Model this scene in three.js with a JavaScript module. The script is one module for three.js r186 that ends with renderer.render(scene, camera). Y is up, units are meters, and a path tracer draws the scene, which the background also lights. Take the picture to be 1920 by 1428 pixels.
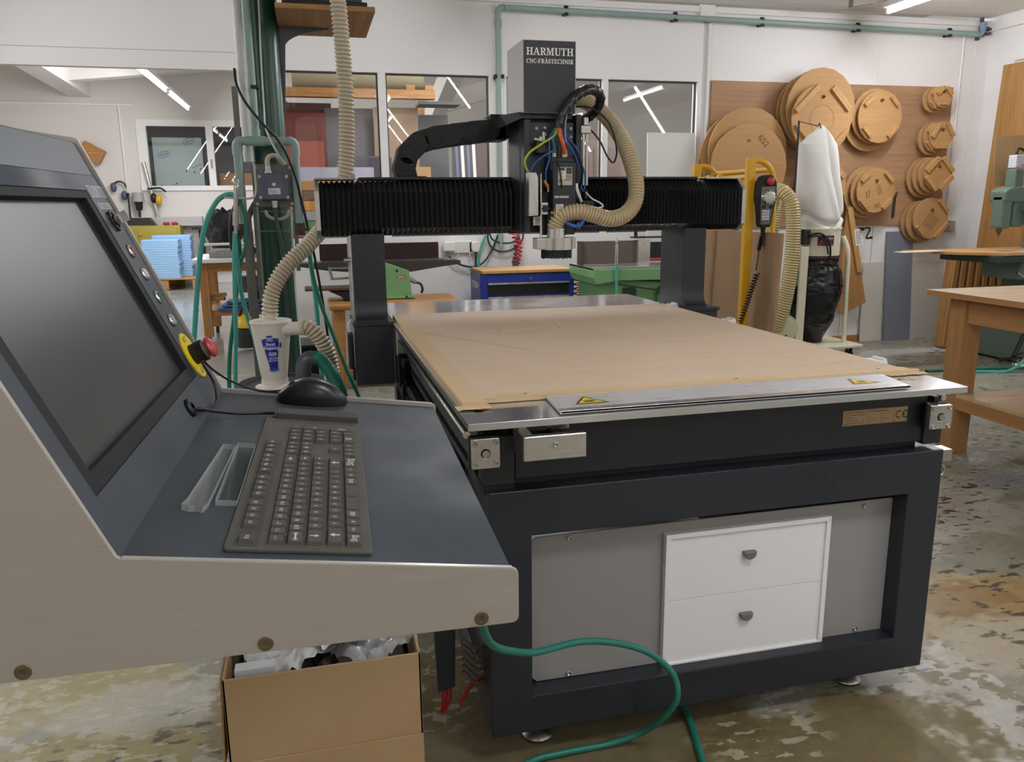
import * as THREE from 'three';
import { RoundedBoxGeometry } from 'three/addons/geometries/RoundedBoxGeometry.js';
import { mergeGeometries } from 'three/addons/utils/BufferGeometryUtils.js';
import { RectAreaLightUniformsLib } from 'three/addons/lights/RectAreaLightUniformsLib.js';
RectAreaLightUniformsLib.init();

// ---------- camera, lights, exposure ----------
const scene = new THREE.Scene();
scene.background = new THREE.Color(0x05060a);
const camera = new THREE.PerspectiveCamera(50.98, 1920 / 1428, 0.05, 60);
{
  const pitch = 0.217, roll = -0.0104, yaw = 0.2434;
  const right = new THREE.Vector3(Math.cos(yaw), 0, Math.sin(yaw));
  const fwd = new THREE.Vector3(Math.sin(yaw) * Math.cos(pitch), -Math.sin(pitch), -Math.cos(yaw) * Math.cos(pitch));
  const up = new THREE.Vector3().crossVectors(right, fwd);
  camera.position.set(0, 1.35, 0);
  camera.up.copy(up).multiplyScalar(Math.cos(roll)).addScaledVector(right, -Math.sin(roll));
  camera.lookAt(camera.position.clone().add(fwd));
  scene.add(camera);
}
const renderer = new THREE.WebGLRenderer({ antialias: true });
renderer.toneMapping = THREE.LinearToneMapping;
renderer.toneMappingExposure = 2.6;
renderer.shadowMap.enabled = true;
// fluorescent tubes of the main hall (x, z of the fitting's middle) and of the room beyond, all running along z; most are out of view, several added as fill
const TUBE_LIGHT = 34, TUBE_GLOW = 6, TUBE_COLOR = 0xf9faff;
const HALL_TUBES = [[-2.4, 2.0], [-2.4, -0.9], [-2.4, -5.3], [1.6, 2.4], [1.3, -0.4], [1.3, -5.1], [4.93, 1.4], [4.93, -2.0], [4.93, -5.62]];
const BACK_TUBES = [[-1.79, -11.4], [-1.79, -13.6], [2.0, -7.5], [4.4, -8.3], [-5.2, -9.0]];

// ---------- helpers ----------
let seed = 7;
const rnd = () => { seed = (seed * 1664525 + 1013904223) >>> 0; return seed / 4294967296; };
const rr = (a, b) => a + (b - a) * rnd();
const PI = Math.PI;
const V = (x, y, z) => new THREE.Vector3(x, y, z);
const used = {};
const numbered = (n) => { const k = used[n] = (used[n] ?? -1) + 1; return k ? `${n}_${String(k).padStart(3, '0')}` : n; };
const tf = (g, x = 0, y = 0, z = 0, rx = 0, ry = 0, rz = 0) => {
  if (rx || ry || rz) g.applyMatrix4(new THREE.Matrix4().makeRotationFromEuler(new THREE.Euler(rx, ry, rz)));
  return g.translate(x, y, z);
};
const box = (w, h, d, ...p) => tf(new THREE.BoxGeometry(w, h, d), ...p);
const rbox = (w, h, d, r, ...p) => tf(new RoundedBoxGeometry(w, h, d, 2, Math.min(r, w / 2.01, h / 2.01, d / 2.01)), ...p);
const bx = (x0, x1, y0, y1, z0, z1, r) => r ? rbox(x1 - x0, y1 - y0, Math.abs(z1 - z0), r, (x0 + x1) / 2, (y0 + y1) / 2, (z0 + z1) / 2) : box(x1 - x0, y1 - y0, Math.abs(z1 - z0), (x0 + x1) / 2, (y0 + y1) / 2, (z0 + z1) / 2);
const cyl = (r0, r1, h, n, ...p) => tf(new THREE.CylinderGeometry(r0, r1, h, n), ...p);
const tor = (R, r, n, ...p) => tf(new THREE.TorusGeometry(R, r, 8, n), ...p);
const sph = (r, ...p) => tf(new THREE.SphereGeometry(r, 18, 12), ...p);
const lathe = (pts, n, ...p) => tf(new THREE.LatheGeometry(pts.map(([a, b]) => new THREE.Vector2(a, b)), n), ...p);
const curve = (pts, closed) => new THREE.CatmullRomCurve3(pts.map((p) => V(...p)), !!closed, 'centripetal');
const tube = (pts, r, seg = 8 * pts.length, rad = 8) => new THREE.TubeGeometry(curve(pts), seg, r, rad, false);
const poly = (pts) => new THREE.Shape(pts.map(([a, b]) => new THREE.Vector2(a, b)));
function roundPoly(pts, rad) {                                  // polygon with rounded corners
  const out = [], n = pts.length;
  for (let i = 0; i < n; i++) {
    const p = new THREE.Vector2(...pts[i]), a = new THREE.Vector2(...pts[(i + n - 1) % n]), b = new THREE.Vector2(...pts[(i + 1) % n]);
    const r = Math.min(Array.isArray(rad) ? rad[i] : rad, a.distanceTo(p) * 0.49, b.distanceTo(p) * 0.49);
    const u = p.clone().add(a.sub(p).setLength(r)), v = p.clone().add(b.sub(p).setLength(r));
    if (r < 1e-5) out.push(p); else for (let k = 0; k <= 4; k++) { const t = k / 4, q = 1 - t; out.push(new THREE.Vector2(q * q * u.x + 2 * q * t * p.x + t * t * v.x, q * q * u.y + 2 * q * t * p.y + t * t * v.y)); }
  }
  return new THREE.Shape(out);
}
const ext = (shape, d, bev = 0, ...p) => tf(new THREE.ExtrudeGeometry(shape, { depth: d - 2 * bev, bevelEnabled: bev > 0, bevelThickness: bev, bevelSize: bev, bevelOffset: -bev, bevelSegments: 2, curveSegments: 10 }).translate(0, 0, bev), ...p);
const disc = (R, n = 40) => { const s = new THREE.Shape(); s.absarc(0, 0, R, 0, 2 * PI); return s; };
const holeC = (s, x, y, r) => { const h = new THREE.Path(); h.absarc(x, y, r, 0, 2 * PI, true); s.holes.push(h); return s; };
const holeR = (s, x0, x1, y0, y1) => { s.holes.push(new THREE.Path([[x0, y0], [x0, y1], [x1, y1], [x1, y0]].map(([a, b]) => new THREE.Vector2(a, b)))); return s; };
const bar = (a, b, w, h = w, r = 0) => {                       // a rod or bar from a to b
  const A = V(...a), B = V(...b), L = A.distanceTo(B);
  const g = r ? new RoundedBoxGeometry(w, h, L, 2, r) : new THREE.BoxGeometry(w, h, L);
  const m = new THREE.Matrix4().lookAt(B, A, Math.abs(B.y - A.y) > 0.98 * L ? V(0, 0, 1) : V(0, 1, 0));
  return g.applyMatrix4(m).translate((A.x + B.x) / 2, (A.y + B.y) / 2, (A.z + B.z) / 2);
};
const rod = (a, b, r, n = 12) => {
  const A = V(...a), B = V(...b), L = A.distanceTo(B), g = new THREE.CylinderGeometry(r, r, L, n);
  g.applyQuaternion(new THREE.Quaternion().setFromUnitVectors(V(0, 1, 0), B.clone().sub(A).normalize()));
  return g.translate((A.x + B.x) / 2, (A.y + B.y) / 2, (A.z + B.z) / 2);
};
function boxUV(g, along) {                                      // uv in metres, grain along the longest side
  g.computeBoundingBox();
  const s = g.boundingBox.getSize(V(0, 0, 0)).toArray(), L = along !== undefined ? 'xyz'.indexOf(along) : s.indexOf(Math.max(...s));
  const p = g.attributes.position, n = g.attributes.normal, uv = new Float32Array(p.count * 2), o1 = rnd() * 7, o2 = rnd() * 7;
  const fn = V(0, 0, 0), a = V(0, 0, 0), b = V(0, 0, 0), c = V(0, 0, 0);
  for (let t = 0; t < p.count; t += 3) {
    a.fromBufferAttribute(p, t); b.fromBufferAttribute(p, t + 1); c.fromBufferAttribute(p, t + 2);
    fn.crossVectors(b.clone().sub(a), c.clone().sub(a)); const q = [Math.abs(fn.x), Math.abs(fn.y), Math.abs(fn.z)];
    const N = q.indexOf(Math.max(...q)), r = [0, 1, 2].filter((k) => k !== N), U = r.includes(L) ? L : r[0], W = r.find((k) => k !== U);
    [a, b, c].forEach((v, k) => { const w = v.toArray(); uv[(t + k) * 2] = w[U] + o1; uv[(t + k) * 2 + 1] = w[W] + o2; });
  }
  g.setAttribute('uv', new THREE.BufferAttribute(uv, 2));
  return g;
}
function prep(g, o) {
  if (g.index) g = g.toNonIndexed();
  for (const k of Object.keys(g.attributes)) if (!['position', 'normal', 'uv'].includes(k) && !(o.color && k === 'color')) g.deleteAttribute(k);
  if (!g.attributes.normal) g.computeVertexNormals();
  return o.keep ? g : boxUV(g, o.along);
}
// geometries -> ONE named mesh under parent (or in the scene)
function mk(name, geoms, material, parent = scene, o = {}) {
  const list = (Array.isArray(geoms) ? geoms : [geoms]).map((g) => prep(g, o));
  if (list.length > 1 && !o.keep) list.forEach((g, i) => {        // hair's-breadth steps between joined pieces: no two faces coincide
    const d = 0.00007 * (i % 9); g.computeBoundingBox(); const c = g.boundingBox.getCenter(V(0, 0, 0)), s = g.boundingBox.getSize(V(0, 0, 0));
    g.translate(-c.x, -c.y, -c.z); g.scale(...s.toArray().map((k) => (k > 6 * d ? 1 - 2 * d / k : 1))); g.translate(c.x, c.y, c.z);
  });
  const m = new THREE.Mesh(list.length > 1 ? mergeGeometries(list) : list[0], material);
  m.name = parent === scene ? numbered(name) : name;
  m.castShadow = m.receiveShadow = true;
  if (o.label) m.userData.label = o.label;
  parent.add(m);
  return m;
}
const tag = (o, label, category, group, kind) => { Object.assign(o.userData, { label, category }, group && { group }, kind && { kind }); return o; };
function thing(name, label, category, [x, y, z] = [0, 0, 0], turn = 0, group) {
  const o = new THREE.Group(); o.name = numbered(name); scene.add(o);
  o.position.set(x, y, z); o.rotation.y = turn;
  return tag(o, label, category, group);
}
const struct = (name, geoms, m, parent, o) => { const r = mk(name, geoms, m, parent, o); r.userData.kind = 'structure'; return r; };
const sgroup = (name) => { const o = new THREE.Group(); o.name = name; o.userData.kind = 'structure'; scene.add(o); return o; };
function dup(root, pos, turn, label) {
  const r = root.clone(); r.name = numbered(root.name.replace(/_\d+$/, '')); scene.add(r);
  r.userData = { ...root.userData }; if (pos) r.position.set(...pos); if (turn !== undefined) r.rotation.y = turn; if (label) r.userData.label = label;
  return r;
}
// ribbed hose swept along points: rings or a helix of wire
function hose(pts, R, pitch, amp, { rad = 18, per = 6, colA = [1, 1, 1], colB = [0.5, 0.4, 0.3], helix = true, w = 2 } = {}) {
  const c = curve(pts), len = c.getLength(), N = Math.max(20, Math.round(len / pitch * per));
  const fr = c.computeFrenetFrames(N, false), pos = [], col = [], idx = [];
  for (let i = 0; i <= N; i++) {
    const P = c.getPointAt(i / N), s = len * i / N;
    for (let k = 0; k <= rad; k++) {
      const th = 2 * PI * k / rad, ph = s / pitch + (helix ? th / (2 * PI) : 0), f = Math.pow(0.5 + 0.5 * Math.cos(2 * PI * ph), w);
      const r = R + amp * (f - 0.5);
      pos.push(...P.clone().addScaledVector(fr.normals[i], r * Math.cos(th)).addScaledVector(fr.binormals[i], r * Math.sin(th)).toArray());
      const g = Math.pow(0.5 + 0.5 * Math.cos(2 * PI * (ph + 0.5)), 3);
      col.push(...colA.map((a, j) => a + (colB[j] - a) * g));
      if (i < N && k < rad) { const a = i * (rad + 1) + k, b = a + rad + 1; idx.push(a, a + 1, b, b, a + 1, b + 1); }
    }
  }
  const g = new THREE.BufferGeometry();
  g.setAttribute('position', new THREE.Float32BufferAttribute(pos, 3));
  g.setAttribute('color', new THREE.Float32BufferAttribute(col, 3));
  g.setAttribute('uv', new THREE.Float32BufferAttribute(new Float32Array(pos.length / 3 * 2), 2));
  g.setIndex(idx); g.computeVertexNormals();
  return g;
}
const coil = (fn, turns, r, R, seg = 14) => {                  // a helical cord: fn(t) -> centre of the helix
  const p = [];
  for (let i = 0; i <= turns * seg; i++) { const t = i / (turns * seg), a = 2 * PI * t * turns, c = fn(t); p.push([c[0] + R * Math.cos(a), c[1], c[2] + R * Math.sin(a)]); }
  return new THREE.TubeGeometry(curve(p), turns * seg * 2, r, 6, false);
};

// ---------- textures ----------
const hash = (x, y, s) => { let h = (x * 374761393 + y * 668265263 + s * 982451653) | 0; h = Math.imul(h ^ (h >>> 13), 1274126177); return ((h ^ (h >>> 16)) >>> 0) / 4294967296; };
function vn(x, y, px, py, s) {                                  // periodic value noise
  const xi = Math.floor(x), yi = Math.floor(y), fx = x - xi, fy = y - yi, u = fx * fx * (3 - 2 * fx), v = fy * fy * (3 - 2 * fy);
  const m = (a, n) => ((a % n) + n) % n, x0 = m(xi, px), x1 = m(xi + 1, px), y0 = m(yi, py), y1 = m(yi + 1, py);
  const a = hash(x0, y0, s), b = hash(x1, y0, s), c = hash(x0, y1, s), d = hash(x1, y1, s);
  return a + (b - a) * u + (c - a) * v + (a - b - c + d) * u * v;
}
const fbm = (u, v, fx, fy, o, s) => { let r = 0, a = 0.5, t = 0; for (let i = 0; i < o; i++) { r += a * vn(u * fx, v * fy, fx, fy, s + i); t += a; a *= 0.5; fx *= 2; fy *= 2; } return r / t; };
const clamp = (x, a = 0, b = 1) => Math.min(b, Math.max(a, x));
const sst = (a, b, x) => { const t = clamp((x - a) / (b - a)); return t * t * (3 - 2 * t); };
const mix3 = (a, b, t) => [a[0] + (b[0] - a[0]) * t, a[1] + (b[1] - a[1]) * t, a[2] + (b[2] - a[2]) * t];
const rgb = (h) => [(h >> 16 & 255) / 255, (h >> 8 & 255) / 255, (h & 255) / 255];
function tex(w, h, fn, size = 1, srgb = true, sizeY = size) {
  const d = new Uint8Array(w * h * 4);
  for (let y = 0; y < h; y++) for (let x = 0; x < w; x++) {
    let c = fn((x + 0.5) / w, (y + 0.5) / h); if (typeof c === 'number') c = [c, c, c];
    const i = (y * w + x) * 4; for (let k = 0; k < 3; k++) d[i + k] = clamp(c[k]) * 255; d[i + 3] = 255;
  }
  const t = new THREE.DataTexture(d, w, h, THREE.RGBAFormat);
  t.wrapS = t.wrapT = THREE.RepeatWrapping; t.magFilter = THREE.LinearFilter; t.minFilter = THREE.LinearMipmapLinearFilter; t.generateMipmaps = true;
  if (srgb) t.colorSpace = THREE.SRGBColorSpace;
  t.repeat.set(1 / size, 1 / sizeY); t.needsUpdate = true;
  return t;
}
function canvasTex(w, h, draw) {
  const c = document.createElement('canvas'); c.width = w; c.height = h;
  draw(c.getContext('2d'), w, h);
  const t = new THREE.CanvasTexture(c); t.colorSpace = THREE.SRGBColorSpace; t.anisotropy = 8;
  return t;
}
const std = (hex, roughness = 0.6, metalness = 0, o = {}) => new THREE.MeshStandardMaterial({ color: hex, roughness, metalness, ...o });
const phys = (hex, roughness = 0.5, metalness = 0, o = {}) => new THREE.MeshPhysicalMaterial({ color: hex, roughness, metalness, ...o });
const decalMat = (t, rough = 0.6, o = {}) => std(0xffffff, rough, 0, { map: t, ...o });
const decal = (w, h, ...p) => tf(new THREE.PlaneGeometry(w, h), ...p);

const grain = (A, B, s, k = 1) => tex(512, 512, (u, v) => {
  const w = fbm(u, v, 2, 6, 3, s), st = fbm(u, (v + 0.05 * w) % 1, 2, 40, 3, s + 9), f = fbm(u, v, 12, 256, 2, s + 20);
  return mix3(rgb(A), rgb(B), clamp(0.5 + k * ((st - 0.5) * 1.3 + (f - 0.5) * 0.7 + (w - 0.5) * 0.5)));
}, 0.8);
const speck = (A, B, s, size = 0.5, k = 1) => tex(512, 512, (u, v) => mix3(rgb(A), rgb(B), clamp(0.5 + k * ((fbm(u, v, 5, 5, 4, s) - 0.5) * 0.9 + (hash(u * 512 | 0, v * 512 | 0, s) - 0.5) * 0.5))), size);
const scratchR = tex(512, 512, (u, v) => 0.55 + 0.5 * (fbm(u, v, 4, 180, 3, 71) - 0.5) + 0.3 * (fbm(u, v, 6, 6, 4, 72) - 0.5), 0.4, false);
const patchR = tex(512, 512, (u, v) => 0.5 + 0.55 * (fbm(u, v, 5, 5, 5, 81) - 0.5), 0.9, false);
const fineB = tex(256, 256, (u, v) => fbm(u, v, 64, 64, 2, 91), 0.12, false);
const W = {                                                     // woods
  oak: std(0xffffff, 0.55, 0, { map: grain(0xb98a55, 0x94683a, 11) }),
  orange: std(0xffffff, 0.5, 0, { map: grain(0xc08a4e, 0x9c6c38, 21) }),
  bench: std(0xffffff, 0.5, 0, { map: grain(0xb98b58, 0x9c7044, 31, 0.6) }),
  top: std(0xffffff, 0.5, 0, { map: grain(0xd9c09a, 0xc0a278, 41, 0.8) }),
  ply: std(0xffffff, 0.6, 0, { map: grain(0xbd9058, 0x9f713e, 51, 0.7) }),
  birch: std(0xffffff, 0.6, 0, { map: grain(0xc99f66, 0xb08450, 61, 0.7) }),
  board: std(0xffffff, 0.65, 0, { map: grain(0xb8926c, 0x9c7556, 71, 0.55) }),
  form: std(0xffffff, 0.7, 0, { map: grain(0xc29a68, 0xab8050, 81, 0.5) }),
  mdf: std(0xffffff, 0.8, 0, { map: speck(0xa98a6a, 0x957656, 91, 0.5, 0.7) }),
  card: std(0xffffff, 0.85, 0, { map: speck(0xb89a72, 0xa98a62, 101, 0.6, 0.6) }),
};
const M = {
  wall: std(0xeae8e6, 0.55, 0, { map: null, bumpMap: fineB, bumpScale: 0.0004 }),
  wallB: std(0xdcd6cf, 0.7), trim: std(0xe9e6e2, 0.5), ceil: std(0xe6e3de, 0.7), grey: std(0x8d8f93, 0.5),
  anth: std(0x23272d, 0.8, 0, { roughnessMap: patchR }), anth2: std(0x1f2226, 0.45), black: std(0x0e0f11, 0.45), rubber: std(0x161718, 0.65), blackGloss: std(0x0c0c0e, 0.22),
  alu: std(0xc9c5bf, 0.42, 0.85, { roughnessMap: scratchR }), aluPlate: std(0xcfcfcf, 0.32, 0.8, { roughnessMap: patchR }), steel: std(0xb4b0aa, 0.3, 0.95), chrome: std(0xd8d8d8, 0.12, 1), brushed: std(0xb3aaa0, 0.9, 0.35, { roughnessMap: scratchR }), iron: std(0x57504c, 0.45, 0.7), brass: std(0xa98a4e, 0.35, 0.9),
  white: std(0xe8e6e4, 0.4), cream: std(0xd9d6bd, 0.45), panelGrey: std(0x95928f, 0.5, 0.1), panelBlue: std(0x80848f, 0.6),
  yellow: std(0xe3ab1c, 0.4), red: std(0xa81c1e, 0.35), redGlow: std(0xc02a2c, 0.3), blue: std(0x1c2f86, 0.4), teal: std(0x4aa598, 0.42), tealDark: std(0x1f7463, 0.42), green: std(0x78a772, 0.45), greenD: std(0x5f7166, 0.5), greenDark: std(0x1d4636, 0.3), pipeG: std(0x8fa59f, 0.45), pipeW: std(0xd9d8d6, 0.45),
  hose: phys(0xffffff, 0.28, 0, { vertexColors: true, sheen: 0 }), glass: phys(0xffffff, 0.015, 0, { transmission: 1, thickness: 0, ior: 1.5 }),
  grey2: std(0x6f6f6d, 0.5), box: std(0x59606e, 0.45), orange: std(0xd4602a, 0.4), cableBlue: std(0x2a5aa8, 0.4), yg: std(0x9fae2c, 0.4), cgreen: std(0x2b7a3a, 0.45), olive: std(0xb59a3c, 0.5), foam: std(0x98bfe2, 0.8),
  tubeGlow: new THREE.MeshStandardMaterial({ color: 0xffffff, emissive: TUBE_COLOR, emissiveIntensity: TUBE_GLOW }),
};
// ---------- the setting ----------
const ZW = -6.767;                                              // front face of the partition
// painted concrete of the hall: worn strips of light paint, rust and oil stains, scratches
const wn = (x, z, f, o, s, ax = 1, az = 1) => { let r = 0, a = 0.5, t = 0, fx = f * ax, fz = f * az; for (let i = 0; i < o; i++) { r += a * vn((x + 20) * fx, (z + 20) * fz, 65536, 65536, s + i); t += a; a *= 0.5; fx *= 2.03; fz *= 2.03; } return r / t; };
const floorCol = (x, z) => {
  const n = wn(x, z, 1.2, 4, 301) - 0.5, n2 = wn(x, z, 6, 4, 311) - 0.5, f = wn(x, z, 60, 2, 321) - 0.5, f2 = wn(x, z, 22, 3, 326, 1, 1.6) - 0.5;
  let c = mix3([0.63, 0.62, 0.57], [0.52, 0.51, 0.44], clamp(0.5 + n * 1.6 + n2 * 0.7));
  const ell = (cx, cz, rx, rz, k) => 1 - sst(0.75, 1.05, Math.hypot((x - cx) / rx, (z - cz) / rz) + k * (n * 1.2 + n2 * 1.1 + f2 * 0.5));
  const blot = (col, k, cx, cz, rx, rz, w) => { c = mix3(c, col, k * ell(cx, cz, rx, rz, w)); };
  // worn light strip running away beside the machine, with straight edges
  const inStrip = sst(1.452, 1.458, x + f2 * 0.012) * (1 - sst(1.845, 1.855, x + f2 * 0.02)) * (z > -2.75 ? 1 : 0);
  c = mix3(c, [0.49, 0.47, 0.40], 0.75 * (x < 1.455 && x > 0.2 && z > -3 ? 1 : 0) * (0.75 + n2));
  c = mix3(c, [0.76, 0.745, 0.72], inStrip * clamp(0.78 + 1.6 * n2));
  blot([0.70, 0.685, 0.65], 0.8, 2.75, -2.82, 0.6, 0.42, 0.8); blot([0.55, 0.56, 0.60], 0.6, 3.35, -2.98, 0.28, 0.2, 0.8);
  blot([0.70, 0.62, 0.47], 0.85, 2.15, -2.02, 0.42, 0.3, 0.8); blot([0.62, 0.51, 0.31], 0.85, 2.45, -2.1, 0.42, 0.14, 1.1); blot([0.56, 0.43, 0.24], 0.7, 2.1, -2.12, 0.22, 0.1, 1.2);
  blot([0.72, 0.68, 0.60], 0.7, 2.02, -1.78, 0.3, 0.14, 0.9);
  blot([0.42, 0.36, 0.22], 0.8, 1.18, -1.52, 0.4, 0.17, 1.2); blot([0.40, 0.35, 0.23], 0.7, 0.5, -1.9, 0.55, 0.6, 0.9);
  blot([0.68, 0.62, 0.42], 0.8, -0.7, -2.3, 0.34, 0.16, 1.0); blot([0.62, 0.56, 0.33], 0.75, -0.62, -1.98, 0.34, 0.12, 1.0); blot([0.75, 0.73, 0.67], 0.75, -0.42, -2.16, 0.34, 0.13, 0.9);
  blot([0.50, 0.44, 0.27], 0.7, -0.26, -2.1, 0.1, 0.3, 1.0);
  blot([0.75, 0.745, 0.73], 0.75, 5.2, -6.1, 0.8, 0.2, 0.9); blot([0.46, 0.44, 0.38], 0.6, 4.6, -5.5, 0.9, 0.28, 1.0); blot([0.62, 0.60, 0.55], 0.6, 4.9, -5.0, 0.9, 0.2, 1.0);
  // crisp flakes of paint and dark chips, drawn out along x
  const zone = sst(0.48, 0.66, wn(x, z, 1.6, 3, 351)), zone2 = sst(0.50, 0.64, wn(x, z, 1.9, 3, 371)), ch = wn(x, z, 20, 4, 341, 1, 2.3), lt = wn(x, z, 26, 4, 361, 1, 1.9);
  c = mix3(c, [0.36, 0.32, 0.23], 0.55 * sst(0.635, 0.65, ch) * zone); c = mix3(c, [0.22, 0.19, 0.15], 0.75 * sst(0.685, 0.695, ch) * zone);
  c = mix3(c, [0.78, 0.765, 0.73], 0.55 * sst(0.585, 0.605, lt) * zone2); c = mix3(c, [0.50, 0.46, 0.35], inStrip * 0.75 * sst(0.56, 0.575, wn(x, z, 20, 4, 391, 1, 1.7)) * sst(0.42, 0.55, wn(x, z, 4, 2, 395)));
  const crack = Math.abs(wn(x, z, 0.9, 4, 381) - 0.5); c = mix3(c, [0.34, 0.30, 0.23], 0.3 * (1 - sst(0.0006, 0.0022, crack)) * zone);
  return c.map((k) => k + n2 * 0.05 + f2 * 0.05 + f * 0.05);
};
const floorRough = tex(512, 512, (u, v) => 0.42 + 0.5 * (fbm(u, v, 6, 6, 5, 401) - 0.5), 1, false);
{
  const FL = [[[-0.9, 3.7, -0.75, -3.35], 2048, 1158], [[-0.7, 6.4, -0.3, -6.8], 1400, 1280]];
  FL.forEach(([[x0, x1, z0, z1], w, h], i) => {
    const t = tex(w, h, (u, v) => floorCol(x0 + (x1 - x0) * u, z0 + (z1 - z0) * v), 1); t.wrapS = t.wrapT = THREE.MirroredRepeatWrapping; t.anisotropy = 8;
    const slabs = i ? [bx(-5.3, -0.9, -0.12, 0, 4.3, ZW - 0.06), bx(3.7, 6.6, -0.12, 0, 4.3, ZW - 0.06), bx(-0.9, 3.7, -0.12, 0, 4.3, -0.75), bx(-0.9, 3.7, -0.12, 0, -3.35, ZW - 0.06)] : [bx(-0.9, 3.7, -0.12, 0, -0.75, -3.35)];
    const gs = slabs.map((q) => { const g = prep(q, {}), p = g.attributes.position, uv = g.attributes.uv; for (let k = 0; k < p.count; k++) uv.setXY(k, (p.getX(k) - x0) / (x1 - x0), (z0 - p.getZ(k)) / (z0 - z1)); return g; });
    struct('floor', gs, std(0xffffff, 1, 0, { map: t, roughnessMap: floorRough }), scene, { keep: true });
  });
}
struct('floor_back_room', bx(-6.3, 8.3, -0.12, 0, ZW - 0.06, -16.2), std(0xffffff, 0.35, 0, { map: speck(0xa9aaa6, 0x8f9089, 411, 3, 1.3), roughnessMap: patchR }));
// partition with four panes above a sill at 1.10 m, its left end behind the green column
{
  const y0 = 1.10, y1 = 2.385, z0 = ZW, z1 = ZW - 0.1, xs = [[-0.28, 0.607], [0.668, 1.511], [1.66, 2.502], [2.554, 3.385]];
  const g = [bx(-0.34, 6.42, -0.1, y0, z0, z1), bx(-0.34, 6.42, y1, 3.0, z0, z1), bx(3.385, 6.42, y0, y1, z0, z1)];
  let last = -0.34; for (const [a, b] of xs) { g.push(bx(last, a, y0, y1, z0, z1)); last = b; }
  struct('wall_back', g, M.wall);
  xs.forEach(([a, b], i) => {
    const w = sgroup(`window_${i + 1}`), e = 0.012;
    mk('pane', bx(a + 0.002, b - 0.002, y0 + 0.002, y1 - 0.002, z0 - 0.046, z0 - 0.052), M.glass, w);
    mk('frame', [bx(a, a + e, y0, y1, z0 - 0.035, z0 - 0.06), bx(b - e, b, y0, y1, z0 - 0.035, z0 - 0.06), bx(a, b, y0, y0 + e, z0 - 0.035, z0 - 0.06), bx(a, b, y1 - e, y1, z0 - 0.035, z0 - 0.06)], std(0x4c4a49, 0.6), w);
  });
  // panel joints, cover strips, skirting
  struct('trim_1', [bx(1.523, 1.545, 1.0, 2.93, z0, z0 + 0.012), bx(-0.34, 6.4, 2.945, 2.985, z0, z0 + 0.025), bx(5.19, 5.2, 2.42, 2.86, z0, z0 + 0.005), bx(6.25, 6.256, 0, 2.9, z0, z0 + 0.004)], M.trim);
  struct('trim_2', [bx(4.3, 5.3, 0.0, 0.06, z0, z0 + 0.018)], W.orange);
  struct('trim_3', [bx(5.285, 5.291, 0.06, 1.13, z0, z0 + 0.002), bx(4.99, 4.996, 0.06, 1.13, z0, z0 + 0.002)], std(0xa9a5a0, 0.6));
  // header over the wide opening at the left
  struct('wall_header', [bx(-5.3, -0.34, 2.375, 3.12, z0, z1)], M.wall);
  struct('trim_4', [bx(-5.3, -0.34, 2.368, 2.492, z0 - 0.01, z0 + 0.022)], M.trim); struct('trim_7', [bx(-5.3, -0.34, 2.4925, 2.498, z0, z0 + 0.012)], std(0xa7a29b, 0.7));  // thin grey strip above the band: a shadow gap put in as colour
}
struct('wall_right', [bx(6.4, 6.55, -0.1, 3.12, 4.3, -4.75), bx(6.4, 6.55, -0.1, 1.2, -4.75, -6.45), bx(6.4, 6.55, 2.6, 3.12, -4.75, -6.45), bx(6.4, 6.55, -0.1, 3.12, -6.45, ZW - 0.1)], M.wall);
struct('trim_5', [bx(6.36, 6.4, 2.9, 3.06, 4.2, ZW + 0.02)], M.trim);
{
  const w = sgroup('window_5');
  mk('frame', [bx(6.43, 6.5, 1.2, 2.6, -6.33, -6.45), bx(6.43, 6.5, 2.47, 2.6, -4.75, -6.33), bx(6.43, 6.5, 1.2, 1.32, -4.75, -6.33), bx(6.43, 6.5, 1.2, 2.6, -4.75, -4.85)], M.white, w);
  mk('gasket', [bx(6.438, 6.448, 1.32, 2.47, -6.31, -6.33)], M.black, w);
  mk('pane', bx(6.46, 6.466, 1.32, 2.47, -4.85, -6.33), M.glass, w);
}
struct('wall_left', bx(-5.45, -5.3, -0.1, 3.12, 4.3, ZW - 0.1), M.wall);
struct('wall_front', bx(-5.45, 6.55, -0.1, 3.12, 4.3, 4.45), M.wall);
{ // planked ceiling: each plank over the visible corner is a piece of its own
  const c = sgroup('ceiling');
  mk('deck', bx(-5.4, 6.5, 3.03, 3.15, 4.4, -5.4), M.ceil, c);
  for (let i = 0; i < 8; i++) mk('plank', bx(-5.3, 6.4, 3.02, 3.05, -5.4 - i * 0.17, -5.4 - (i + 1) * 0.17 + 0.008), M.ceil, c);
  mk('backing', bx(-5.4, 6.5, 3.055, 3.15, -5.4, ZW - 0.1), M.ceil, c);
}
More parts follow.
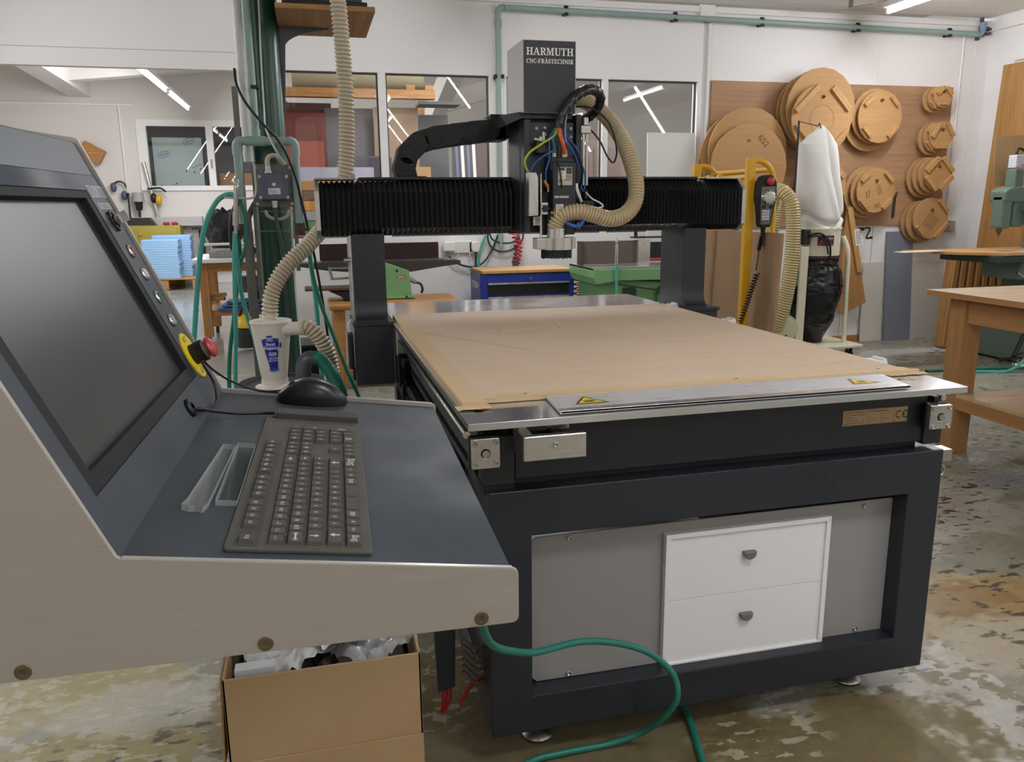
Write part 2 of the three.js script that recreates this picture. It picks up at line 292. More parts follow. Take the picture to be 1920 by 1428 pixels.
// the room beyond
struct('wall_far', [bx(-6.3, 8.3, -0.1, 1.70, -15.8, -16), bx(-6.3, -2.83, 1.7, 2.88, -15.8, -16), bx(0.6, 8.3, 1.7, 2.88, -15.8, -16), bx(-6.3, 8.3, 2.88, 4.2, -15.8, -16)], M.wallB);
struct('wall_far_left', bx(-6.3, -6.2, -0.1, 4.2, ZW - 0.1, -16), M.wallB);
struct('wall_far_right', bx(8.2, 8.3, -0.1, 4.2, ZW - 0.1, -16), M.wallB);
struct('wall_over_partition', [bx(-6.3, 8.3, 3.12, 4.2, ZW - 0.01, ZW - 0.1), bx(-6.3, -5.3, -0.1, 3.12, ZW - 0.01, ZW - 0.1), bx(6.42, 8.3, -0.1, 3.12, ZW - 0.01, ZW - 0.1)], M.wallB);
struct('ceiling_back_room', bx(-6.3, 8.3, 3.75, 3.85, ZW - 0.1, -16), std(0xcfcac2, 0.8));
struct('trim_6', [bx(-6.2, -2.85, 3.1, 3.13, -15.8, -15.77), bx(-3.08, -3.05, 0.5, 3.13, -15.8, -15.77)], M.trim);
{ // roof beams of the back room
  const b = sgroup('roof_beam');
  mk('purlin', bar([-3.66, 3.4, -15.8], [-3.66, 3.62, -8.5], 0.34, 0.34), M.wallB, b);
  mk('rafter', bar([-3.5, 3.42, -14.6], [-0.6, 3.72, -14.6], 0.25, 0.2), M.wallB, b);
  mk('purlin', bar([1.9, 2.6, -12.5], [1.9, 3.6, -8], 0.2, 0.3), M.wallB, b);
  mk('rafter', bar([1.9, 2.75, -12], [4.5, 3.6, -12], 0.2, 0.25), M.wallB, b);
}
{ // far window: white frame, dark night behind two sashes
  const w = sgroup('window_6'), z = -15.8, x0 = -2.83, xm = -1.62, x1 = 0.6, f = 0.11;
  mk('frame', [bx(x0, x0 + 0.16, 1.7, 2.88, z + 0.02, z - 0.08), bx(xm - 0.06, xm + 0.06, 1.7, 2.88, z + 0.03, z - 0.08), bx(-0.48, -0.36, 1.7, 2.88, z + 0.03, z - 0.08), bx(x1 - 0.12, x1, 1.7, 2.88, z + 0.02, z - 0.08), bx(x0, x1, 2.77, 2.88, z + 0.02, z - 0.08), bx(x0, x1, 1.66, 1.745, z + 0.04, z - 0.08)], M.trim, w);
  mk('handle', [bx(xm - 0.012, xm + 0.012, 2.05, 2.2, z + 0.03, z + 0.06)], M.grey, w);
  mk('pane', bx(x0 + 0.16, xm - 0.06, 1.745, 2.77, z - 0.04, z - 0.05), M.glass, w);
  mk('pane', bx(xm + 0.06, -0.48, 1.745, 2.77, z - 0.04, z - 0.05), M.glass, w);
  mk('pane', bx(-0.36, x1 - 0.12, 1.745, 2.77, z - 0.04, z - 0.05), M.glass, w);
  struct('wall_outside', [bx(-4, 2, 0.2, 4, -17.0, -17.1)], std(0x77767c, 0.9)); struct('sill_outside', [bx(-4, 2, 1.2, 1.5, -16.0, -17)], std(0x77767c, 0.9));
  const sheetTex = canvasTex(512, 560, (c, W2, H2) => {
    c.fillStyle = '#aebbb8'; c.fillRect(0, 0, W2, H2); c.fillStyle = 'rgba(170,190,180,.5)'; c.fillRect(0, 0, W2, 140);
    const logo = (x, y, r) => { c.save(); c.translate(x, y); c.rotate(-0.22); c.strokeStyle = c.fillStyle = '#4a5a9c'; c.lineWidth = 5; c.beginPath(); c.ellipse(0, 0, r, r * 0.42, 0, 0, 7); c.stroke(); c.font = `italic bold ${r * 0.5}px sans-serif`; c.textAlign = 'center'; c.fillText('AQUA', 0, r * 0.16); c.restore(); };
    logo(110, 150, 62); logo(380, 30, 62); logo(450, 530, 62);
    c.fillStyle = '#3d4a50'; for (const [x, y] of [[330, 300], [412, 308], [480, 280], [60, 430], [140, 442], [215, 412]]) { c.beginPath(); c.arc(x, y, 9, 0, 7); c.fill(); }
    c.fillStyle = 'rgba(90,110,120,.35)'; c.save(); c.rotate(-0.3); c.fillRect(290, 365, 110, 16); c.fillRect(-40, 452, 100, 16); c.restore();
  });
  const s = thing('insulation_board', 'pale green insulation board with blue oval logos standing behind the far left window', 'board', [-2.22, 1.5, -16.1]);
  mk('sheet', bx(-0.42, 0.42, 0, 1.1, 0, -0.04), std(0xaebbb8, 0.8), s);
  mk('print', decal(0.84, 1.1, 0, 0.55, 0.001), decalMat(sheetTex, 0.8), s, { keep: true });
  tag(mk('crate', bx(-1.55, -0.55, 1.501, 1.98, -16.3, -16.7), W.ply), 'brown wooden crate seen through the far right sash', 'crate');
}
// ---------- lamps ----------
function tubeLamp(name, label, x, y, z, len, lamp = true) {
  const t = thing(name, label, 'lamp', [x, y, z]);
  mk('housing', rbox(0.11, 0.05, len, 0.01, 0, 0.035, 0), M.white, t);
  const tb = mk('tube', cyl(0.017, 0.017, len - 0.06, 14, 0, -0.02, 0, PI / 2), M.tubeGlow, t); tb.castShadow = false;
  for (const s of [-1, 1]) mk('socket', box(0.03, 0.05, 0.025, 0, -0.01, s * (len / 2 - 0.014)), M.white, t);
  const pw = z < ZW ? 1.35 : 1;
  // a tube shines to both sides and down: two faces, tilted left and right
  if (lamp) for (const s of [-1, 1]) { const l = new THREE.RectAreaLight(TUBE_COLOR, TUBE_LIGHT * pw, 0.07, len - 0.06); l.name = 'tube_light'; l.position.set(s * 0.032, -0.042, 0); l.lookAt(V(s * 0.032 + s * 0.8, -0.042 - 0.6, 0)); l.castShadow = true; t.add(l); }
  return t;
}
HALL_TUBES.forEach(([x, z], i) => { const where = `${x < 0 ? 'left' : x < 3 ? 'middle' : 'right'} row of the hall ceiling, ${z > 1 ? 'behind the camera' : z > -3 ? 'over the machine end' : 'near the glass partition'}`; const t = tubeLamp('tube_lamp', `unseen fluorescent batten lamp in the ${where}`, x, 2.95, z, 1.5); t.userData.group = 'fluorescent lamps of the hall'; if (i === HALL_TUBES.length - 1) t.userData.label = 'bright fluorescent batten lamp at the top right above the round forms'; });  // all but the last out of view; several added as fill for even light
BACK_TUBES.forEach(([x, z], i) => tubeLamp('tube_lamp', ['long bright tube lamp hanging at upper left, its nearer half', 'long bright tube lamp hanging at upper left, its farther half', 'added unseen tube lamp behind the second pane of the partition', 'added unseen tube lamp behind the fourth pane of the partition', 'added unseen tube lamp of the back room left of the frame'][i], x, 2.95, z, i < 2 ? 2.0 : 1.5));  // the last three are hidden lamps, added to brighten the back room
// ---------- the milling machine ----------
const cnc = thing('milling_machine', 'large anthracite gantry milling machine with pale wooden bed, black bellows and aluminium table', 'machine', [0.93, 0, -2.7]);
{
  const O = [-0.93, 0, 2.7], part = (n, g, m, p = cnc, o = {}) => mk(n, (Array.isArray(g) ? g : [g]).map((q) => tf(q, ...(p === cnc ? O : O))), m, p, o);
  const screw = (x, y, z, r, p = cnc) => { part('screw', [lathe([[0, 0.2 * r], [r * 0.45, 0.2 * r], [r * 0.5, r * 0.7], [r * 0.9, r * 0.75], [r, r * 0.45], [r, 0]].map(([a, b]) => [Math.max(a, 1e-5), b]), 14, x, y, z, PI / 2)], M.steel, p); };
  // base frame: front portal, long beams, rear portal
  const fs = roundPoly([[0.3584, 0.0795], [1.5872, 0.0795], [1.5872, 0.7105], [0.3584, 0.7105]], 0.004);
  holeR(fs, 0.461, 1.488, 0.178, 0.596);
  part('base_frame', [ext(fs, 0.1, 0.003, 0, 0, -1.7785), bx(0.362, 0.46, 0.61, 0.7085, -1.77, -3.72, 0.003), bx(1.486, 1.584, 0.61, 0.7085, -1.77, -3.72, 0.003), bx(0.362, 0.46, 0.08, 0.18, -1.77, -3.72, 0.003), bx(1.486, 1.584, 0.08, 0.18, -1.77, -3.72, 0.003), ext(fs.clone(), 0.1, 0.003, 0, 0, -3.82), bx(0.37, 1.58, 0.58, 0.7, -1.79, -3.7)], M.anth);
  for (const [x, z] of [[0.499, -1.772], [1.428, -1.78], [0.499, -3.75], [1.428, -3.75]]) part('foot', [lathe([[0.001, 0], [0.04, 0], [0.042, 0.012], [0.02, 0.022], [0.012, 0.03], [0.012, 0.085]], 18, x, 0, z), cyl(0.02, 0.02, 0.012, 6, x, 0.06, z)], M.steel);
  part('side_panel', [bx(0.385, 0.39, 0.18, 0.61, -1.79, -3.72)], M.anth2);
  part('side_panel', [bx(1.555, 1.56, 0.18, 0.61, -1.79, -3.72)], M.anth2);
  { // sheet metal infill with cut corners, and the white drawer unit
    const s = poly([[0.474, 0.192], [0.486, 0.18], [1.488, 0.177], [1.503, 0.19], [1.496, 0.556], [1.484, 0.567], [0.484, 0.567], [0.474, 0.556]]);
    part('front_panel', [ext(s, 0.004, 0.0008, 0, 0, -1.736)], M.panelGrey);
    for (const [x, y] of [[0.569, 0.556], [1.401, 0.552], [0.569, 0.19], [1.404, 0.19]]) screw(x, y, -1.732, 0.007);
    const fr = poly([[0.819, 0.17], [1.290, 0.17], [1.290, 0.541], [0.819, 0.541]]); holeR(fr, 0.833, 1.277, 0.183, 0.529);
    const d = new THREE.Group(); d.name = 'drawer_unit'; cnc.add(d); 
    part('drawer_frame', [ext(fr, 0.022, 0.001, 0, 0, -1.736)], M.white, d);
    for (const [a, b, hy] of [[0.3575, 0.529, 0.464], [0.183, 0.3565, 0.290]]) {
      part('drawer', [bx(0.833, 1.277, a, b, -1.74, -1.7205, 0.001)], M.white, d);
      const h = new THREE.Shape(); h.moveTo(-0.017, 0.008); h.lineTo(0.017, 0.008); h.quadraticCurveTo(0.018, -0.012, 0, -0.013); h.quadraticCurveTo(-0.018, -0.012, -0.017, 0.008);
      part('drawer_handle', [ext(h, 0.016, 0.0025, 1.053, hy, -1.7215)], M.grey2, d);
    }
  }
  part('latch', [bx(1.587, 1.592, 0.645, 0.70, -1.70, -1.76, 0.001), bx(1.592, 1.634, 0.668, 0.698, -1.70, -1.705), bx(1.592, 1.634, 0.696, 0.70, -1.70, -1.74), bx(1.63, 1.634, 0.668, 0.70, -1.70, -1.74), tor(0.016, 0.003, 16, 1.608, 0.64, -1.71)], M.steel);
  // table: front beam, side beams, aluminium plate
  part('table_beam', [bx(0.427, 1.54, 0.731, 0.884, -1.70, -1.80, 0.003), bx(0.41, 0.5, 0.731, 0.884, -1.72, -3.75, 0.003), bx(1.46, 1.545, 0.731, 0.884, -1.72, -3.75, 0.003), bx(0.42, 1.54, 0.70, 0.74, -1.73, -3.7)], M.anth2);
  part('side_rail', [bx(0.338, 0.352, 0.765, 0.853, -1.69, -3.78, 0.001), bx(0.352, 0.425, 0.722, 0.84, -1.692, -1.76, 0.003), bx(0.352, 0.425, 0.70, 0.72, -1.70, -3.78)], M.anth2);
  part('side_rail', [bx(1.55, 1.564, 0.765, 0.853, -1.69, -3.78, 0.001), bx(1.53, 1.585, 0.724, 0.838, -1.692, -1.75, 0.003)], M.anth2);
  part('guide_rod', [rod([0.312, 0.852, -1.68], [0.312, 0.852, -3.78], 0.0085)], M.chrome);
  part('guide_rod', [rod([1.588, 0.845, -1.70], [1.588, 0.845, -3.78], 0.0085)], M.chrome);
  part('drag_rail', [bx(0.325, 0.36, 0.60, 0.64, -1.9, -3.78), ...Array.from({ length: 40 }, (_, i) => rbox(0.03, 0.035, 0.03, 0.006, 0.34, 0.668, -2.0 - i * 0.034))], M.black);
  for (const [x0, x1, y0, y1] of [[0.318, 0.383, 0.7765, 0.846], [1.516, 1.582, 0.774, 0.837]]) {
    const p = new THREE.Group(); p.name = 'bearing_block'; cnc.add(p); const xm = (x0 + x1) / 2, ym = (y0 + y1) / 2;
    part('backing', [bx(x0 - 0.003, x1 + 0.003, y0 - 0.003, y1 + 0.003, -1.69, -1.672, 0.004)], M.black, p);
    part('plate', [ext(holeC(roundPoly([[x0, y0], [x1, y0], [x1, y1], [x0, y1]], 0.005), xm, ym, 0.0105), 0.012, 0.0012, 0, 0, -1.672)], M.alu, p);
    part('shaft_end', [cyl(0.0085, 0.0085, 0.016, 20, xm, ym, -1.664, PI / 2), cyl(0.0035, 0.0035, 0.017, 8, xm, ym, -1.664, PI / 2)], M.steel, p);
    for (const dx of [-1, 1]) for (const dy of [-1, 1]) screw(xm + dx * 0.0235, ym + dy * 0.0245, -1.6602, 0.006, p);
  }
  const ps = roundPoly([[0.3, 1.5915], [1.556, 1.5915], [1.556, 3.81], [0.3, 3.81]], 0.003);
  part('table_plate', [ext(ps, 0.016, 0.0008, 0, 0, 0).rotateX(-PI / 2).translate(0, 0.885, 0)], M.aluPlate);
  part('plate_hole', [cyl(0.012, 0.012, 0.002, 20, 0.343, 0.9004, -1.691)], M.black);
  { const scr = canvasTex(256, 96, (c) => { c.strokeStyle = 'rgba(60,60,62,.85)'; c.lineWidth = 5; c.font = 'bold 60px sans-serif'; c.fillStyle = 'rgba(60,60,62,.75)'; c.fillText('19447 (ᴍᴜᴛ', 4, 66); });
    part('ink_mark', [decal(0.11, 0.045, 1.455, 0.9015, -1.705, -PI / 2, 0, 0.06)], new THREE.MeshStandardMaterial({ map: scr, transparent: true, roughness: 0.6 }), cnc, { keep: true }); }
  for (const [x, z] of [[0.473, -1.774], [1.029, -1.783], [1.449, -1.787]]) part('table_bolt', [cyl(0.0085, 0.0095, 0.008, 16, x, 0.905, z), cyl(0.004, 0.004, 0.013, 10, x, 0.909, z)], M.steel);
  for (const [x, z] of [[1.53, -1.9], [1.54, -2.75], [1.54, -3.25]]) part('edge_clip', [rbox(0.035, 0.012, 0.06, 0.003, x, 0.908, z), rbox(0.012, 0.02, 0.05, 0.003, x + 0.012, 0.91, z)], M.pipeW);
  { // cover strip with the two triangular warning signs
    const cs = poly([[0.507, 1.607], [1.40, 1.607], [1.434, 1.765], [0.518, 1.765]]);
    const g = new THREE.Group(); g.name = 'cover_strip'; cnc.add(g);
    part('strip', [ext(cs, 0.006, 0.0006).rotateX(-PI / 2).translate(0, 0.9035, 0)], std(0xc6c6c8, 0.7, 0.3, { roughnessMap: scratchR }), g);
    part('strip_lip', [bx(0.509, 1.401, 0.9045, 0.9105, -1.607, -1.632, 0.001)], M.alu, g);
    const wt = canvasTex(256, 220, (c) => { c.fillStyle = '#e9c51a'; c.beginPath(); c.moveTo(128, 4); c.lineTo(252, 216); c.lineTo(4, 216); c.fill(); c.strokeStyle = '#1a1712'; c.lineWidth = 14; c.lineJoin = 'round'; c.beginPath(); c.moveTo(128, 22); c.lineTo(236, 205); c.lineTo(20, 205); c.closePath(); c.stroke();
      c.fillStyle = '#1a1712'; c.beginPath(); c.ellipse(128, 160, 46, 16, -0.15, 0, 7); c.fill(); c.fillRect(80, 120, 96, 12); for (const x of [100, 120, 140]) c.fillRect(x, 128, 10, 30); });
    const tri = (pts) => { const q = new THREE.BufferGeometry(); q.setAttribute('position', new THREE.Float32BufferAttribute(pts.flatMap(([x, z]) => [x, 0.9102, z]), 3)); q.setAttribute('uv', new THREE.Float32BufferAttribute([0, 0, 1, 0, 0.5, 1], 2)); q.computeVertexNormals(); return q; };
    const wm = decalMat(wt, 0.4);
    part('warning_sign', [tri([[0.557, -1.658], [0.642, -1.658], [0.598, -1.727]])], wm, g, { keep: true });
    part('warning_sign', [tri([[1.278, -1.658], [1.361, -1.660], [1.305, -1.72]])], wm, g, { keep: true });
  }
  { // milled clamp block under the front edge
    const g = new THREE.Group(); g.name = 'clamp_block'; cnc.add(g);
    part('block', [bx(0.422, 0.566, 0.8035, 0.861, -1.60, -1.618, 0.004), bx(0.422, 0.447, 0.8035, 0.861, -1.604, -1.70, 0.002), bx(0.43, 0.55, 0.85, 0.882, -1.675, -1.70, 0.002), bx(0.43, 0.55, 0.806, 0.835, -1.61, -1.69)], M.alu, g);
    part('slot', [bx(0.45, 0.535, 0.834, 0.838, -1.62, -1.675), rbox(0.03, 0.012, 0.03, 0.004, 0.515, 0.851, -1.665)], M.black, g);
    screw(0.494, 0.838, -1.6005, 0.0065, g); screw(0.556, 0.853, -1.6005, 0.003, g);
  }
  { const tp = canvasTex(768, 168, (c, w, h) => { c.fillStyle = '#a98a68'; c.fillRect(0, 0, w, h); c.strokeStyle = '#6b5238'; c.lineWidth = 5; c.strokeRect(3, 3, w - 6, h - 6); c.beginPath(); c.moveTo(245, 8); c.lineTo(245, h - 8); c.moveTo(600, 4); c.lineTo(600, h - 4); c.stroke(); c.fillStyle = '#3b2a1c'; c.font = 'bold 21px sans-serif';
      ['Harmuth CNC-Frästechnik', 'Maschinenbau GmbH', 'Frästechnik', 'D - 04249  Tel. 30', 'www.harmuth-cnc.de'].forEach((t, i) => c.fillText(t, 16, 34 + i * 29, 222));
      c.font = 'bold 27px sans-serif'; c.fillText('Portalfräsmaschine', 275, 36); c.font = '20px sans-serif'; ['Typ', 'Baujahr', 'Maschinen-Nr.', 'Gewicht'].forEach((t, i) => c.fillText(t, 265, 68 + i * 28)); ['Premium 1510', '2014', 'M 100 1706', '900 kg'].forEach((t, i) => c.fillText(t, 440, 68 + i * 28));
      c.strokeStyle = '#211710'; c.lineWidth = 11; c.beginPath(); c.arc(665, 84, 36, 0.9, 5.4); c.stroke(); c.beginPath(); c.arc(745, 84, 36, 0.9, 5.4); c.moveTo(712, 84); c.lineTo(740, 84); c.stroke(); });
    const g = new THREE.Group(); g.name = 'type_plate'; cnc.add(g);
    part('plate', [bx(1.286, 1.479, 0.790, 0.8315, -1.6985, -1.70)], std(0xa98a68, 0.45, 0.3), g);
    part('print', [decal(0.193, 0.0415, 1.3825, 0.81075, -1.6982)], decalMat(tp, 0.45, { metalness: 0.2 }), g, { keep: true }); }
  // gantry columns: square tubes that flare forward into a foot
  const col = (x0, x1, f0, f1) => {
    const s = new THREE.Shape(); s.moveTo(3.42, 1.245); s.lineTo(3.185, 1.245); s.lineTo(3.185, 0.985); s.quadraticCurveTo(3.183, 0.93, 3.15, 0.915); s.lineTo(3.15, 0.897); s.lineTo(3.42, 0.897);
    part('gantry_column', [ext(s, x1 - x0, 0.003).rotateY(PI / 2).translate(x0, 0, 0), bx(f0 - 0.004, f1 + 0.006, 0.892, 0.906, -3.145, -3.42, 0.002), bx(f0, f1, 0.655, 0.893, -3.155, -3.42, 0.003)], M.anth);
  };
  col(0.158, 0.284, 0.150, 0.301); col(1.556, 1.66, 1.566, 1.712);
  part('column_strip', [bx(0.150, 0.157, 0.66, 1.24, -3.2, -3.4), cyl(0.008, 0.01, 0.025, 12, 0.138, 1.147, -3.19, 0, 0, PI / 2)], M.alu);
  part('limit_switch', [rbox(0.022, 0.145, 0.05, 0.008, 0.133, 0.795, -3.17), cyl(0.006, 0.006, 0.05, 8, 0.142, 0.7, -3.17)], M.black);
  part('switch_cable', [tube([[0.133, 0.865, -3.17], [0.128, 0.90, -3.17], [0.14, 0.915, -3.18], [0.15, 0.90, -3.19]], 0.003)], M.pipeW);
  part('bearing_carriage', [rbox(0.05, 0.1, 0.16, 0.004, 0.325, 0.832, -3.12)], M.steel);
  part('drive_motor', [rbox(0.05, 0.13, 0.1, 0.006, 0.326, 0.73, -3.08), rbox(0.04, 0.05, 0.06, 0.006, 0.33, 0.655, -3.03), rbox(0.04, 0.03, 0.12, 0.006, 0.33, 0.77, -3.0), cyl(0.012, 0.012, 0.1, 10, 0.33, 0.69, -3.0, PI / 2)], M.blackGloss);
  part('tall_post', [bx(0.312, 0.342, 0.08, 0.66, -3.02, -3.06)], M.black);
  // beam under folded bellows
  const sec = [[-3.37, 1.447], [-3.20, 1.447], [-3.15, 1.402], [-3.15, 1.266], [-3.197, 1.237], [-3.37, 1.237]];
  const bellows = (xa, xb, n, lean) => {
    const ring = (x, ins, k) => sec.map(([z, y], i) => V(x + (i === 1 ? lean * 0.5 : 0), y + (i < 2 ? -ins : i > 3 ? ins : 0), z - (i > 0 && i < 5 ? ins * (i === 1 || i === 4 ? 0.5 : 1) : 0)));
    const pos = []; const st = []; for (let i = 0; i <= 2 * n; i++) st.push(ring(xa + (xb - xa) * i / (2 * n), i % 2 ? 0 : 0.012));
    for (let i = 0; i < 2 * n; i++) for (let k = 0; k < 5; k++) for (const v of [st[i][k], st[i][k + 1], st[i + 1][k], st[i + 1][k], st[i][k + 1], st[i + 1][k + 1]]) pos.push(...v.toArray());
    const g = new THREE.BufferGeometry(); g.setAttribute('position', new THREE.Float32BufferAttribute(pos, 3)); g.computeVertexNormals(); return g;
  };
  const bm = std(0x101114, 0.5, 0, { side: THREE.DoubleSide });
  part('bellows', [bellows(0.047, 0.80, 38, 0.0)], bm); part('bellows', [bellows(1.05, 1.80, 46, 0.0)], bm);
  part('beam', [bx(0.05, 1.80, 1.26, 1.42, -3.19, -3.40), bx(0.2, 1.62, 1.449, 1.459, -3.205, -3.38, 0.002), bx(0.05, 1.8, 1.236, 1.26, -3.25, -3.4)], M.black);
  const endS = [[3.145, 1.262], [3.195, 1.231], [3.40, 1.231], [3.40, 1.453], [3.2, 1.453], [3.145, 1.406]];
  for (const x of [0.030, 1.80]) part('end_plate', [ext(poly(endS.map(([a, b]) => [a, b])), 0.016, 0.001).rotateY(PI / 2).translate(x, 0, 0)], M.alu);
  part('beam_cap', [bx(0.035, 0.185, 1.449, 1.456, -3.165, -3.32, 0.001), bx(0.165, 0.185, 1.449, 1.47, -3.19, -3.3, 0.002)], M.panelGrey);
  part('beam_cap', [bx(1.64, 1.80, 1.449, 1.456, -3.165, -3.32, 0.001)], M.alu);
  // head: cover box, carriage, spindle and its fittings
  part('head_cover', [bx(0.798, 1.004, 1.684, 1.938, -3.003, -3.24, 0.002)], std(0xb9b7b5, 0.5, 0.1));
  part('head_cover_front', [bx(0.8025, 0.9995, 1.686, 1.935, -2.997, -3.003, 0.001)], M.anth2);
  { const lt = canvasTex(1024, 420, (c, w, h) => { c.fillStyle = '#eceae6'; c.textAlign = 'center'; c.font = 'bold 200px serif'; c.fillText('HARMUTH', w / 2, 190, w - 20); c.font = 'bold 118px serif'; c.fillText('CNC-FRÄSTECHNIK', w / 2, 345, w - 20); });
    part('lettering', [decal(0.186, 0.0763, 0.901, 1.881, -2.9963)], new THREE.MeshStandardMaterial({ map: lt, transparent: true, roughness: 0.5 }), cnc, { keep: true }); }
  part('head_bracket', [ext(poly([[0.715, 1.675], [0.80, 1.69], [0.80, 1.684], [1.0, 1.684], [1.0, 1.665], [0.80, 1.665], [0.74, 1.64]]), 0.2, 0.002, 0, 0, -3.23)], M.anth2);
  part('carriage', [bx(0.800, 1.028, 1.245, 1.684, -3.06, -3.24, 0.004), bx(0.802, 0.826, 1.245, 1.66, -3.0, -3.07, 0.003), bx(1.005, 1.028, 1.245, 1.68, -3.0, -3.07, 0.003)], M.anth2);
  part('carriage_plate', [bx(0.828, 1.003, 1.30, 1.652, -3.02, -3.06, 0.003), bx(0.866, 1.0, 1.235, 1.40, -2.99, -3.03, 0.004)], M.anth);
  for (const [x, y] of [[0.855, 1.63], [0.888, 1.632], [0.888, 1.608], [0.99, 1.63], [0.99, 1.60]]) screw(x, y, -3.0198, 0.006);
  part('spindle', [rbox(0.09, 0.22, 0.08, 0.008, 0.937, 1.395, -2.965), rbox(0.10, 0.05, 0.08, 0.006, 0.937, 1.497, -2.98), cyl(0.038, 0.038, 0.1, 28, 0.917, 1.285, -2.965), rbox(0.05, 0.05, 0.05, 0.006, 0.868, 1.56, -3.0)], M.anth2);
  { const st = canvasTex(256, 256, (c) => { c.fillStyle = '#b9b3a6'; c.fillRect(0, 0, 256, 256); c.fillStyle = '#3a3a3c'; c.fillRect(8, 8, 110, 40); c.fillRect(150, 8, 98, 90); c.fillStyle = '#e4e0d6'; c.fillRect(12, 60, 120, 100); c.fillStyle = '#7d8c50'; c.fillRect(12, 170, 70, 60); c.fillStyle = '#4a4642'; for (let i = 0; i < 9; i++) c.fillRect(18, 66 + i * 10, 60 + (i * 37) % 46, 4); c.fillRect(110, 180, 130, 10); c.fillStyle = '#8d867a'; c.fillRect(140, 110, 108, 60); });
    part('rating_label', [decal(0.055, 0.065, 0.938, 1.452, -2.9245)], decalMat(st), cnc, { keep: true });
    const s2 = canvasTex(256, 48, (c) => { c.fillStyle = '#cfc8ba'; c.fillRect(0, 4, 76, 40); c.fillRect(88, 4, 166, 40); c.fillStyle = '#4a4642'; c.fillRect(10, 20, 56, 8); c.fillRect(96, 20, 150, 8); });
    part('rating_label', [decal(0.056, 0.009, 0.925, 1.377, -2.9245)], new THREE.MeshStandardMaterial({ map: s2, transparent: true }), cnc, { keep: true });
    const s3 = canvasTex(128, 160, (c) => { c.fillStyle = '#d4cfc4'; c.fillRect(0, 0, 128, 160); c.fillStyle = '#56524c'; for (let i = 0; i < 6; i++) c.fillRect(12, 14 + i * 24, 70 + (i * 29) % 34, 8); });
    part('rating_label', [decal(0.03, 0.035, 0.917, 1.333, -2.9245)], decalMat(s3), cnc, { keep: true });
    part('serial_plate', [bx(0.833, 0.866, 1.272, 1.305, -2.99, -3.02)], M.aluPlate); part('serial_print', [decal(0.03, 0.03, 0.849, 1.288, -2.9895)], decalMat(s3), cnc, { keep: true }); }
  part('cable_gland', [cyl(0.010, 0.010, 0.026, 6, 0.905, 1.522, -2.955), cyl(0.0085, 0.0085, 0.02, 12, 0.905, 1.538, -2.955)], M.steel);
  part('cable_gland', [cyl(0.013, 0.013, 0.024, 6, 0.944, 1.524, -2.955), cyl(0.011, 0.011, 0.018, 12, 0.944, 1.54, -2.955)], M.steel);
  part('air_fitting', [cyl(0.006, 0.006, 0.04, 10, 0.868, 1.592, -2.97), cyl(0.009, 0.009, 0.014, 6, 0.858, 1.588, -2.97), cyl(0.007, 0.007, 0.03, 8, 0.845, 1.585, -2.97, 0, 0, 1.4)], M.steel);
  part('air_fitting', [cyl(0.007, 0.007, 0.03, 10, 0.872, 1.425, -2.95, 0, 0, 0.5), cyl(0.005, 0.005, 0.03, 10, 0.88, 1.41, -2.95)], M.brass);
  part('air_fitting', [cyl(0.008, 0.008, 0.03, 10, 1.036, 1.385, -2.975), cyl(0.006, 0.006, 0.03, 10, 1.01, 1.36, -2.96, 0, 0, 1.2), rbox(0.05, 0.035, 0.04, 0.006, 1.045, 1.345, -2.985)], M.black);
  part('air_fitting', [cyl(0.006, 0.006, 0.02, 10, 0.892, 1.318, -2.93, 0, 0, 1.2), cyl(0.003, 0.003, 0.03, 8, 0.897, 1.318, -2.928)], M.brass);
  part('sensor_block', [ext(roundPoly([[0.799, 1.31], [0.838, 1.31], [0.838, 1.45], [0.829, 1.467], [0.802, 1.467]], 0.004), 0.05, 0.004, 0, 0, -2.985)], M.alu);
  part('guide_rod', [rod([0.853, 1.18, -2.955], [0.853, 1.462, -2.955], 0.0046)], M.chrome);
  part('rod_clamp', [rbox(0.03, 0.045, 0.03, 0.003, 0.863, 1.335, -2.955)], M.alu);
  part('clamp_knob', [ext((() => { const s = new THREE.Shape(); for (let i = 0; i <= 60; i++) { const a = i / 60 * 2 * PI, r = 0.0125 + 0.0025 * Math.cos(6 * a); i ? s.lineTo(r * Math.cos(a), r * Math.sin(a)) : s.moveTo(r, 0); } return s; })(), 0.014, 0.002, 0.866, 1.335, -2.94)], M.black);
  part('pneumatic_cylinder', [rod([1.034, 1.42, -3.0], [1.034, 1.63, -3.0], 0.006), rod([1.048, 1.42, -3.0], [1.048, 1.63, -3.0], 0.006), rbox(0.04, 0.03, 0.03, 0.004, 1.04, 1.625, -3.0), rbox(0.018, 0.03, 0.02, 0.003, 1.042, 1.655, -3.0)], M.alu);
  { // dust shoe
    const g = new THREE.Group(); g.name = 'dust_shoe'; cnc.add(g);
    part('collar', [cyl(0.062, 0.062, 0.045, 40, 0.912, 1.205, -2.95), rbox(0.075, 0.042, 0.06, 0.003, 0.862, 1.206, -2.945), rbox(0.04, 0.042, 0.06, 0.003, 0.965, 1.206, -2.96)], M.alu, g);
    part('hose_port', [cyl(0.033, 0.035, 0.05, 28, 0.910, 1.235, -2.95), cyl(0.0345, 0.0345, 0.006, 28, 0.910, 1.258, -2.95)], M.alu, g);
    part('brush', [cyl(0.053, 0.056, 0.03, 40, 0.912, 1.168, -2.95), ...Array.from({ length: 40 }, (_, i) => { const a = i / 40 * 2 * PI; return box(0.005, 0.034, 0.004, 0.912 + 0.056 * Math.cos(a), 1.167 + rr(-0.002, 0.002), -2.95 + 0.056 * Math.sin(a)); })], M.rubber, g);
  }
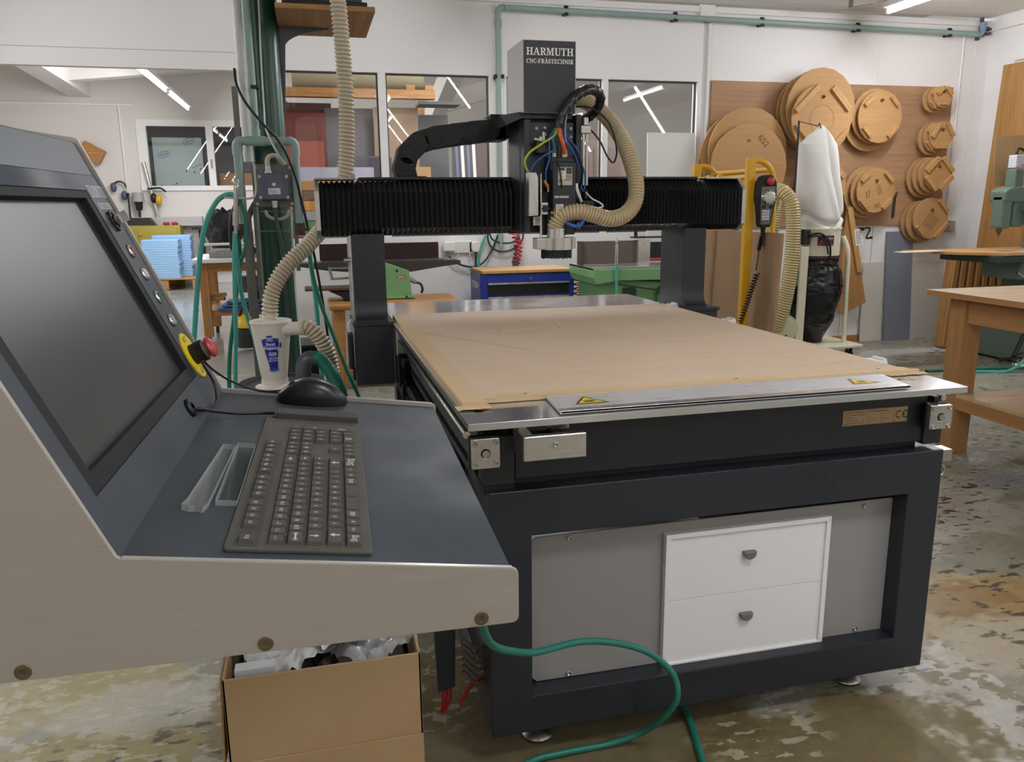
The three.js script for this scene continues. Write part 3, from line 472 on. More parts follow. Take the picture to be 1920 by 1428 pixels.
  // energy chain
  const ch = [[0.392, 1.46], [0.386, 1.50], [0.402, 1.552], [0.447, 1.595], [0.51, 1.615], [0.585, 1.626], [0.66, 1.636], [0.735, 1.645], [0.80, 1.652]];
  for (let i = 0; i < ch.length - 1; i++) {
    const [a, b] = ch[i], [c, d] = ch[i + 1], L = Math.hypot(c - a, d - b), ang = Math.atan2(d - b, c - a), R = 0.043;
    const s = new THREE.Shape(); s.absarc(0, 0, R, PI / 2, 3 * PI / 2); s.lineTo(L, -R * 0.96); s.absarc(L, 0, R * 0.96, -PI / 2, PI / 2); s.closePath();
    part('chain_link', [ext(s, i % 2 ? 0.1 : 0.108, 0.004, 0, 0, i % 2 ? -0.05 : -0.054).rotateZ(ang).translate(a, b, -3.33), tor(0.031, 0.0015, 28, 0, 0, i % 2 ? 0.05 : 0.054).rotateZ(ang).translate(a, b, -3.33)], M.rubber);
  }
  part('chain_mount', [bx(0.735, 0.80, 1.61, 1.70, -3.28, -3.285), bx(0.735, 0.80, 1.605, 1.61, -3.27, -3.4), bx(0.735, 0.80, 1.70, 1.705, -3.27, -3.4), cyl(0.006, 0.006, 0.01, 10, 0.755, 1.675, -3.278, PI / 2), cyl(0.006, 0.006, 0.01, 10, 0.77, 1.675, -3.278, PI / 2)], M.black);
  part('chain_mount', [rbox(0.12, 0.02, 0.14, 0.004, 0.41, 1.455, -3.33)], M.black);
  // cable sleeve and single leads
  part('cable_sleeve', [hose([[0.919, 1.625, -2.95], [0.930, 1.659, -2.95], [0.952, 1.701, -2.95], [0.990, 1.740, -2.96], [1.039, 1.766, -2.98], [1.089, 1.769, -3.02], [1.123, 1.750, -3.06], [1.125, 1.715, -3.1], [1.102, 1.685, -3.14], [1.05, 1.656, -3.18]], 0.0195, 0.034, 0.0024, { colA: [0.012, 0.012, 0.014], colB: [0.012, 0.012, 0.014], w: 8 })], phys(0xffffff, 0.25, 0, { vertexColors: true }), cnc, { keep: true, color: true });
  const lead = (m, r, p, name = 'lead') => part(name, [tube(p, r)], m);
  lead(M.yg, 0.0045, [[0.917, 1.635, -2.95], [0.905, 1.602, -2.945], [0.851, 1.567, -2.94], [0.804, 1.535, -2.94], [0.787, 1.504, -2.94], [0.806, 1.462, -2.955]]);
  lead(M.cableBlue, 0.003, [[0.913, 1.63, -2.95], [0.894, 1.582, -2.94], [0.902, 1.552, -2.935], [0.851, 1.520, -2.935], [0.820, 1.491, -2.94], [0.812, 1.463, -2.955]]);
  lead(M.cableBlue, 0.003, [[0.921, 1.63, -2.95], [0.936, 1.582, -2.93], [0.977, 1.539, -2.93], [1.014, 1.492, -2.95], [1.032, 1.444, -2.97], [1.032, 1.39, -2.98]]);
  lead(M.cableBlue, 0.003, [[0.926, 1.63, -2.95], [0.948, 1.576, -2.93], [0.986, 1.510, -2.93], [1.006, 1.463, -2.95], [1.017, 1.414, -2.97], [1.038, 1.385, -2.98]]);
  lead(M.cableBlue, 0.003, [[0.91, 1.63, -2.955], [0.888, 1.59, -2.955], [0.885, 1.55, -2.95], [0.878, 1.510, -2.93], [0.866, 1.472, -2.93], [0.873, 1.43, -2.95]]);
  lead(M.cableBlue, 0.003, [[0.93, 1.63, -2.95], [0.96, 1.575, -2.925], [0.985, 1.55, -2.925], [1.0, 1.50, -2.94]]);
  lead(M.cableBlue, 0.0075, [[0.94, 1.285, -2.93], [0.970, 1.270, -2.922], [0.995, 1.271, -2.922], [1.013, 1.288, -2.93]]);
  lead(M.pipeW, 0.006, [[1.0, 1.262, -2.94], [0.998, 1.28, -2.94]]);
  lead(M.orange, 0.0085, [[0.921, 1.628, -2.945], [0.923, 1.595, -2.935], [0.934, 1.565, -2.935], [0.944, 1.53, -2.952]]);
  lead(M.cgreen, 0.0055, [[0.913, 1.628, -2.95], [0.897, 1.59, -2.945], [0.900, 1.565, -2.945], [0.905, 1.53, -2.953]]);
  lead(M.black, 0.0035, [[1.004, 1.707, -3.0], [1.039, 1.706, -2.98], [1.085, 1.681, -2.96], [1.124, 1.637, -2.95], [1.145, 1.580, -2.95], [1.154, 1.532, -2.96], [1.145, 1.503, -2.97], [1.127, 1.523, -2.98], [1.101, 1.583, -3.0], [1.065, 1.629, -3.02], [1.01, 1.650, -3.04]]);
  lead(M.black, 0.003, [[0.919, 1.63, -2.95], [0.915, 1.55, -2.93], [0.910, 1.509, -2.918], [0.917, 1.462, -2.918], [0.925, 1.410, -2.92]]);
  lead(M.black, 0.0045, [[0.925, 1.63, -2.955], [0.952, 1.582, -2.93], [0.978, 1.548, -2.92], [1.003, 1.491, -2.93], [1.013, 1.445, -2.95], [1.01, 1.40, -2.99]]);
  lead(M.pipeW, 0.003, [[1.035, 1.394, -2.97], [1.057, 1.370, -2.96], [1.086, 1.354, -2.95], [1.099, 1.342, -2.95], [1.076, 1.334, -2.95], [1.047, 1.339, -2.96]]);
  lead(M.pipeW, 0.006, [[0.985, 1.425, -2.935], [0.988, 1.40, -2.93], [1.0, 1.378, -2.94], [1.012, 1.36, -2.955]]);
  lead(M.grey, 0.0025, [[0.958, 1.70, -2.95], [0.945, 1.66, -2.935], [0.938, 1.61, -2.925], [0.945, 1.57, -2.93], [0.955, 1.56, -2.94]]);
}
tag(mk('dust_hose', hose([[0.910, 1.237, -2.95], [0.908, 1.267, -2.95], [0.927, 1.306, -2.94], [0.983, 1.322, -2.93], [1.051, 1.311, -2.93], [1.123, 1.294, -2.93], [1.185, 1.309, -2.94], [1.232, 1.357, -2.96], [1.245, 1.424, -2.98], [1.238, 1.506, -3.02], [1.227, 1.590, -3.08], [1.204, 1.672, -3.16], [1.164, 1.737, -3.24], [1.10, 1.775, -3.3], [1.0, 1.77, -3.34], [0.9, 1.70, -3.36]], 0.0295, 0.0118, 0.0042, { rad: 24, colA: [0.52, 0.42, 0.25], colB: [0.26, 0.19, 0.09], w: 1 }), M.hose, scene, { keep: true, color: true }), 'yellowish ribbed suction hose looping from the spindle to behind its head', 'hose');
{ // wooden bed on the table
  const bedTex = tex(1024, 1024, (u, v) => {
    const x = u * 1.18, z = v * 1.53, n = fbm(u, v, 6, 6, 5, 501) - 0.5, f = fbm(u, v, 300, 300, 2, 511) - 0.5, l = fbm(u, v, 3, 260, 2, 521) - 0.5;
    let c = mix3([0.86, 0.77, 0.67], [0.77, 0.68, 0.575], clamp(0.5 + n * 0.35 + f * 0.6 + l * 0.6));
    const line = (d, w = 0.0016) => 1 - sst(w * 0.4, w, Math.abs(d)), ring = (cx, cz, r, a, b) => { const an = Math.atan2(z - cz, x - cx); return an > a && an < b ? line(Math.hypot(x - cx, z - cz) - r) : 0; };
    let s = Math.max(ring(0.36, 1.04, 0.13, -3, 1.2), ring(0.36, 1.04, 0.17, -0.6, 1.2), ring(0.2, 1.0, 0.1, -1, 3), line((x - 0.1) * 0.5 + (z - 0.9) * 0.3) * (x < 0.3 ? 1 : 0), line(x * 0.25 - (z - 0.95) * 0.8) * (x < 0.28 ? 0.8 : 0));
    
    return mix3(c, [0.42, 0.29, 0.17], 0.55 * s);
  }, 1);
  const t = thing('spoil_board', 'pale wooden board taped onto the machine table with scored circles and machining lines', 'board', [0.9305, 0.9007, -2.5284]);
  const g = prep(bx(-0.5897, 0.5897, 0, 0.0122, 0.7643, -0.7643, 0.0008), {}), p = g.attributes.position, uv = g.attributes.uv;
  for (let i = 0; i < p.count; i++) uv.setXY(i, (p.getX(i) + 0.59) / 1.18, (0.7643 - p.getZ(i)) / 1.5286);
  mk('board', g, std(0xffffff, 0.75, 0, { map: bedTex }), t, { keep: true });
  const tm = std(0xd0b48c, 0.6), rag = (x0, x1, z0, z1) => { const q = [], n = 14; for (let i = 0; i <= n; i++) q.push([x0 + (x1 - x0) * i / n, z0 + rr(-0.004, 0.004)]); for (let i = 0; i <= n; i++) q.push([x1 - (x1 - x0) * i / n, z1 + rr(-0.004, 0.004)]); return ext(poly(q), 0.0004).rotateX(PI / 2); };
  mk('tape', [bx(-0.617, -0.565, 0.0122, 0.0126, 0.80, -0.764), bx(-0.617, -0.5897, 0.001, 0.0126, 0.80, -0.764), tf(rag(-0.635, -0.555, 0.795, 0.835), 0, 0.0052, 0), bx(-0.61, -0.56, 0.004, 0.0126, 0.7643, 0.80)], tm, t);
  mk('tape', [bx(-0.565, 0.60, 0.0122, 0.0126, 0.775, 0.735), bx(-0.565, 0.62, 0.002, 0.0126, 0.7745, 0.7643), tf(rag(0.52, 0.64, 0.762, 0.79), 0, 0.003, 0)], tm, t);
}
// ---------- control console ----------
const CON = { x: -0.1773, z: -0.70, turn: -0.0336, y: 1.0543, tilt: 0.1346 };
{
  const t = thing('control_console', 'grey machine console with aluminium cheeks, slanted screen and sloping keyboard shelf', 'console', [CON.x, 0, CON.z], CON.turn);
  const Y = CON.y, Wd = 0.675, sl = [-0.176, 0.396], sL = Math.hypot(...sl), sa = Math.atan2(sl[1], sl[0]);
  const cheek = roundPoly([[0, 0.003], [0.353, -0.045], [0.353, -0.1015], [-0.56, -0.1015], [-0.56, 0.455], [-0.28, 0.418], [-0.176, 0.400]], [0.004, 0.007, 0.008, 0.01, 0.03, 0.02, 0.01]);
  const ct = (m) => mk('side_cheek', ext(cheek, 0.005, 0.0007, 0, Y, m), M.brushed, t, { along: 'x', label: 'brushed aluminium cheek' });
  ct(-0.005); ct(-Wd);
  { const ep = [[-0.56, 0.4553], [-0.29, 0.4192], [-0.176, 0.4003], [-0.001, 0.004], [0.004, 0.0027], [0.347, -0.044]], em = std(0xdad7d2, 0.3, 0.6);
    for (const z of [-0.0025, -Wd + 0.0025]) for (let i = 0; i < ep.length - 1; i++) if (i !== 3) mk('polished_edge', bar([ep[i][0], Y + ep[i][1], z], [ep[i + 1][0], Y + ep[i + 1][1], z], 0.0048, 0.0012), em, t); }
  for (const [u, y] of [[0.316, -0.093], [0.116, -0.093], [-0.085, -0.093]]) mk('screw', lathe([[0.0001, 0.0002], [0.0025, 0.0002], [0.003, 0.0012], [0.0068, 0.0012], [0.0072, 0]], 18, u, Y + y, -0.0002, PI / 2), std(0x7a6a50, 0.35, 0.8), t);
  const dk = std(0x3d444b, 1.15, 0, { roughnessMap: patchR });
  // sloping shelf: local frame with u down the slope
  const shelf = new THREE.Group(); shelf.name = 'shelf'; t.add(shelf);
  mk('shelf_plate', [tf(bx(-0.004, 0.352, -0.006, -0.0035, -0.0055, -Wd + 0.0055), 0, 0, 0, 0, 0, -CON.tilt).translate(0, Y, 0), bx(0.3455, 0.3485, Y - 0.099, Y - 0.051, -0.006, -Wd + 0.006)], dk, shelf);
  mk('under_plate', [bx(-0.55, 0.34, Y - 0.1, Y - 0.097, -0.006, -Wd + 0.006), bx(-0.55, -0.545, Y - 0.1, Y + 0.44, -0.006, -Wd + 0.006), bx(-0.55, -0.18, Y + 0.39, Y + 0.394, -0.006, -Wd + 0.006)], dk, t);
  // slanted face: local frame with v up the slope (x), outward normal (y), w (z)
  const face = new THREE.Group(); face.name = 'slanted_face'; face.position.set(0, Y, 0); face.rotation.z = sa; t.add(face);
  // in this frame +x runs up the slope, outward is -y
  const fs = poly([[-0.002, -0.0055], [0.378, -0.0055], [0.378, -Wd + 0.0055], [-0.002, -Wd + 0.0055]].map(([a, b]) => [a, -b])); holeR(fs, 0.05, 0.354, 0.045, 0.582);
  mk('fascia', ext(fs, 0.003).rotateX(-PI / 2).translate(0, 0.003, 0), dk, face);
  mk('hood', bx(0.379, sL - 0.002, 0.0035, 0.0065, -0.0055, -Wd + 0.0055), std(0x4d545b, 0.4, 0), face);
  const bz = poly([[0.05, 0.045], [0.354, 0.045], [0.354, 0.582], [0.05, 0.582]]); holeR(bz, 0.069, 0.342, 0.067, 0.562);
  mk('bezel', [ext(bz, 0.02, 0.001).rotateX(-PI / 2).translate(0, 0.004, 0)], M.rubber, face);
  mk('screen', bx(0.067, 0.344, 0.015, 0.018, -0.064, -0.565), phys(0x202427, 0.45, 0, { clearcoat: 1, clearcoatRoughness: 0.32 }), face);
  const txt = canvasTex(512, 220, (c) => { c.fillStyle = '#c9cdd2'; c.textAlign = 'center'; c.font = 'bold 112px serif'; c.fillText('HARMUTH', 256, 96, 500); c.font = 'bold 62px serif'; c.fillText('FRÄSTECHNIK', 256, 178, 440); });
  mk('lettering', decal(0.078, 0.05).applyMatrix4(new THREE.Matrix4().makeBasis(V(0, 0, -1), V(1, 0, 0), V(0, -1, 0))).translate(0.34, 0.0026, -0.627), new THREE.MeshStandardMaterial({ map: txt, transparent: true, roughness: 0.5 }), face, { keep: true });
  const ring = (r, h, v, w, y = 0.003) => cyl(r, r, h, 24, v, y - h / 2, -w);
  { const k = new THREE.Group(); k.name = 'key_switch'; face.add(k);
    mk('rotary_collar', ext(holeC(disc(0.0165), 0, 0, 0.012), 0.003, 0.0008).rotateX(PI / 2).translate(0.305, 0.0015, -0.622), M.black, k);
    mk('key', [ring(0.008, 0.012, 0.305, 0.622), bx(0.297, 0.313, -0.02, -0.01, -0.6205, -0.6235)], M.chrome, k); }
  for (const [v, c] of [[0.256, 0x8a1c26], [0.218, 0xcfd2d4], [0.179, 0x1d7a4a], [0.139, 0xaeb2b6]]) {
    const b = new THREE.Group(); b.name = 'push_button'; face.add(b);
    mk('bezel_ring', lathe([[0.0075, 0], [0.0108, 0], [0.0108, 0.002], [0.0092, 0.0042], [0.0075, 0.0042]], 24, 0, 0, 0, PI).translate(v, 0.003, -0.62), M.chrome, b);
    mk('button_cap', [ring(0.0073, 0.0052, v, 0.62)], std(c, 0.25), b);
    mk('button_legend', bx(v - 0.004, v + 0.004, 0.0024, 0.003, -0.638, -0.646), std(0x9da2a8, 0.5), b);
  }
  { const e = new THREE.Group(); e.name = 'emergency_stop'; face.add(e); const v = 0.077, w = 0.622;
    const yt = canvasTex(256, 256, (c) => { c.fillStyle = '#e8cf1d'; c.fillRect(0, 0, 256, 256); c.fillStyle = '#2a2510'; c.font = 'bold 44px sans-serif'; c.textAlign = 'center'; c.fillText('NOT', 128, 50); c.fillText('AUS', 128, 240); });
    mk('yellow_plate', ext(disc(0.0385), 0.002, 0.0004).rotateX(PI / 2).translate(v, 0.003, -w), std(0xe0c516, 0.4), e);
    mk('plate_print', tf(new THREE.RingGeometry(0.018, 0.037, 40)).applyMatrix4(new THREE.Matrix4().makeBasis(V(0, 0, -1), V(1, 0, 0), V(0, -1, 0))).translate(v, 0.0006, -w), decalMat(yt, 0.4), e, { keep: true });
    mk('stop_collar', [cyl(0.0165, 0.0175, 0.02, 28, v, -0.009, -w)], M.black, e);
    mk('stop_neck', [cyl(0.012, 0.0145, 0.009, 28, v, -0.0225, -w), cyl(0.0148, 0.0148, 0.002, 28, v, -0.0195, -w)], std(0x9c927c, 0.4), e);
    mk('stop_button', lathe([[0.0001, 0.0115], [0.008, 0.011], [0.0145, 0.0085], [0.0185, 0.0045], [0.0198, 0.001], [0.0185, -0.001], [0.001, -0.001]], 32, 0, 0, 0, PI).scale(0.9, 0.85, 0.9).translate(v, -0.0265, -w), std(0xb0383c, 0.3), e);
  }
  mk('cable_grommet', [lathe([[0.006, 0], [0.0135, 0], [0.0135, 0.004], [0.01, 0.006], [0.006, 0.006]], 20, 0, 0, 0, PI).translate(0.028, 0.003, -0.452)], M.black, face);
  // pedestal behind the left edge of the picture
  mk('pedestal', [rbox(0.12, 0.95, 0.2, 0.01, -0.48, 0.475, -0.34), rbox(0.34, 0.04, 0.5, 0.01, -0.52, 0.02, -0.34)], M.anth, t);
}
// things on the shelf live in shelf coordinates: u down the slope, w away from the camera, h above it
const onShelf = (o, u, w, h, yaw = 0) => {
  const m = new THREE.Matrix4().makeTranslation(CON.x, CON.y, CON.z).multiply(new THREE.Matrix4().makeRotationY(CON.turn)).multiply(new THREE.Matrix4().makeRotationZ(-CON.tilt)).multiply(new THREE.Matrix4().makeTranslation(u, h - 0.0035, -w)).multiply(new THREE.Matrix4().makeRotationY(yaw));
  m.decompose(o.position, o.quaternion, o.scale); return o;
};
{ // rubber keyboard: x down the shelf, -z along the rows
  const kb = onShelf(thing('rubber_keyboard', 'flat grey rubber keyboard with raised keys lying on the console shelf', 'keyboard'), 0.1505, 0.279, 0);
  const kmat = std(0x55544f, 0.75, 0, { map: speck(0xffffff, 0xd8d4cc, 601, 0.08, 0.8) });
  mk('mat', ext(roundPoly([[-0.0685, -0.246], [0.0685, -0.246], [0.0685, 0.246], [-0.0685, 0.246]], 0.005), 0.004, 0.0012).rotateX(-PI / 2), std(0x615f59, 0.75, 0, { map: speck(0xffffff, 0xcfcbc2, 602, 0.12, 0.9) }), kb);
  mk('controller_bar', rbox(0.121, 0.0135, 0.032, 0.002, 0.006, 0.0068, -0.246), std(0x504f4b, 0.7, 0, { map: speck(0xffffff, 0xd8d4cc, 603, 0.1, 0.8) }), kb);
  const rowU = [0.101, 0.128, 0.1455, 0.1635, 0.183, 0.2015].map((u) => u - 0.1505), P = 0.0186;
  const keys = [];                                              // [row, start, width in units, legend, rows high]
  const row = (r, s, list) => { let x = s; for (const k of list) { const [w, l, h = 1] = typeof k === 'string' ? [1, k] : k; if (l !== null) keys.push([r, x, w, l, h]); x += w; } };
  row(0, 0, ['Esc', [1, null], 'F1', 'F2', 'F3', 'F4', [0.5, null], 'F5', 'F6', 'F7', 'F8', [0.5, null], 'F9', 'F10', 'F11', 'F12', [0.3, null], 'Dr', 'Ro', 'Pa']);
  row(1, 0, ['^ °', '1 !', '2 "', '3 §', '4 $', '5 %', '6 &', '7 /', '8 (', '9 )', '0 =', 'ß ?', '´ `', [2, '←'], [0.3, null], 'Ei', 'P1', 'B↑', [0.3, null], 'Nu', '/', '*', '-']);
  row(2, 0, [[1.5, '⇤⇥'], 'Q @', 'W', 'E €', 'R', 'T', 'Z', 'U', 'I', 'O', 'P', 'Ü', '+ *', [1.5, '↵'], [0.3, null], 'En', 'Ed', 'B↓', [0.3, null], '7', '8', '9', [1, '+', 2]]);
  row(3, 0, [[1.8, '⇩'], 'A', 'S', 'D', 'F', 'G', 'H', 'J', 'K', 'L', 'Ö', 'Ä', '# \'', [1.2, '↲'], [3.6, null], '4', '5', '6']);
  row(4, 0, [[2.2, '⇧'], 'Y', 'X', 'C', 'V', 'B', 'N', 'M', ', ;', '. :', '- _', [2.8, '⇧'], [1.3, null], '↑', [1.3, null], '1', '2', '3', [1, 'E', 2]]);
  row(5, 0, [[1.4, 'Strg'], [1.1, '<>'], [1.1, '⊞'], [1.3, 'Alt'], [2.2, ' '], [2.2, ' '], [1.3, 'AltG'], [1.1, '⊟'], [1.1, '≡'], [2.2, 'Strg'], [0.3, null], '←', '↓', '→', [0.3, null], [2, '0'], ',']);
  const cols = 12, rowsN = Math.ceil(keys.length / cols), atlas = canvasTex(1536, rowsN * 128, (c, w, h) => {
    c.fillStyle = '#605e5a'; c.fillRect(0, 0, w, h); c.fillStyle = '#f4f2ee'; c.textAlign = 'center'; c.font = 'bold 56px sans-serif';
    const arrow = (x, y, a, s = 1) => { c.save(); c.translate(x, y); c.rotate(a); c.beginPath(); c.moveTo(0, -24 * s); c.lineTo(16 * s, -2 * s); c.lineTo(5 * s, -2 * s); c.lineTo(5 * s, 22 * s); c.lineTo(-5 * s, 22 * s); c.lineTo(-5 * s, -2 * s); c.lineTo(-16 * s, -2 * s); c.fill(); c.restore(); };
    const glyph = { '⇤⇥': (x, y) => { arrow(x - 22, y, -PI / 2); arrow(x + 22, y, PI / 2); c.fillRect(x - 52, y - 18, 5, 36); c.fillRect(x + 47, y - 18, 5, 36); }, '⇩': (x, y) => arrow(x, y, PI), '⇧': (x, y) => arrow(x, y, 0), '↵': (x, y) => arrow(x, y, -PI / 2), '↲': (x, y) => arrow(x, y, -PI / 2), '←': (x, y) => arrow(x, y, -PI / 2), '→': (x, y) => arrow(x, y, PI / 2), '↑': (x, y) => arrow(x, y, 0), '↓': (x, y) => arrow(x, y, PI), '⊞': (x, y) => { for (const a of [-14, 3]) for (const b of [-14, 3]) c.fillRect(x + a, y + b, 13, 13); }, '⊟': (x, y) => { for (const a of [-14, 3]) for (const b of [-14, 3]) c.fillRect(x + a, y + b, 13, 13); }, '≡': (x, y) => { for (const b of [-14, -3, 8]) c.fillRect(x - 16, y + b, 32, 5); } };
    keys.forEach((k, i) => { const x = (i % cols) * 128 + 64, y = Math.floor(i / cols) * 128 + 64; if (glyph[k[3]]) glyph[k[3]](x, y); else c.fillText(k[3], x, y + 18, 96); });
  });
  const keyMat = std(0xd6d4d0, 0.62, 0, { map: atlas });
  keys.forEach(([r, s, wu, , h], i) => {
    const u0 = rowU[r], hw = (wu * P - 0.0024) / 2, hu = h > 1 ? 0.0165 : 0.0077, cu = h > 1 ? u0 + 0.0092 : u0, cw = 0.236 - (s + wu / 2) * P, H = 0.0042, ins = 0.0014;
    const b = [[-hu, hw], [hu, hw], [hu, -hw], [-hu, -hw]], tp = [[-hu + ins, hw - ins], [hu - ins, hw - ins], [hu - ins, -hw + ins], [-hu + ins, -hw + ins]];
    const pos = [], uv = [], cx = (i % cols) * 128 / 1536, cy = 1 - (Math.floor(i / cols) + 1) / rowsN, cwU = 128 / 1536, chU = 1 / rowsN, blank = [cx + 0.004, cy + 0.004];
    const quad = (A, B, C, D, us) => { for (const k of [0, 1, 2, 0, 2, 3]) { pos.push(...[A, B, C, D][k]); uv.push(...us[k]); } };
    const T3 = tp.map(([x, z]) => [x, H, z]), B3 = b.map(([x, z]) => [x, 0, z]);
    // legends read along the rows, with their top towards the screen
    const asp = clamp(hw / hu, 0.5, 2.2), m = Math.min(0.5, 0.5 * asp), n = Math.min(0.5, 0.5 / asp);
    const U = (a, q) => [cx + cwU * (0.5 + a * m * 0.98), cy + chU * (0.5 + q * n * 0.98)];
    quad(T3[0], T3[1], T3[2], T3[3], [U(-1, 1), U(-1, -1), U(1, -1), U(1, 1)]);
    for (let k = 0; k < 4; k++) { const k2 = (k + 1) % 4; quad(B3[k], B3[k2], T3[k2], T3[k], [blank, blank, blank, blank]); }
    const g = new THREE.BufferGeometry(); g.setAttribute('position', new THREE.Float32BufferAttribute(pos, 3)); g.setAttribute('uv', new THREE.Float32BufferAttribute(uv, 2)); g.computeVertexNormals();
    const k = mk('key', g, keyMat, kb, { keep: true }); k.position.set(cu, 0.004, cw);
  });
  mk('key_well', [bx(-0.061, -0.038, 0.0036, 0.0043, 0.24, -0.115)], kmat, kb);
}
{ // mouse
  const ms = onShelf(thing('computer_mouse', 'black cabled computer mouse at the far edge of the console shelf', 'mouse'), 0.146, 0.642, 0, 0.12);
  const N = 40, K = 24, pos = [], idx = [];
  for (let i = 0; i <= N; i++) for (let k = 0; k <= K; k++) {
    const s = i / N, a = PI * k / K, x = -0.058 + 0.116 * s, e = Math.pow(Math.max(0, 1 - Math.pow(Math.abs(2 * s - 1), 3.2)), 0.55), hw = 0.0295 * e * (0.93 + 0.07 * Math.cos(PI * (2 * s - 1))), h = (0.012 + 0.026 * Math.pow(Math.sin(PI * clamp(0.12 + s * 0.8)), 1.2)) * Math.pow(e, 0.75) + 0.002;
    const ca = Math.cos(a), sa = Math.sin(a), q = 0.6;
    pos.push(x, 0.002 + h * Math.pow(sa, q), hw * Math.sign(ca) * Math.pow(Math.abs(ca), 0.7) * (1 - 0.1 * sa));
    if (i < N && k < K) { const a0 = i * (K + 1) + k, b0 = a0 + K + 1; idx.push(a0, a0 + 1, b0, b0, a0 + 1, b0 + 1); }
  }
  const g = new THREE.BufferGeometry(); g.setAttribute('position', new THREE.Float32BufferAttribute(pos, 3)); g.setIndex(idx); g.computeVertexNormals();
  mk('shell', [g], std(0x141416, 0.3, 0, { side: THREE.DoubleSide }), ms);
  mk('sole', ext((() => { const s = new THREE.Shape(); s.absellipse(0, 0, 0.055, 0.027, 0, 2 * PI); return s; })(), 0.003).rotateX(-PI / 2), M.black, ms);
  mk('scroll_wheel', cyl(0.009, 0.009, 0.006, 20, -0.032, 0.026, 0, PI / 2), M.rubber, ms);
  mk('seam', [tube([[-0.056, 0.012, 0.006], [-0.03, 0.0315, 0.0085], [0.0, 0.0385, 0.011]], 0.0006)], M.blackGloss, ms);
  const sh = (u, w, h) => { const o = onShelf(new THREE.Object3D(), u, w, h); return o.position.toArray(); };
  const A = sh(0.09, 0.640, 0.014);
  tag(mk('mouse_cable', tube([A, sh(0.06, 0.645, 0.013), sh(0.02, 0.63, 0.028), sh(-0.008, 0.60, 0.052), sh(-0.021, 0.585, 0.068), sh(-0.019, 0.575, 0.064), sh(-0.003, 0.585, 0.034), sh(0.004, 0.567, 0.012), sh(0.001, 0.53, 0.010), sh(-0.004, 0.48, 0.016), sh(-0.014, 0.455, 0.024)], 0.0018, 90), M.black), 'thin black mouse cable kinked upward against the slanted console face', 'cable');
  tag(mk('keyboard_cable', tube([sh(0.093, 0.525, 0.008), sh(0.075, 0.528, 0.006), sh(0.045, 0.51, 0.008), sh(0.015, 0.475, 0.018), sh(-0.004, 0.455, 0.025), sh(-0.014, 0.452, 0.024)], 0.0024, 60), M.black), 'black keyboard cable running into the round grommet of the console', 'cable');
  // offcuts of clear acrylic
  const clear = phys(0xffffff, 0.06, 0, { transmission: 1, thickness: 0, ior: 1.49, side: THREE.DoubleSide }), frost = phys(0xe4efec, 0.4, 0, { transmission: 0.75, thickness: 0, side: THREE.DoubleSide });
  const off = (name, label, pts, h0) => { const o = onShelf(thing(name, label, 'offcut'), 0, 0, h0); const sp = roundPoly(pts, 0.0012); mk('bar', [new THREE.ShapeGeometry(sp).rotateX(-PI / 2).translate(0, 0.007, 0), new THREE.ShapeGeometry(sp).rotateX(-PI / 2).translate(0, 0.0004, 0)], clear, o); const e = ext(sp, 0.0066).rotateX(-PI / 2).translate(0, 0.0004, 0), G = e.groups[1]; const side = new THREE.BufferGeometry(); for (const k of ['position', 'normal', 'uv']) { const a = e.attributes[k]; side.setAttribute(k, new THREE.BufferAttribute(a.array.slice(G.start * a.itemSize, (G.start + G.count) * a.itemSize), a.itemSize)); } mk('cut_edge', side, frost, o); return o; };
  off('acrylic_offcut', 'clear acrylic offcut bar with chipped ends, the one farther from the keyboard', [[0.0285, 0.134], [0.036, 0.128], [0.043, 0.1305], [0.0505, 0.126], [0.0535, 0.142], [0.0565, 0.352], [0.0415, 0.354], [0.0315, 0.152]], 0.0005);
  off('acrylic_offcut', 'clear acrylic offcut bar with straight ends touching the keyboard edge', [[0.0595, 0.149], [0.0815, 0.149], [0.0805, 0.362], [0.0585, 0.362]], 0.0005);
}
// ---------- along the partition: round forms on their board ----------
tag(mk('peg_board', [rbox(2.52, 1.277, 0.02, 0.002, 4.768, 1.7585, ZW + 0.0105)], W.board), 'large brown wooden board fixed to the white wall carrying the round forms', 'board');
const ink = (w, h, draw, name, par, x, y, z, rz = 0, s = 1) => { const t = canvasTex(256, Math.round(256 * h / w), (c, a, b) => { c.strokeStyle = c.fillStyle = 'rgba(52,34,20,.85)'; c.lineWidth = 7; c.lineCap = 'round'; draw(c, a, b); }); mk(name, decal(w, h, x, y, z, 0, 0, rz), new THREE.MeshStandardMaterial({ map: t, transparent: true, roughness: 0.8 }), par, { keep: true }); };
// a round form: a disc with a hanging hole, with cleats screwed to its face
function form(label, x, y, z, R, { th = 0.019, cleats = [], holeR: hr = 0.014, hy = 0.6, groove = 0, group } = {}) {
  const t = thing('round_form', label, 'wooden form', [x, y, z], 0, group);
  mk('disc', ext(holeC(disc(R), 0, hy * R, hr), th, 0.0015, 0, 0, -th), W.form, t);
  for (const [a, rad, len, w] of cleats) { const c = mk('cleat', rbox(len, w, 0.026, 0.002), W.birch, t); c.rotation.z = a; c.position.set(-Math.sin(a) * rad, Math.cos(a) * rad, 0.013); mk('cleat_screw', [cyl(0.004, 0.004, 0.003, 8, -len * 0.36, 0, 0.0125, PI / 2), cyl(0.004, 0.004, 0.003, 8, len * 0.36, 0, 0.0125, PI / 2)], M.iron, c); }
  if (groove) mk('groove', tor(groove, 0.0035, 60, 0, 0, -0.0005), W.board, t);
  return t;
}
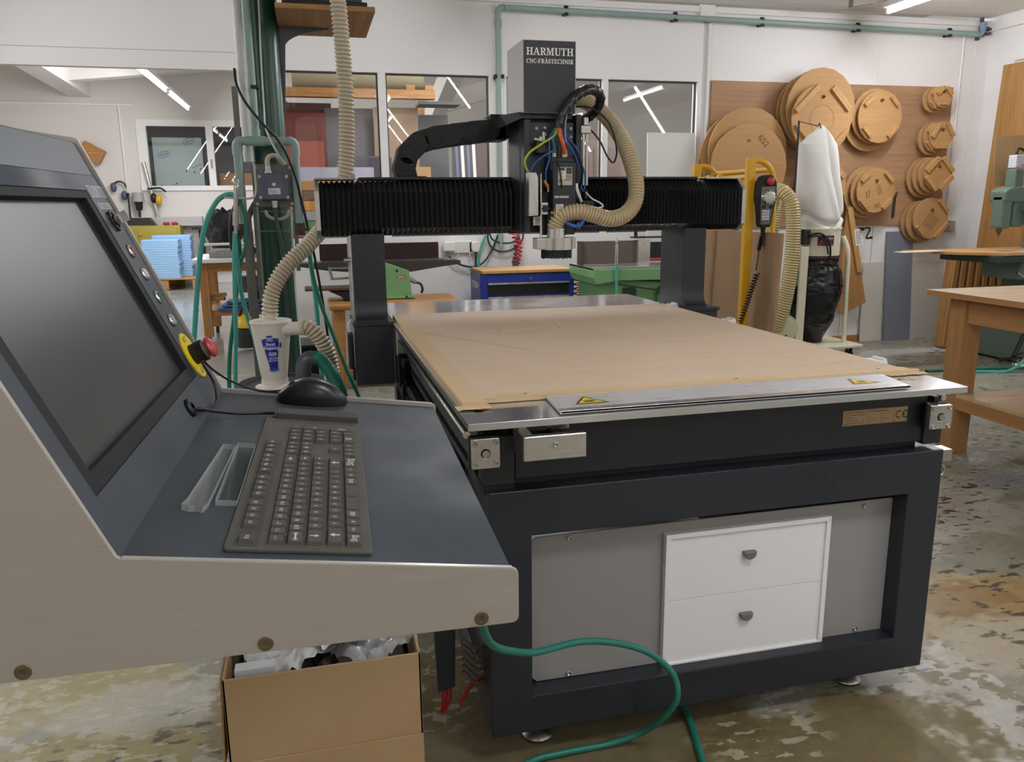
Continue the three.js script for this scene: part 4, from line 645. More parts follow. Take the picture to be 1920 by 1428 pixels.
const dowel = (label, x, y, z0, z1) => { const d = thing('hanging_dowel', label, 'dowel', [x, y, z0]); mk('pin', cyl(0.011, 0.011, z1 - z0, 16, 0, 0, (z1 - z0) / 2, PI / 2), W.oak, d); mk('pin_end', sph(0.0112, 0, 0, z1 - z0), std(0x5a3320, 0.6), d); return d; };
const sq = (R, len, w, off = PI / 4) => [0, 1, 2, 3].map((k) => [off + k * PI / 2, R, len, w]);
{
  const G = (t) => t;
  // A: four big plain discs at the left, the front one inscribed 652
  const a0 = form('plain disc marked 652, frontmost of the largest stack at the left end of the board', 3.80, 1.655, -6.55, 0.37, { hy: 0.15 });
  ink(0.2, 0.13, (c) => { c.font = '92px serif'; c.fillText('652', 30, 100); }, 'inscription', a0, 0.13, 0.2, 0.001, -0.75);
  ink(0.07, 0.07, (c) => { c.font = 'bold 190px serif'; c.fillText('S', 60, 190); }, 'inscription', a0, -0.02, 0.22, 0.001, -1.9);
  form('second disc of the largest stack, showing its rim above the one marked 652', 3.81, 1.778, -6.60, 0.387, { hy: 0.1 });
  form('third disc of the largest stack, set to the left behind the plain ones', 3.765, 1.745, -6.65, 0.385, { hy: 0.1 });
  form('rearmost disc of the largest stack, lowest and nearest the board', 3.76, 1.70, -6.70, 0.375, { hy: 0.1 });
  dowel('brown dowel end in the disc marked 652', 3.80, 1.712, ZW + 0.02, -6.54);
  // B: stack at the top centre, the front one with diagonal cleats and a ring groove
  form('disc with diagonal cleats and a ring groove, front of the highest stack', 4.46, 2.062, -6.50, 0.302, { hy: 0.62, groove: 0.12, cleats: [[PI / 4, 0.235, 0.3, 0.045], [-PI / 4, 0.245, 0.26, 0.05], [PI / 4, -0.24, 0.22, 0.03], [-PI / 4, -0.225, 0.3, 0.02]] });
  form('large plain disc behind the grooved one, top of the highest stack', 4.485, 2.158, -6.56, 0.345, { hy: 0.25 });
  form('third disc of the highest stack, edge showing at its left', 4.462, 2.15, -6.62, 0.338, { hy: 0.25 });
  form('rearmost disc of the highest stack, against the board', 4.455, 2.14, -6.69, 0.33, { hy: 0.25 });
  dowel('dowel end above the ring groove', 4.46, 2.249, ZW + 0.02, -6.485);
  // C
  form('disc with four short cleats, front of the middle stack in the upper row', 5.117, 2.099, -6.58, 0.232, { hy: 0.62, cleats: sq(0.19, 0.12, 0.035) });
  form('second disc of the middle upper stack, rim showing above the front one', 5.098, 2.108, -6.625, 0.245, { hy: 0.55 });
  form('third and lowest hanging disc of the middle upper stack', 5.085, 2.065, -6.68, 0.265, { hy: 0.6 });
  dowel('dowel end in the disc with four short cleats', 5.117, 2.243, ZW + 0.02, -6.56);
  // D .. G: the right-hand column, from the top
  const colR = [['topmost', 5.762, 2.285, 0.096, 3, -6.56], ['second', 5.795, 1.938, 0.129, 3, -6.57], ['third', 5.785, 1.592, 0.153, 4, -6.55]];
  for (const [w, x, y, R, n, z] of colR) {
    const cl = w === 'topmost' ? [[PI / 4, R * 0.72, R * 0.9, 0.035], [-PI / 4, R * 0.72, R * 0.9, 0.035], [0, -R * 0.6, R * 0.85, 0.035]] : w === 'second' ? [[PI / 3, R * 0.7, R * 1.1, 0.035], [-PI / 3.2, R * 0.75, R * 1.1, 0.035], [0, -R * 0.75, R * 0.95, 0.035]] : sq(R * 0.78, R * 1.15, 0.042);
    form(`front disc with cleats of the ${w} small stack down the right edge of the board`, x, y, z, R, { hy: 0.45, hr: 0.009, cleats: cl });
    for (let k = 1; k < n; k++) form(`${['second', 'third', 'fourth'][k - 1]} disc from the front in the ${w} small stack at the board's edge`, x - 0.012 * k, y - 0.01 * k, z - 0.048 * k, R * (1 + 0.08 * k), { hy: 0.45, hr: 0.009, cleats: k < n - 1 && w !== 'third' ? sq(R * 0.85, R * 0.8, 0.03) : [] });
    dowel(`dowel end in the ${w} small stack at the right edge of the board`, x, y + R * 0.45, ZW + 0.02, z + 0.012);
  }
  const g0 = form('darker inscribed disc with cleats at the lower right corner below the board edge', 5.793, 1.183, -6.60, 0.195, { hy: 0.4, hr: 0.009, cleats: [[-PI / 4, 0.165, 0.15, 0.035], [PI / 4, -0.165, 0.2, 0.035], [-PI / 4, -0.165, 0.13, 0.035]] });
  ink(0.2, 0.16, (c) => { for (let i = 0; i < 5; i++) { c.lineWidth = 5; c.beginPath(); c.moveTo(20 + i * 8, 40 + i * 34); for (let k = 0; k < 9; k++) c.lineTo(20 + i * 8 + k * 20, 40 + i * 34 + (k % 2 ? -8 : 7)); c.stroke(); } }, 'inscription', g0, 0, -0.02, 0.001, 0.9);
  form('disc behind the darker inscribed one at the lower right corner', 5.77, 1.158, -6.66, 0.2, { hy: 0.4 });
  form('rearmost disc at the lower right corner, against the board', 5.755, 1.15, -6.71, 0.2, { hy: 0.4 });
  dowel('dowel end in the darker inscribed disc', 5.793, 1.261, ZW + 0.02, -6.585);
  const h0 = form('inscribed disc marked 11 with four cleats, front of the lower middle stack', 5.153, 1.445, -6.60, 0.204, { hy: 0.45, hr: 0.012, cleats: sq(0.175, 0.12, 0.035) });
  ink(0.09, 0.1, (c) => { c.lineWidth = 16; c.beginPath(); c.moveTo(60, 90); c.lineTo(90, 260); c.moveTo(130, 30); c.lineTo(160, 210); c.stroke(); }, 'inscription', h0, -0.075, -0.03, 0.001, 0);
  ink(0.09, 0.06, (c) => { c.font = 'italic 150px serif'; c.fillText('5G', 40, 140); }, 'inscription', h0, 0.02, -0.14, 0.001, 0.3);
  ink(0.14, 0.06, (c) => { c.font = '44px serif'; c.fillText('Kanten', 30, 50); c.fillText('bündig', 40, 96); }, 'inscription', h0, 0.045, 0.0, 0.001, -1.15);
  form('second disc of the lower middle stack behind the one marked 11', 5.135, 1.44, -6.645, 0.218, { hy: 0.45 });
  form('rearmost disc of the lower middle stack', 5.118, 1.432, -6.69, 0.238, { hy: 0.45 });
  dowel('dowel end in the disc marked 11', 5.153, 1.537, ZW + 0.02, -6.585);
  form('disc with long cleats half hidden behind the white filter bag', 4.616, 1.504, -6.60, 0.212, { hy: 0.45, cleats: sq(0.17, 0.16, 0.045) });
  form('second disc half hidden behind the white filter bag', 4.60, 1.49, -6.66, 0.22, { hy: 0.45 });
}
{ const t = thing('wrench', 'dark iron spanner hanging on the brown board beside the disc marked 11', 'spanner', [5.475, 1.195, ZW + 0.027]);
  mk('handle', ext(roundPoly([[-0.016, 0], [0.016, 0], [0.017, 0.18], [-0.014, 0.18]], 0.008), 0.006, 0.001), M.iron, t);
  mk('jaw', ext(roundPoly([[-0.016, 0.17], [0.017, 0.17], [0.03, 0.245], [0.012, 0.225], [-0.002, 0.2]], 0.004), 0.006, 0.001), M.iron, t); }
{ // tilted plywood jig hanging below the board, with a clamp and a note
  const t = thing('plywood_jig', 'tapering plywood jig hanging askew behind the dust collector with a white note clamped on', 'jig', [5.04, 0.75, -6.68]);
  mk('blade', ext(roundPoly([[-0.135, 0.55], [-0.09, 0.56], [0.155, -0.36], [-0.12, -0.47], [-0.16, -0.3]], 0.015), 0.02, 0.002), W.bench, t);
  mk('batten', tf(rbox(0.055, 0.62, 0.02, 0.003), -0.035, 0.24, 0.032, 0, 0, 0.26), W.birch, t);
  const nt = canvasTex(128, 192, (c) => { c.fillStyle = '#e6e4e0'; c.fillRect(0, 0, 128, 192); c.fillStyle = '#555'; for (let i = 0; i < 9; i++) c.fillRect(14, 20 + i * 18, 60 + (i * 23) % 40, 7); });
  mk('note', decal(0.085, 0.15, 0.0, 0.27, 0.044, 0, 0, 0.22), decalMat(nt), t, { keep: true });
  mk('clamp', [tube([[0.02, 0.35, 0.06], [0.1, 0.35, 0.06], [0.07, 0.26, 0.06], [0.12, 0.26, 0.06]], 0.008, 30), cyl(0.012, 0.012, 0.02, 10, 0.12, 0.262, 0.06, 0, 0, 1.57), rbox(0.03, 0.03, 0.05, 0.004, 0.02, 0.345, 0.045)], M.black, t); }
tag(mk('leaning_sheet', [tf(rbox(0.295, 1.065, 0.019, 0.001), 5.58, 0.528, -6.705, -0.085)], std(0x7b7f8b, 0.55)), 'narrow slate grey panel leaning upright against the white wall', 'sheet');
tag(mk('leaning_sheet', [tf(rbox(0.92, 0.77, 0.012, 0.001), 5.66, 0.383, -6.735, -0.05)], std(0xcdc8be, 0.5)), 'wide pale panel leaning low on the wall behind the grey one', 'sheet');
{ const t = thing('wall_conduit', 'slim grey conduit running down the corner of the white wall to a socket', 'conduit', [6.11, 1.05, ZW]);
  mk('pipe', rod([-0.02, 0.12, 0.02], [-0.02, 1.84, 0.02], 0.01), M.trim, t); mk('socket', [rbox(0.07, 0.11, 0.05, 0.01, -0.04, 0.055, 0.026), rbox(0.07, 0.11, 0.05, 0.01, 0.045, 0.05, 0.026)], std(0x9a978c, 0.5), t); mk('gland', [cyl(0.014, 0.014, 0.03, 12, -0.03, 0.125, 0.026)], std(0x7a776e, 0.5), t); }
{ const t = thing('wall_conduit', 'white conduit with a junction box running down the wall left of the brown board', 'conduit', [3.47, 1.0, ZW]);
  mk('pipe', [rod([0, 0.0, 0.016], [0, 1.87, 0.016], 0.014)], M.trim, t); mk('junction_box', [rbox(0.14, 0.1, 0.032, 0.006, -0.03, 1.957, 0.017)], M.white, t); mk('clip', [box(0.06, 0.012, 0.02, -0.03, 1.865, 0.03), box(0.035, 0.02, 0.03, 0, 0.78, 0.02)], M.grey, t); }
{ // compressed-air line under the ceiling
  const t = thing('air_pipe', 'grey green air pipe along the top of the white wall and down beside the glass', 'pipe', [1.60, 1.0, ZW + 0.062]), e = 0.024;
  mk('riser', [rod([-0.02, 0, 0], [-0.02, 1.855, 0], e, 16)], M.pipeG, t);
  mk('line', [rod([0.03, 1.895, 0], [4.60, 1.865, 0], e, 16)], M.pipeG, t);
  mk('elbow', [tf(new THREE.TorusGeometry(0.045, e + 0.003, 12, 12, PI / 2), 0.025, 1.85, 0, 0, 0, PI / 2)], M.pipeG, t);
  mk('elbow', [tf(new THREE.TorusGeometry(0.05, e + 0.003, 12, 12, PI / 2), 4.6, 1.915, 0, 0, 0, -PI / 2), rod([4.65, 1.91, 0], [4.65, 1.97, 0], e + 0.004, 16)], std(0x7f97b4, 0.4), t);
  mk('coupling', [cyl(e + 0.006, e + 0.006, 0.05, 16, -0.02, 1.78, 0)], M.pipeG, t);
  const cl = mk('clip', [box(0.03, 0.062, 0.08, 0, 0, -0.022), box(0.03, 0.012, 0.02, 0, -0.034, 0.018), box(0.03, 0.012, 0.02, 0, 0.034, 0.0)], M.black, t);
  [[0.55, 1.8925], [1.52, 1.886], [2.34, 1.88], [3.3, 1.8735], [4.28, 1.867]].forEach(([x, y], i) => { const c = i ? cl.clone() : cl; if (i) t.add(c); c.position.set(x, y, 0); });
  const c2 = cl.clone(); t.add(c2); c2.position.set(-0.02, 1.37, 0); c2.rotation.z = PI / 2; }
{ const t = thing('cable_clamp', 'dark metal brackets holding cables in the ceiling corner', 'bracket', [6.28, 2.87, ZW + 0.05]);
  mk('bracket', [bx(-0.03, -0.015, 0.03, 0.16, -0.04, 0.0), bx(0.02, 0.08, 0.04, 0.06, -0.04, 0.0), bx(0.02, 0.08, 0.0, 0.02, -0.04, 0.0), bx(-0.06, 0.0, -0.02, 0.0, -0.04, 0.0), bx(-0.06, -0.045, -0.05, 0.0, -0.04, 0.0)], std(0x4d4038, 0.6), t); }
tag(mk('ceiling_bracket', [ext(poly([[0, 0], [0.22, 0.04], [0.22, 0.09], [0, 0.09]]), 0.06, 0.002, 4.5, 2.93, -6.3)], std(0x7d7468, 0.6)), 'dull brown bracket hanging from the ceiling left of the bright lamp', 'bracket');
// ---------- dust collector ----------
{
  const t = thing('dust_collector', 'cream dust collector with white filter bag above and black waste bag below', 'dust collector', [4.24, 0, -6.15]), cr = M.cream;
  mk('base_plate', [rbox(0.62, 0.03, 0.55, 0.01, 0.03, 0.13, 0.02)], cr, t);
  for (const [x, z] of [[-0.2, 0.22], [0.24, 0.24], [-0.2, -0.18], [0.24, -0.18]]) { const c = new THREE.Group(); c.name = 'caster'; t.add(c); mk('wheel', cyl(0.045, 0.045, 0.03, 20, x, 0.045, z, 0, 0, PI / 2), M.black, c); mk('fork', [box(0.006, 0.08, 0.04, x - 0.019, 0.08, z), box(0.006, 0.08, 0.04, x + 0.019, 0.08, z)], M.iron, c); }
  mk('leg', [bar([-0.235, 0.145, 0.2], [-0.235, 0.98, 0.2], 0.075, 0.02, 0.004)], cr, t);
  mk('leg', [tube([[0.24, 0.145, 0.16], [0.225, 0.6, 0.16], [0.215, 0.95, 0.15], [0.19, 1.06, 0.11]], 0.02, 30)], cr, t);
  mk('leg', [tube([[0.1, 0.145, -0.2], [0.1, 0.6, -0.2], [0.1, 1.0, -0.15]], 0.02, 30)], cr, t);
  mk('drum_ring', lathe([[0.195, 0.90], [0.2, 0.90], [0.2, 1.115], [0.207, 1.12], [0.207, 1.135], [0.19, 1.135], [0.19, 1.12], [0.195, 1.115], [0.195, 0.90]], 48), cr, t);
  mk('ring_clip', [rbox(0.03, 0.045, 0.012, 0.003, 0, 1.115, 0.209, 0, -0.62)], M.pipeW, t);
  { const lt = canvasTex(256, 112, (c) => { c.fillStyle = '#15151a'; c.fillRect(0, 0, 256, 112); c.strokeStyle = '#a33'; c.lineWidth = 5; c.strokeRect(3, 3, 250, 106); c.fillStyle = '#b03036'; c.beginPath(); c.moveTo(20, 80); c.lineTo(60, 25); c.lineTo(100, 80); c.fill(); c.fillStyle = '#d8d8dc'; c.font = 'bold 34px sans-serif'; c.fillText('VORTEX', 108, 46); c.fillStyle = '#c23238'; c.font = 'bold 40px sans-serif'; c.fillText('CONE', 112, 84); c.fillStyle = '#999'; c.fillRect(20, 92, 216, 5); });
    const g = new THREE.CylinderGeometry(0.2018, 0.2018, 0.085, 12, 1, true, -0.52, 0.72); mk('name_plate', tf(g, 0, 1.03, 0), decalMat(lt, 0.4, { side: THREE.DoubleSide }), t, { keep: true }); }
  mk('switch_box', [rbox(0.07, 0.13, 0.07, 0.008, -0.2, 1.06, 0.14)], M.black, t);
  mk('cord', [tube([[-0.19, 1.08, 0.18], [-0.1, 1.09, 0.21], [-0.03, 1.03, 0.225], [0.0, 0.93, 0.22], [0.0, 0.86, 0.21]], 0.009, 40), tube([[-0.19, 1.06, 0.18], [-0.12, 1.07, 0.21], [-0.05, 1.0, 0.225], [-0.02, 0.92, 0.22]], 0.007, 40)], M.black, t);
  mk('motor_housing', [cyl(0.11, 0.11, 0.09, 32, -0.34, 0.3, 0.14, PI / 2, 0, 0.5), cyl(0.075, 0.075, 0.12, 24, -0.37, 0.32, 0.16, PI / 2, 0, 0.5), rbox(0.22, 0.16, 0.2, 0.01, -0.27, 0.225, 0.05)], cr, t);
  mk('red_band', [cyl(0.204, 0.204, 0.022, 40, 0, 0.890, 0)], std(0x4a1a1c, 0.5), t);
  // wrinkled sacks: noise on a lathe-like tube
  const sack = (prof, fold, s, nA = 72, nY = 60) => {
    const pos = [], idx = [];
    for (let j = 0; j <= nY; j++) for (let k = 0; k <= nA; k++) {
      const v = j / nY, a = 2 * PI * k / nA, [rx, rz, y, ox, f] = prof(v), n = fold(a, v), r = 1 + f * n;
      pos.push(ox + rx * r * Math.cos(a), y, rz * r * Math.sin(a));
      if (j < nY && k < nA) { const p = j * (nA + 1) + k, q = p + nA + 1; idx.push(p, q, p + 1, q, q + 1, p + 1); }
    }
    const g = new THREE.BufferGeometry(); g.setAttribute('position', new THREE.Float32BufferAttribute(pos, 3)); g.setIndex(idx); g.computeVertexNormals(); return g;
  };
  mk('waste_bag', sack((v) => { const y = 0.88 - 0.73 * v; const w = v < 0.12 ? 0.2 - 0.25 * v * (1 - v / 0.12) : 0.205 + 0.05 * Math.sin(PI * clamp((v - 0.1) / 0.55)) - 0.09 * sst(0.7, 1, v); return [w, w * 0.92, y, 0.0, 0.11 - 0.06 * v]; },
    (a, v) => 1.4 * (fbm(a / (2 * PI), v, 7, 9, 4, 701) - 0.5) + 0.5 * Math.abs(Math.sin(a * 9 + 4 * fbm(a / (2 * PI), v, 5, 3, 2, 711))) * (1 - sst(0.05, 0.4, v)) + 0.9 * (Math.abs(fbm(a / (2 * PI), v, 4, 6, 3, 721) - 0.5) < 0.04 ? -0.5 : 0), 1, 110, 90), std(0x0d0e12, 0.24, 0, { side: THREE.DoubleSide }), t);
  { const ys = [1.13, 1.22, 1.4, 1.6, 1.75, 1.82, 1.89, 1.94, 1.975], xl = [-0.2, -0.21, -0.215, -0.225, -0.225, -0.215, -0.14, -0.075, -0.022], xr = [0.2, 0.235, 0.215, 0.175, 0.15, 0.135, 0.085, 0.035, -0.004], rz = [0.195, 0.19, 0.15, 0.11, 0.085, 0.07, 0.05, 0.03, 0.01];
    const lerp = (t, A) => { const k = Math.min(A.length - 2, Math.floor(t * (A.length - 1))), f = t * (A.length - 1) - k; return A[k] + (A[k + 1] - A[k]) * f; };
    mk('filter_bag', sack((v) => [(lerp(v, xr) - lerp(v, xl)) / 2, lerp(v, rz), lerp(v, ys), (lerp(v, xr) + lerp(v, xl)) / 2, 1],
      (a, v) => 0.10 * (fbm(a / (2 * PI), v, 4, 4, 3, 731) - 0.5) - 0.34 * Math.exp(-Math.pow((a - 0.72 - 0.35 * Math.sin(3 * v)) / 0.16, 2)) * sst(0.02, 0.2, v) * (1 - sst(0.85, 1, v)) + 0.12 * Math.exp(-Math.pow((a - 1.2 - 0.9 * v) / 0.12, 2)) * (1 - sst(0.1, 0.5, v)) - 0.16 * Math.exp(-Math.pow((v - 0.09 - 0.05 * Math.sin(2.5 * a + 1)) / 0.025, 2)), 1, 120, 80), std(0xd3d0cc, 0.85, 0, { side: THREE.DoubleSide }), t); }
  mk('bag_post', [rod([-0.36, 0.145, 0.2], [-0.365, 1.985, 0.2], 0.008), rod([-0.365, 1.98, 0.2], [-0.06, 1.965, 0.02], 0.004), tube([[-0.06, 1.965, 0.02], [-0.055, 1.99, 0.02], [-0.04, 1.95, 0.02], [-0.05, 1.92, 0.02]], 0.004)], M.black, t);
}
tag(mk('collector_hose', hose([[3.80, 0.30, -5.98], [3.81, 0.42, -5.93], [3.835, 0.65, -5.90], [3.85, 0.912, -5.89], [3.85, 1.172, -5.90], [3.83, 1.35, -5.92], [3.785, 1.43, -5.98], [3.78, 1.425, -6.10], [3.83, 1.344, -6.17], [3.84, 1.123, -6.2], [3.83, 0.899, -6.22], [3.815, 0.70, -6.24], [3.82, 0.45, -6.25]], 0.059, 0.021, 0.007, { colA: [0.56, 0.46, 0.23], colB: [0.26, 0.18, 0.06], helix: true, w: 1 }), M.hose, scene, { keep: true, color: true }), 'thick yellowish ribbed hose folded over beside the dust collector', 'hose');
// ---------- yellow panel trolley, its sheets and the hand pendant ----------
{
  const t = thing('panel_trolley', 'yellow tubular trolley holding sheets beside the end of the gantry beam', 'trolley', [2.1, 0, -3.6]);
  const hoop = (z, w) => { mk('hoop', [bx(-0.026, 0.016, 0.1, 1.558, z - 0.018, z + 0.018, 0.005), tube([[-0.003, 1.54, z], [0.035, 1.548, z], [0.075, 1.535, z], [0.11, 1.50, z], [0.128, 1.44, z], [0.132, 1.36, z], [0.132, 0.1, z]], 0.0135, 60, 10)], M.yellow, t); };
  hoop(0, 1); hoop(-0.56, 1);
  mk('top_rail', [rod([0.10, 1.505, 0], [0.10, 1.505, -0.56], 0.013)], M.yellow, t);
  mk('top_rail', [rod([-0.003, 1.47, 0], [-0.003, 1.47, -0.56], 0.012), sph(0.02, -0.003, 1.475, -0.3), sph(0.02, -0.003, 1.475, -0.42)], M.yellow, t);
  mk('foot_rail', [bx(-0.018, 0.15, 0.1, 0.13, -0.6, 0.03, 0.004)], M.yellow, t);
  for (const [x, z] of [[0, 0], [0.13, 0], [0, -0.56], [0.13, -0.56]]) mk('caster', [cyl(0.045, 0.045, 0.022, 18, x, 0.045, z, 0, 0, PI / 2), box(0.03, 0.05, 0.04, x, 0.085, z)], M.black, t);
}
tag(mk('fibre_sheet', [tf(rbox(0.016, 1.07, 1.15, 0.001), 2.19, 0.666, -4.2, 0, 0, -0.02)], W.mdf), 'large brown fibreboard sheet standing in the yellow trolley behind the gantry column', 'sheet');
tag(mk('fibre_sheet', [tf(rbox(0.016, 1.075, 0.62, 0.001), 2.155, 0.668, -3.72, 0, 0, -0.035)], W.mdf), 'narrower fibreboard sheet in front, its edge beside the right upright of the yellow trolley', 'sheet');
{ // hand pendant on its hook
  const t = thing('hand_pendant', 'black hand pendant with red stop button, silver wheel and keypad hanging on the yellow trolley', 'pendant', [2.155, 1.345, -3.555], -0.1);
  mk('body', ext(roundPoly([[-0.03, -0.115], [0.03, -0.115], [0.038, -0.05], [0.052, 0.02], [0.05, 0.1], [0.025, 0.135], [-0.03, 0.13], [-0.048, 0.1], [-0.05, 0.02], [-0.036, -0.05]], 0.016), 0.045, 0.008, 0, 0, -0.022), M.rubber, t);
  mk('face_plate', ext(roundPoly([[-0.026, -0.1], [0.02, -0.1], [0.03, -0.02], [0.042, 0.02], [0.04, 0.078], [-0.03, 0.078], [-0.03, 0.0]], 0.004), 0.002, 0, 0, 0, 0.0225), M.grey2, t);
  mk('hand_wheel', [lathe([[0.0001, 0.02], [0.026, 0.02], [0.029, 0.017], [0.031, 0.002], [0.036, 0.0], [0.036, -0.002], [0.0001, -0.002]], 36, 0.005, 0.028, 0.026, PI / 2), ...Array.from({ length: 12 }, (_, i) => { const a = i * PI / 6; return cyl(0.004, 0.004, 0.018, 8, 0.005 + 0.029 * Math.cos(a), 0.028 + 0.029 * Math.sin(a), 0.035, PI / 2); })], M.alu, t);
  mk('stop_button', [lathe([[0.0001, 0.022], [0.012, 0.021], [0.018, 0.016], [0.02, 0.008], [0.018, 0.004], [0.016, 0]], 28, 0.01, 0.103, 0.022, PI / 2)], M.redGlow, t);
  mk('selector', [cyl(0.009, 0.009, 0.01, 18, -0.014, -0.017, 0.028, PI / 2), cyl(0.009, 0.009, 0.01, 18, 0.022, -0.017, 0.028, PI / 2)], M.black, t);
  for (let r = 0; r < 5; r++) for (let c = 0; c < 3; c++) mk('keypad_key', rbox(0.0105, 0.0095, 0.003, 0.001, -0.016 + c * 0.0125, -0.037 - r * 0.0125, 0.0255), r < 4 ? M.pipeW : M.grey2, t);
  mk('strain_relief', [cyl(0.014, 0.009, 0.05, 14, 0, -0.13, 0), ...Array.from({ length: 7 }, (_, i) => tor(0.0105, 0.002, 16, 0, -0.155 - i * 0.008, 0, PI / 2))], M.rubber, t);
  tag(mk('pendant_cable', [coil((u) => [2.15 - 0.012 * u, 1.19 - 0.07 * u, -3.555], 10, 0.0028, 0.008), tube([[2.138, 1.12, -3.555], [2.135, 1.07, -3.555], [2.128, 1.02, -3.555]], 0.0028), coil((u) => [2.12 - 0.135 * u, 1.01 - 0.36 * u, -3.53 + 0.03 * u], 26, 0.0032, 0.012)], M.black, scene), 'black coiled cable of the hand pendant drooping past the yellow upright', 'cable'); }
// ---------- workbench at the right ----------
{
  const t = thing('workbench', 'sturdy wooden workbench at the right with pale top and a low shelf', 'workbench', [3.32, 0, -3.47]);
  mk('bench_top', [rbox(1.7, 0.03, 1.62, 0.002, 0.79, 0.86, 0.58)], W.top, t);
  mk('edge_band', [bx(-0.0605, -0.056, 0.8455, 0.8745, 1.38, -0.22)], W.bench, t);
  for (const [x, z] of [[0.055, -0.055], [1.45, -0.055], [0.055, 1.2], [1.45, 1.2]]) mk('leg', rbox(0.11, 0.845, 0.11, 0.003, x, 0.4225, z), W.bench, t, { along: 'y' });
  mk('apron', [bx(0.012, 0.05, 0.715, 0.842, -0.002, 1.145, 0.002)], W.bench, t); mk('apron', [bx(0.11, 1.395, 0.715, 0.842, -0.09, -0.05, 0.002)], W.bench, t); mk('apron', [bx(1.46, 1.498, 0.715, 0.842, 0, 1.145, 0.002)], W.bench, t);
  mk('low_shelf', [bx(-0.004, 1.5, 0.315, 0.335, 0.001, 1.14, 0.002)], W.top, t);
  mk('shelf_rail', [bx(-0.006, 0.04, 0.25, 0.315, -0.001, 1.144, 0.002)], W.bench, t); mk('shelf_rail', [bx(0.11, 1.395, 0.25, 0.315, -0.05, -0.01, 0.002)], W.bench, t);
}
{ const b = thing('saw_blade', 'blue steel circular saw blade lying on the low bench shelf', 'saw blade', [3.75, 0.337, -3.24]);
  const s = new THREE.Shape(); for (let i = 0; i <= 96; i++) { const a = i / 96 * 2 * PI, r = i % 4 === 0 ? 0.155 : i % 4 === 1 ? 0.138 : 0.147; i ? s.lineTo(r * Math.cos(a), r * Math.sin(a)) : s.moveTo(r, 0); }
  mk('plate', ext(holeC(s, 0, 0, 0.015), 0.003).rotateX(-PI / 2), std(0x8d92a6, 0.35, 0.8), b); mk('hub_ring', tf(new THREE.RingGeometry(0.02, 0.05, 32), 0, 0.0034, 0, -PI / 2), std(0x5b5f73, 0.5, 0.5), b); }
{ const b = thing('wooden_jig', 'small wooden frame jig lying in front of the saw blade', 'jig', [3.62, 0.335, -3.05]);
  mk('plate', [rbox(0.4, 0.012, 0.22, 0.002, 0.1, 0.012, 0)], W.birch, b); mk('rail', [rbox(0.42, 0.03, 0.022, 0.002, 0.1, 0.03, 0.11)], W.birch, b); mk('rail', [rbox(0.022, 0.045, 0.23, 0.002, -0.1, 0.03, 0)], W.oak, b); mk('rail', [rbox(0.42, 0.02, 0.022, 0.002, 0.1, 0.025, -0.11)], W.birch, b); }
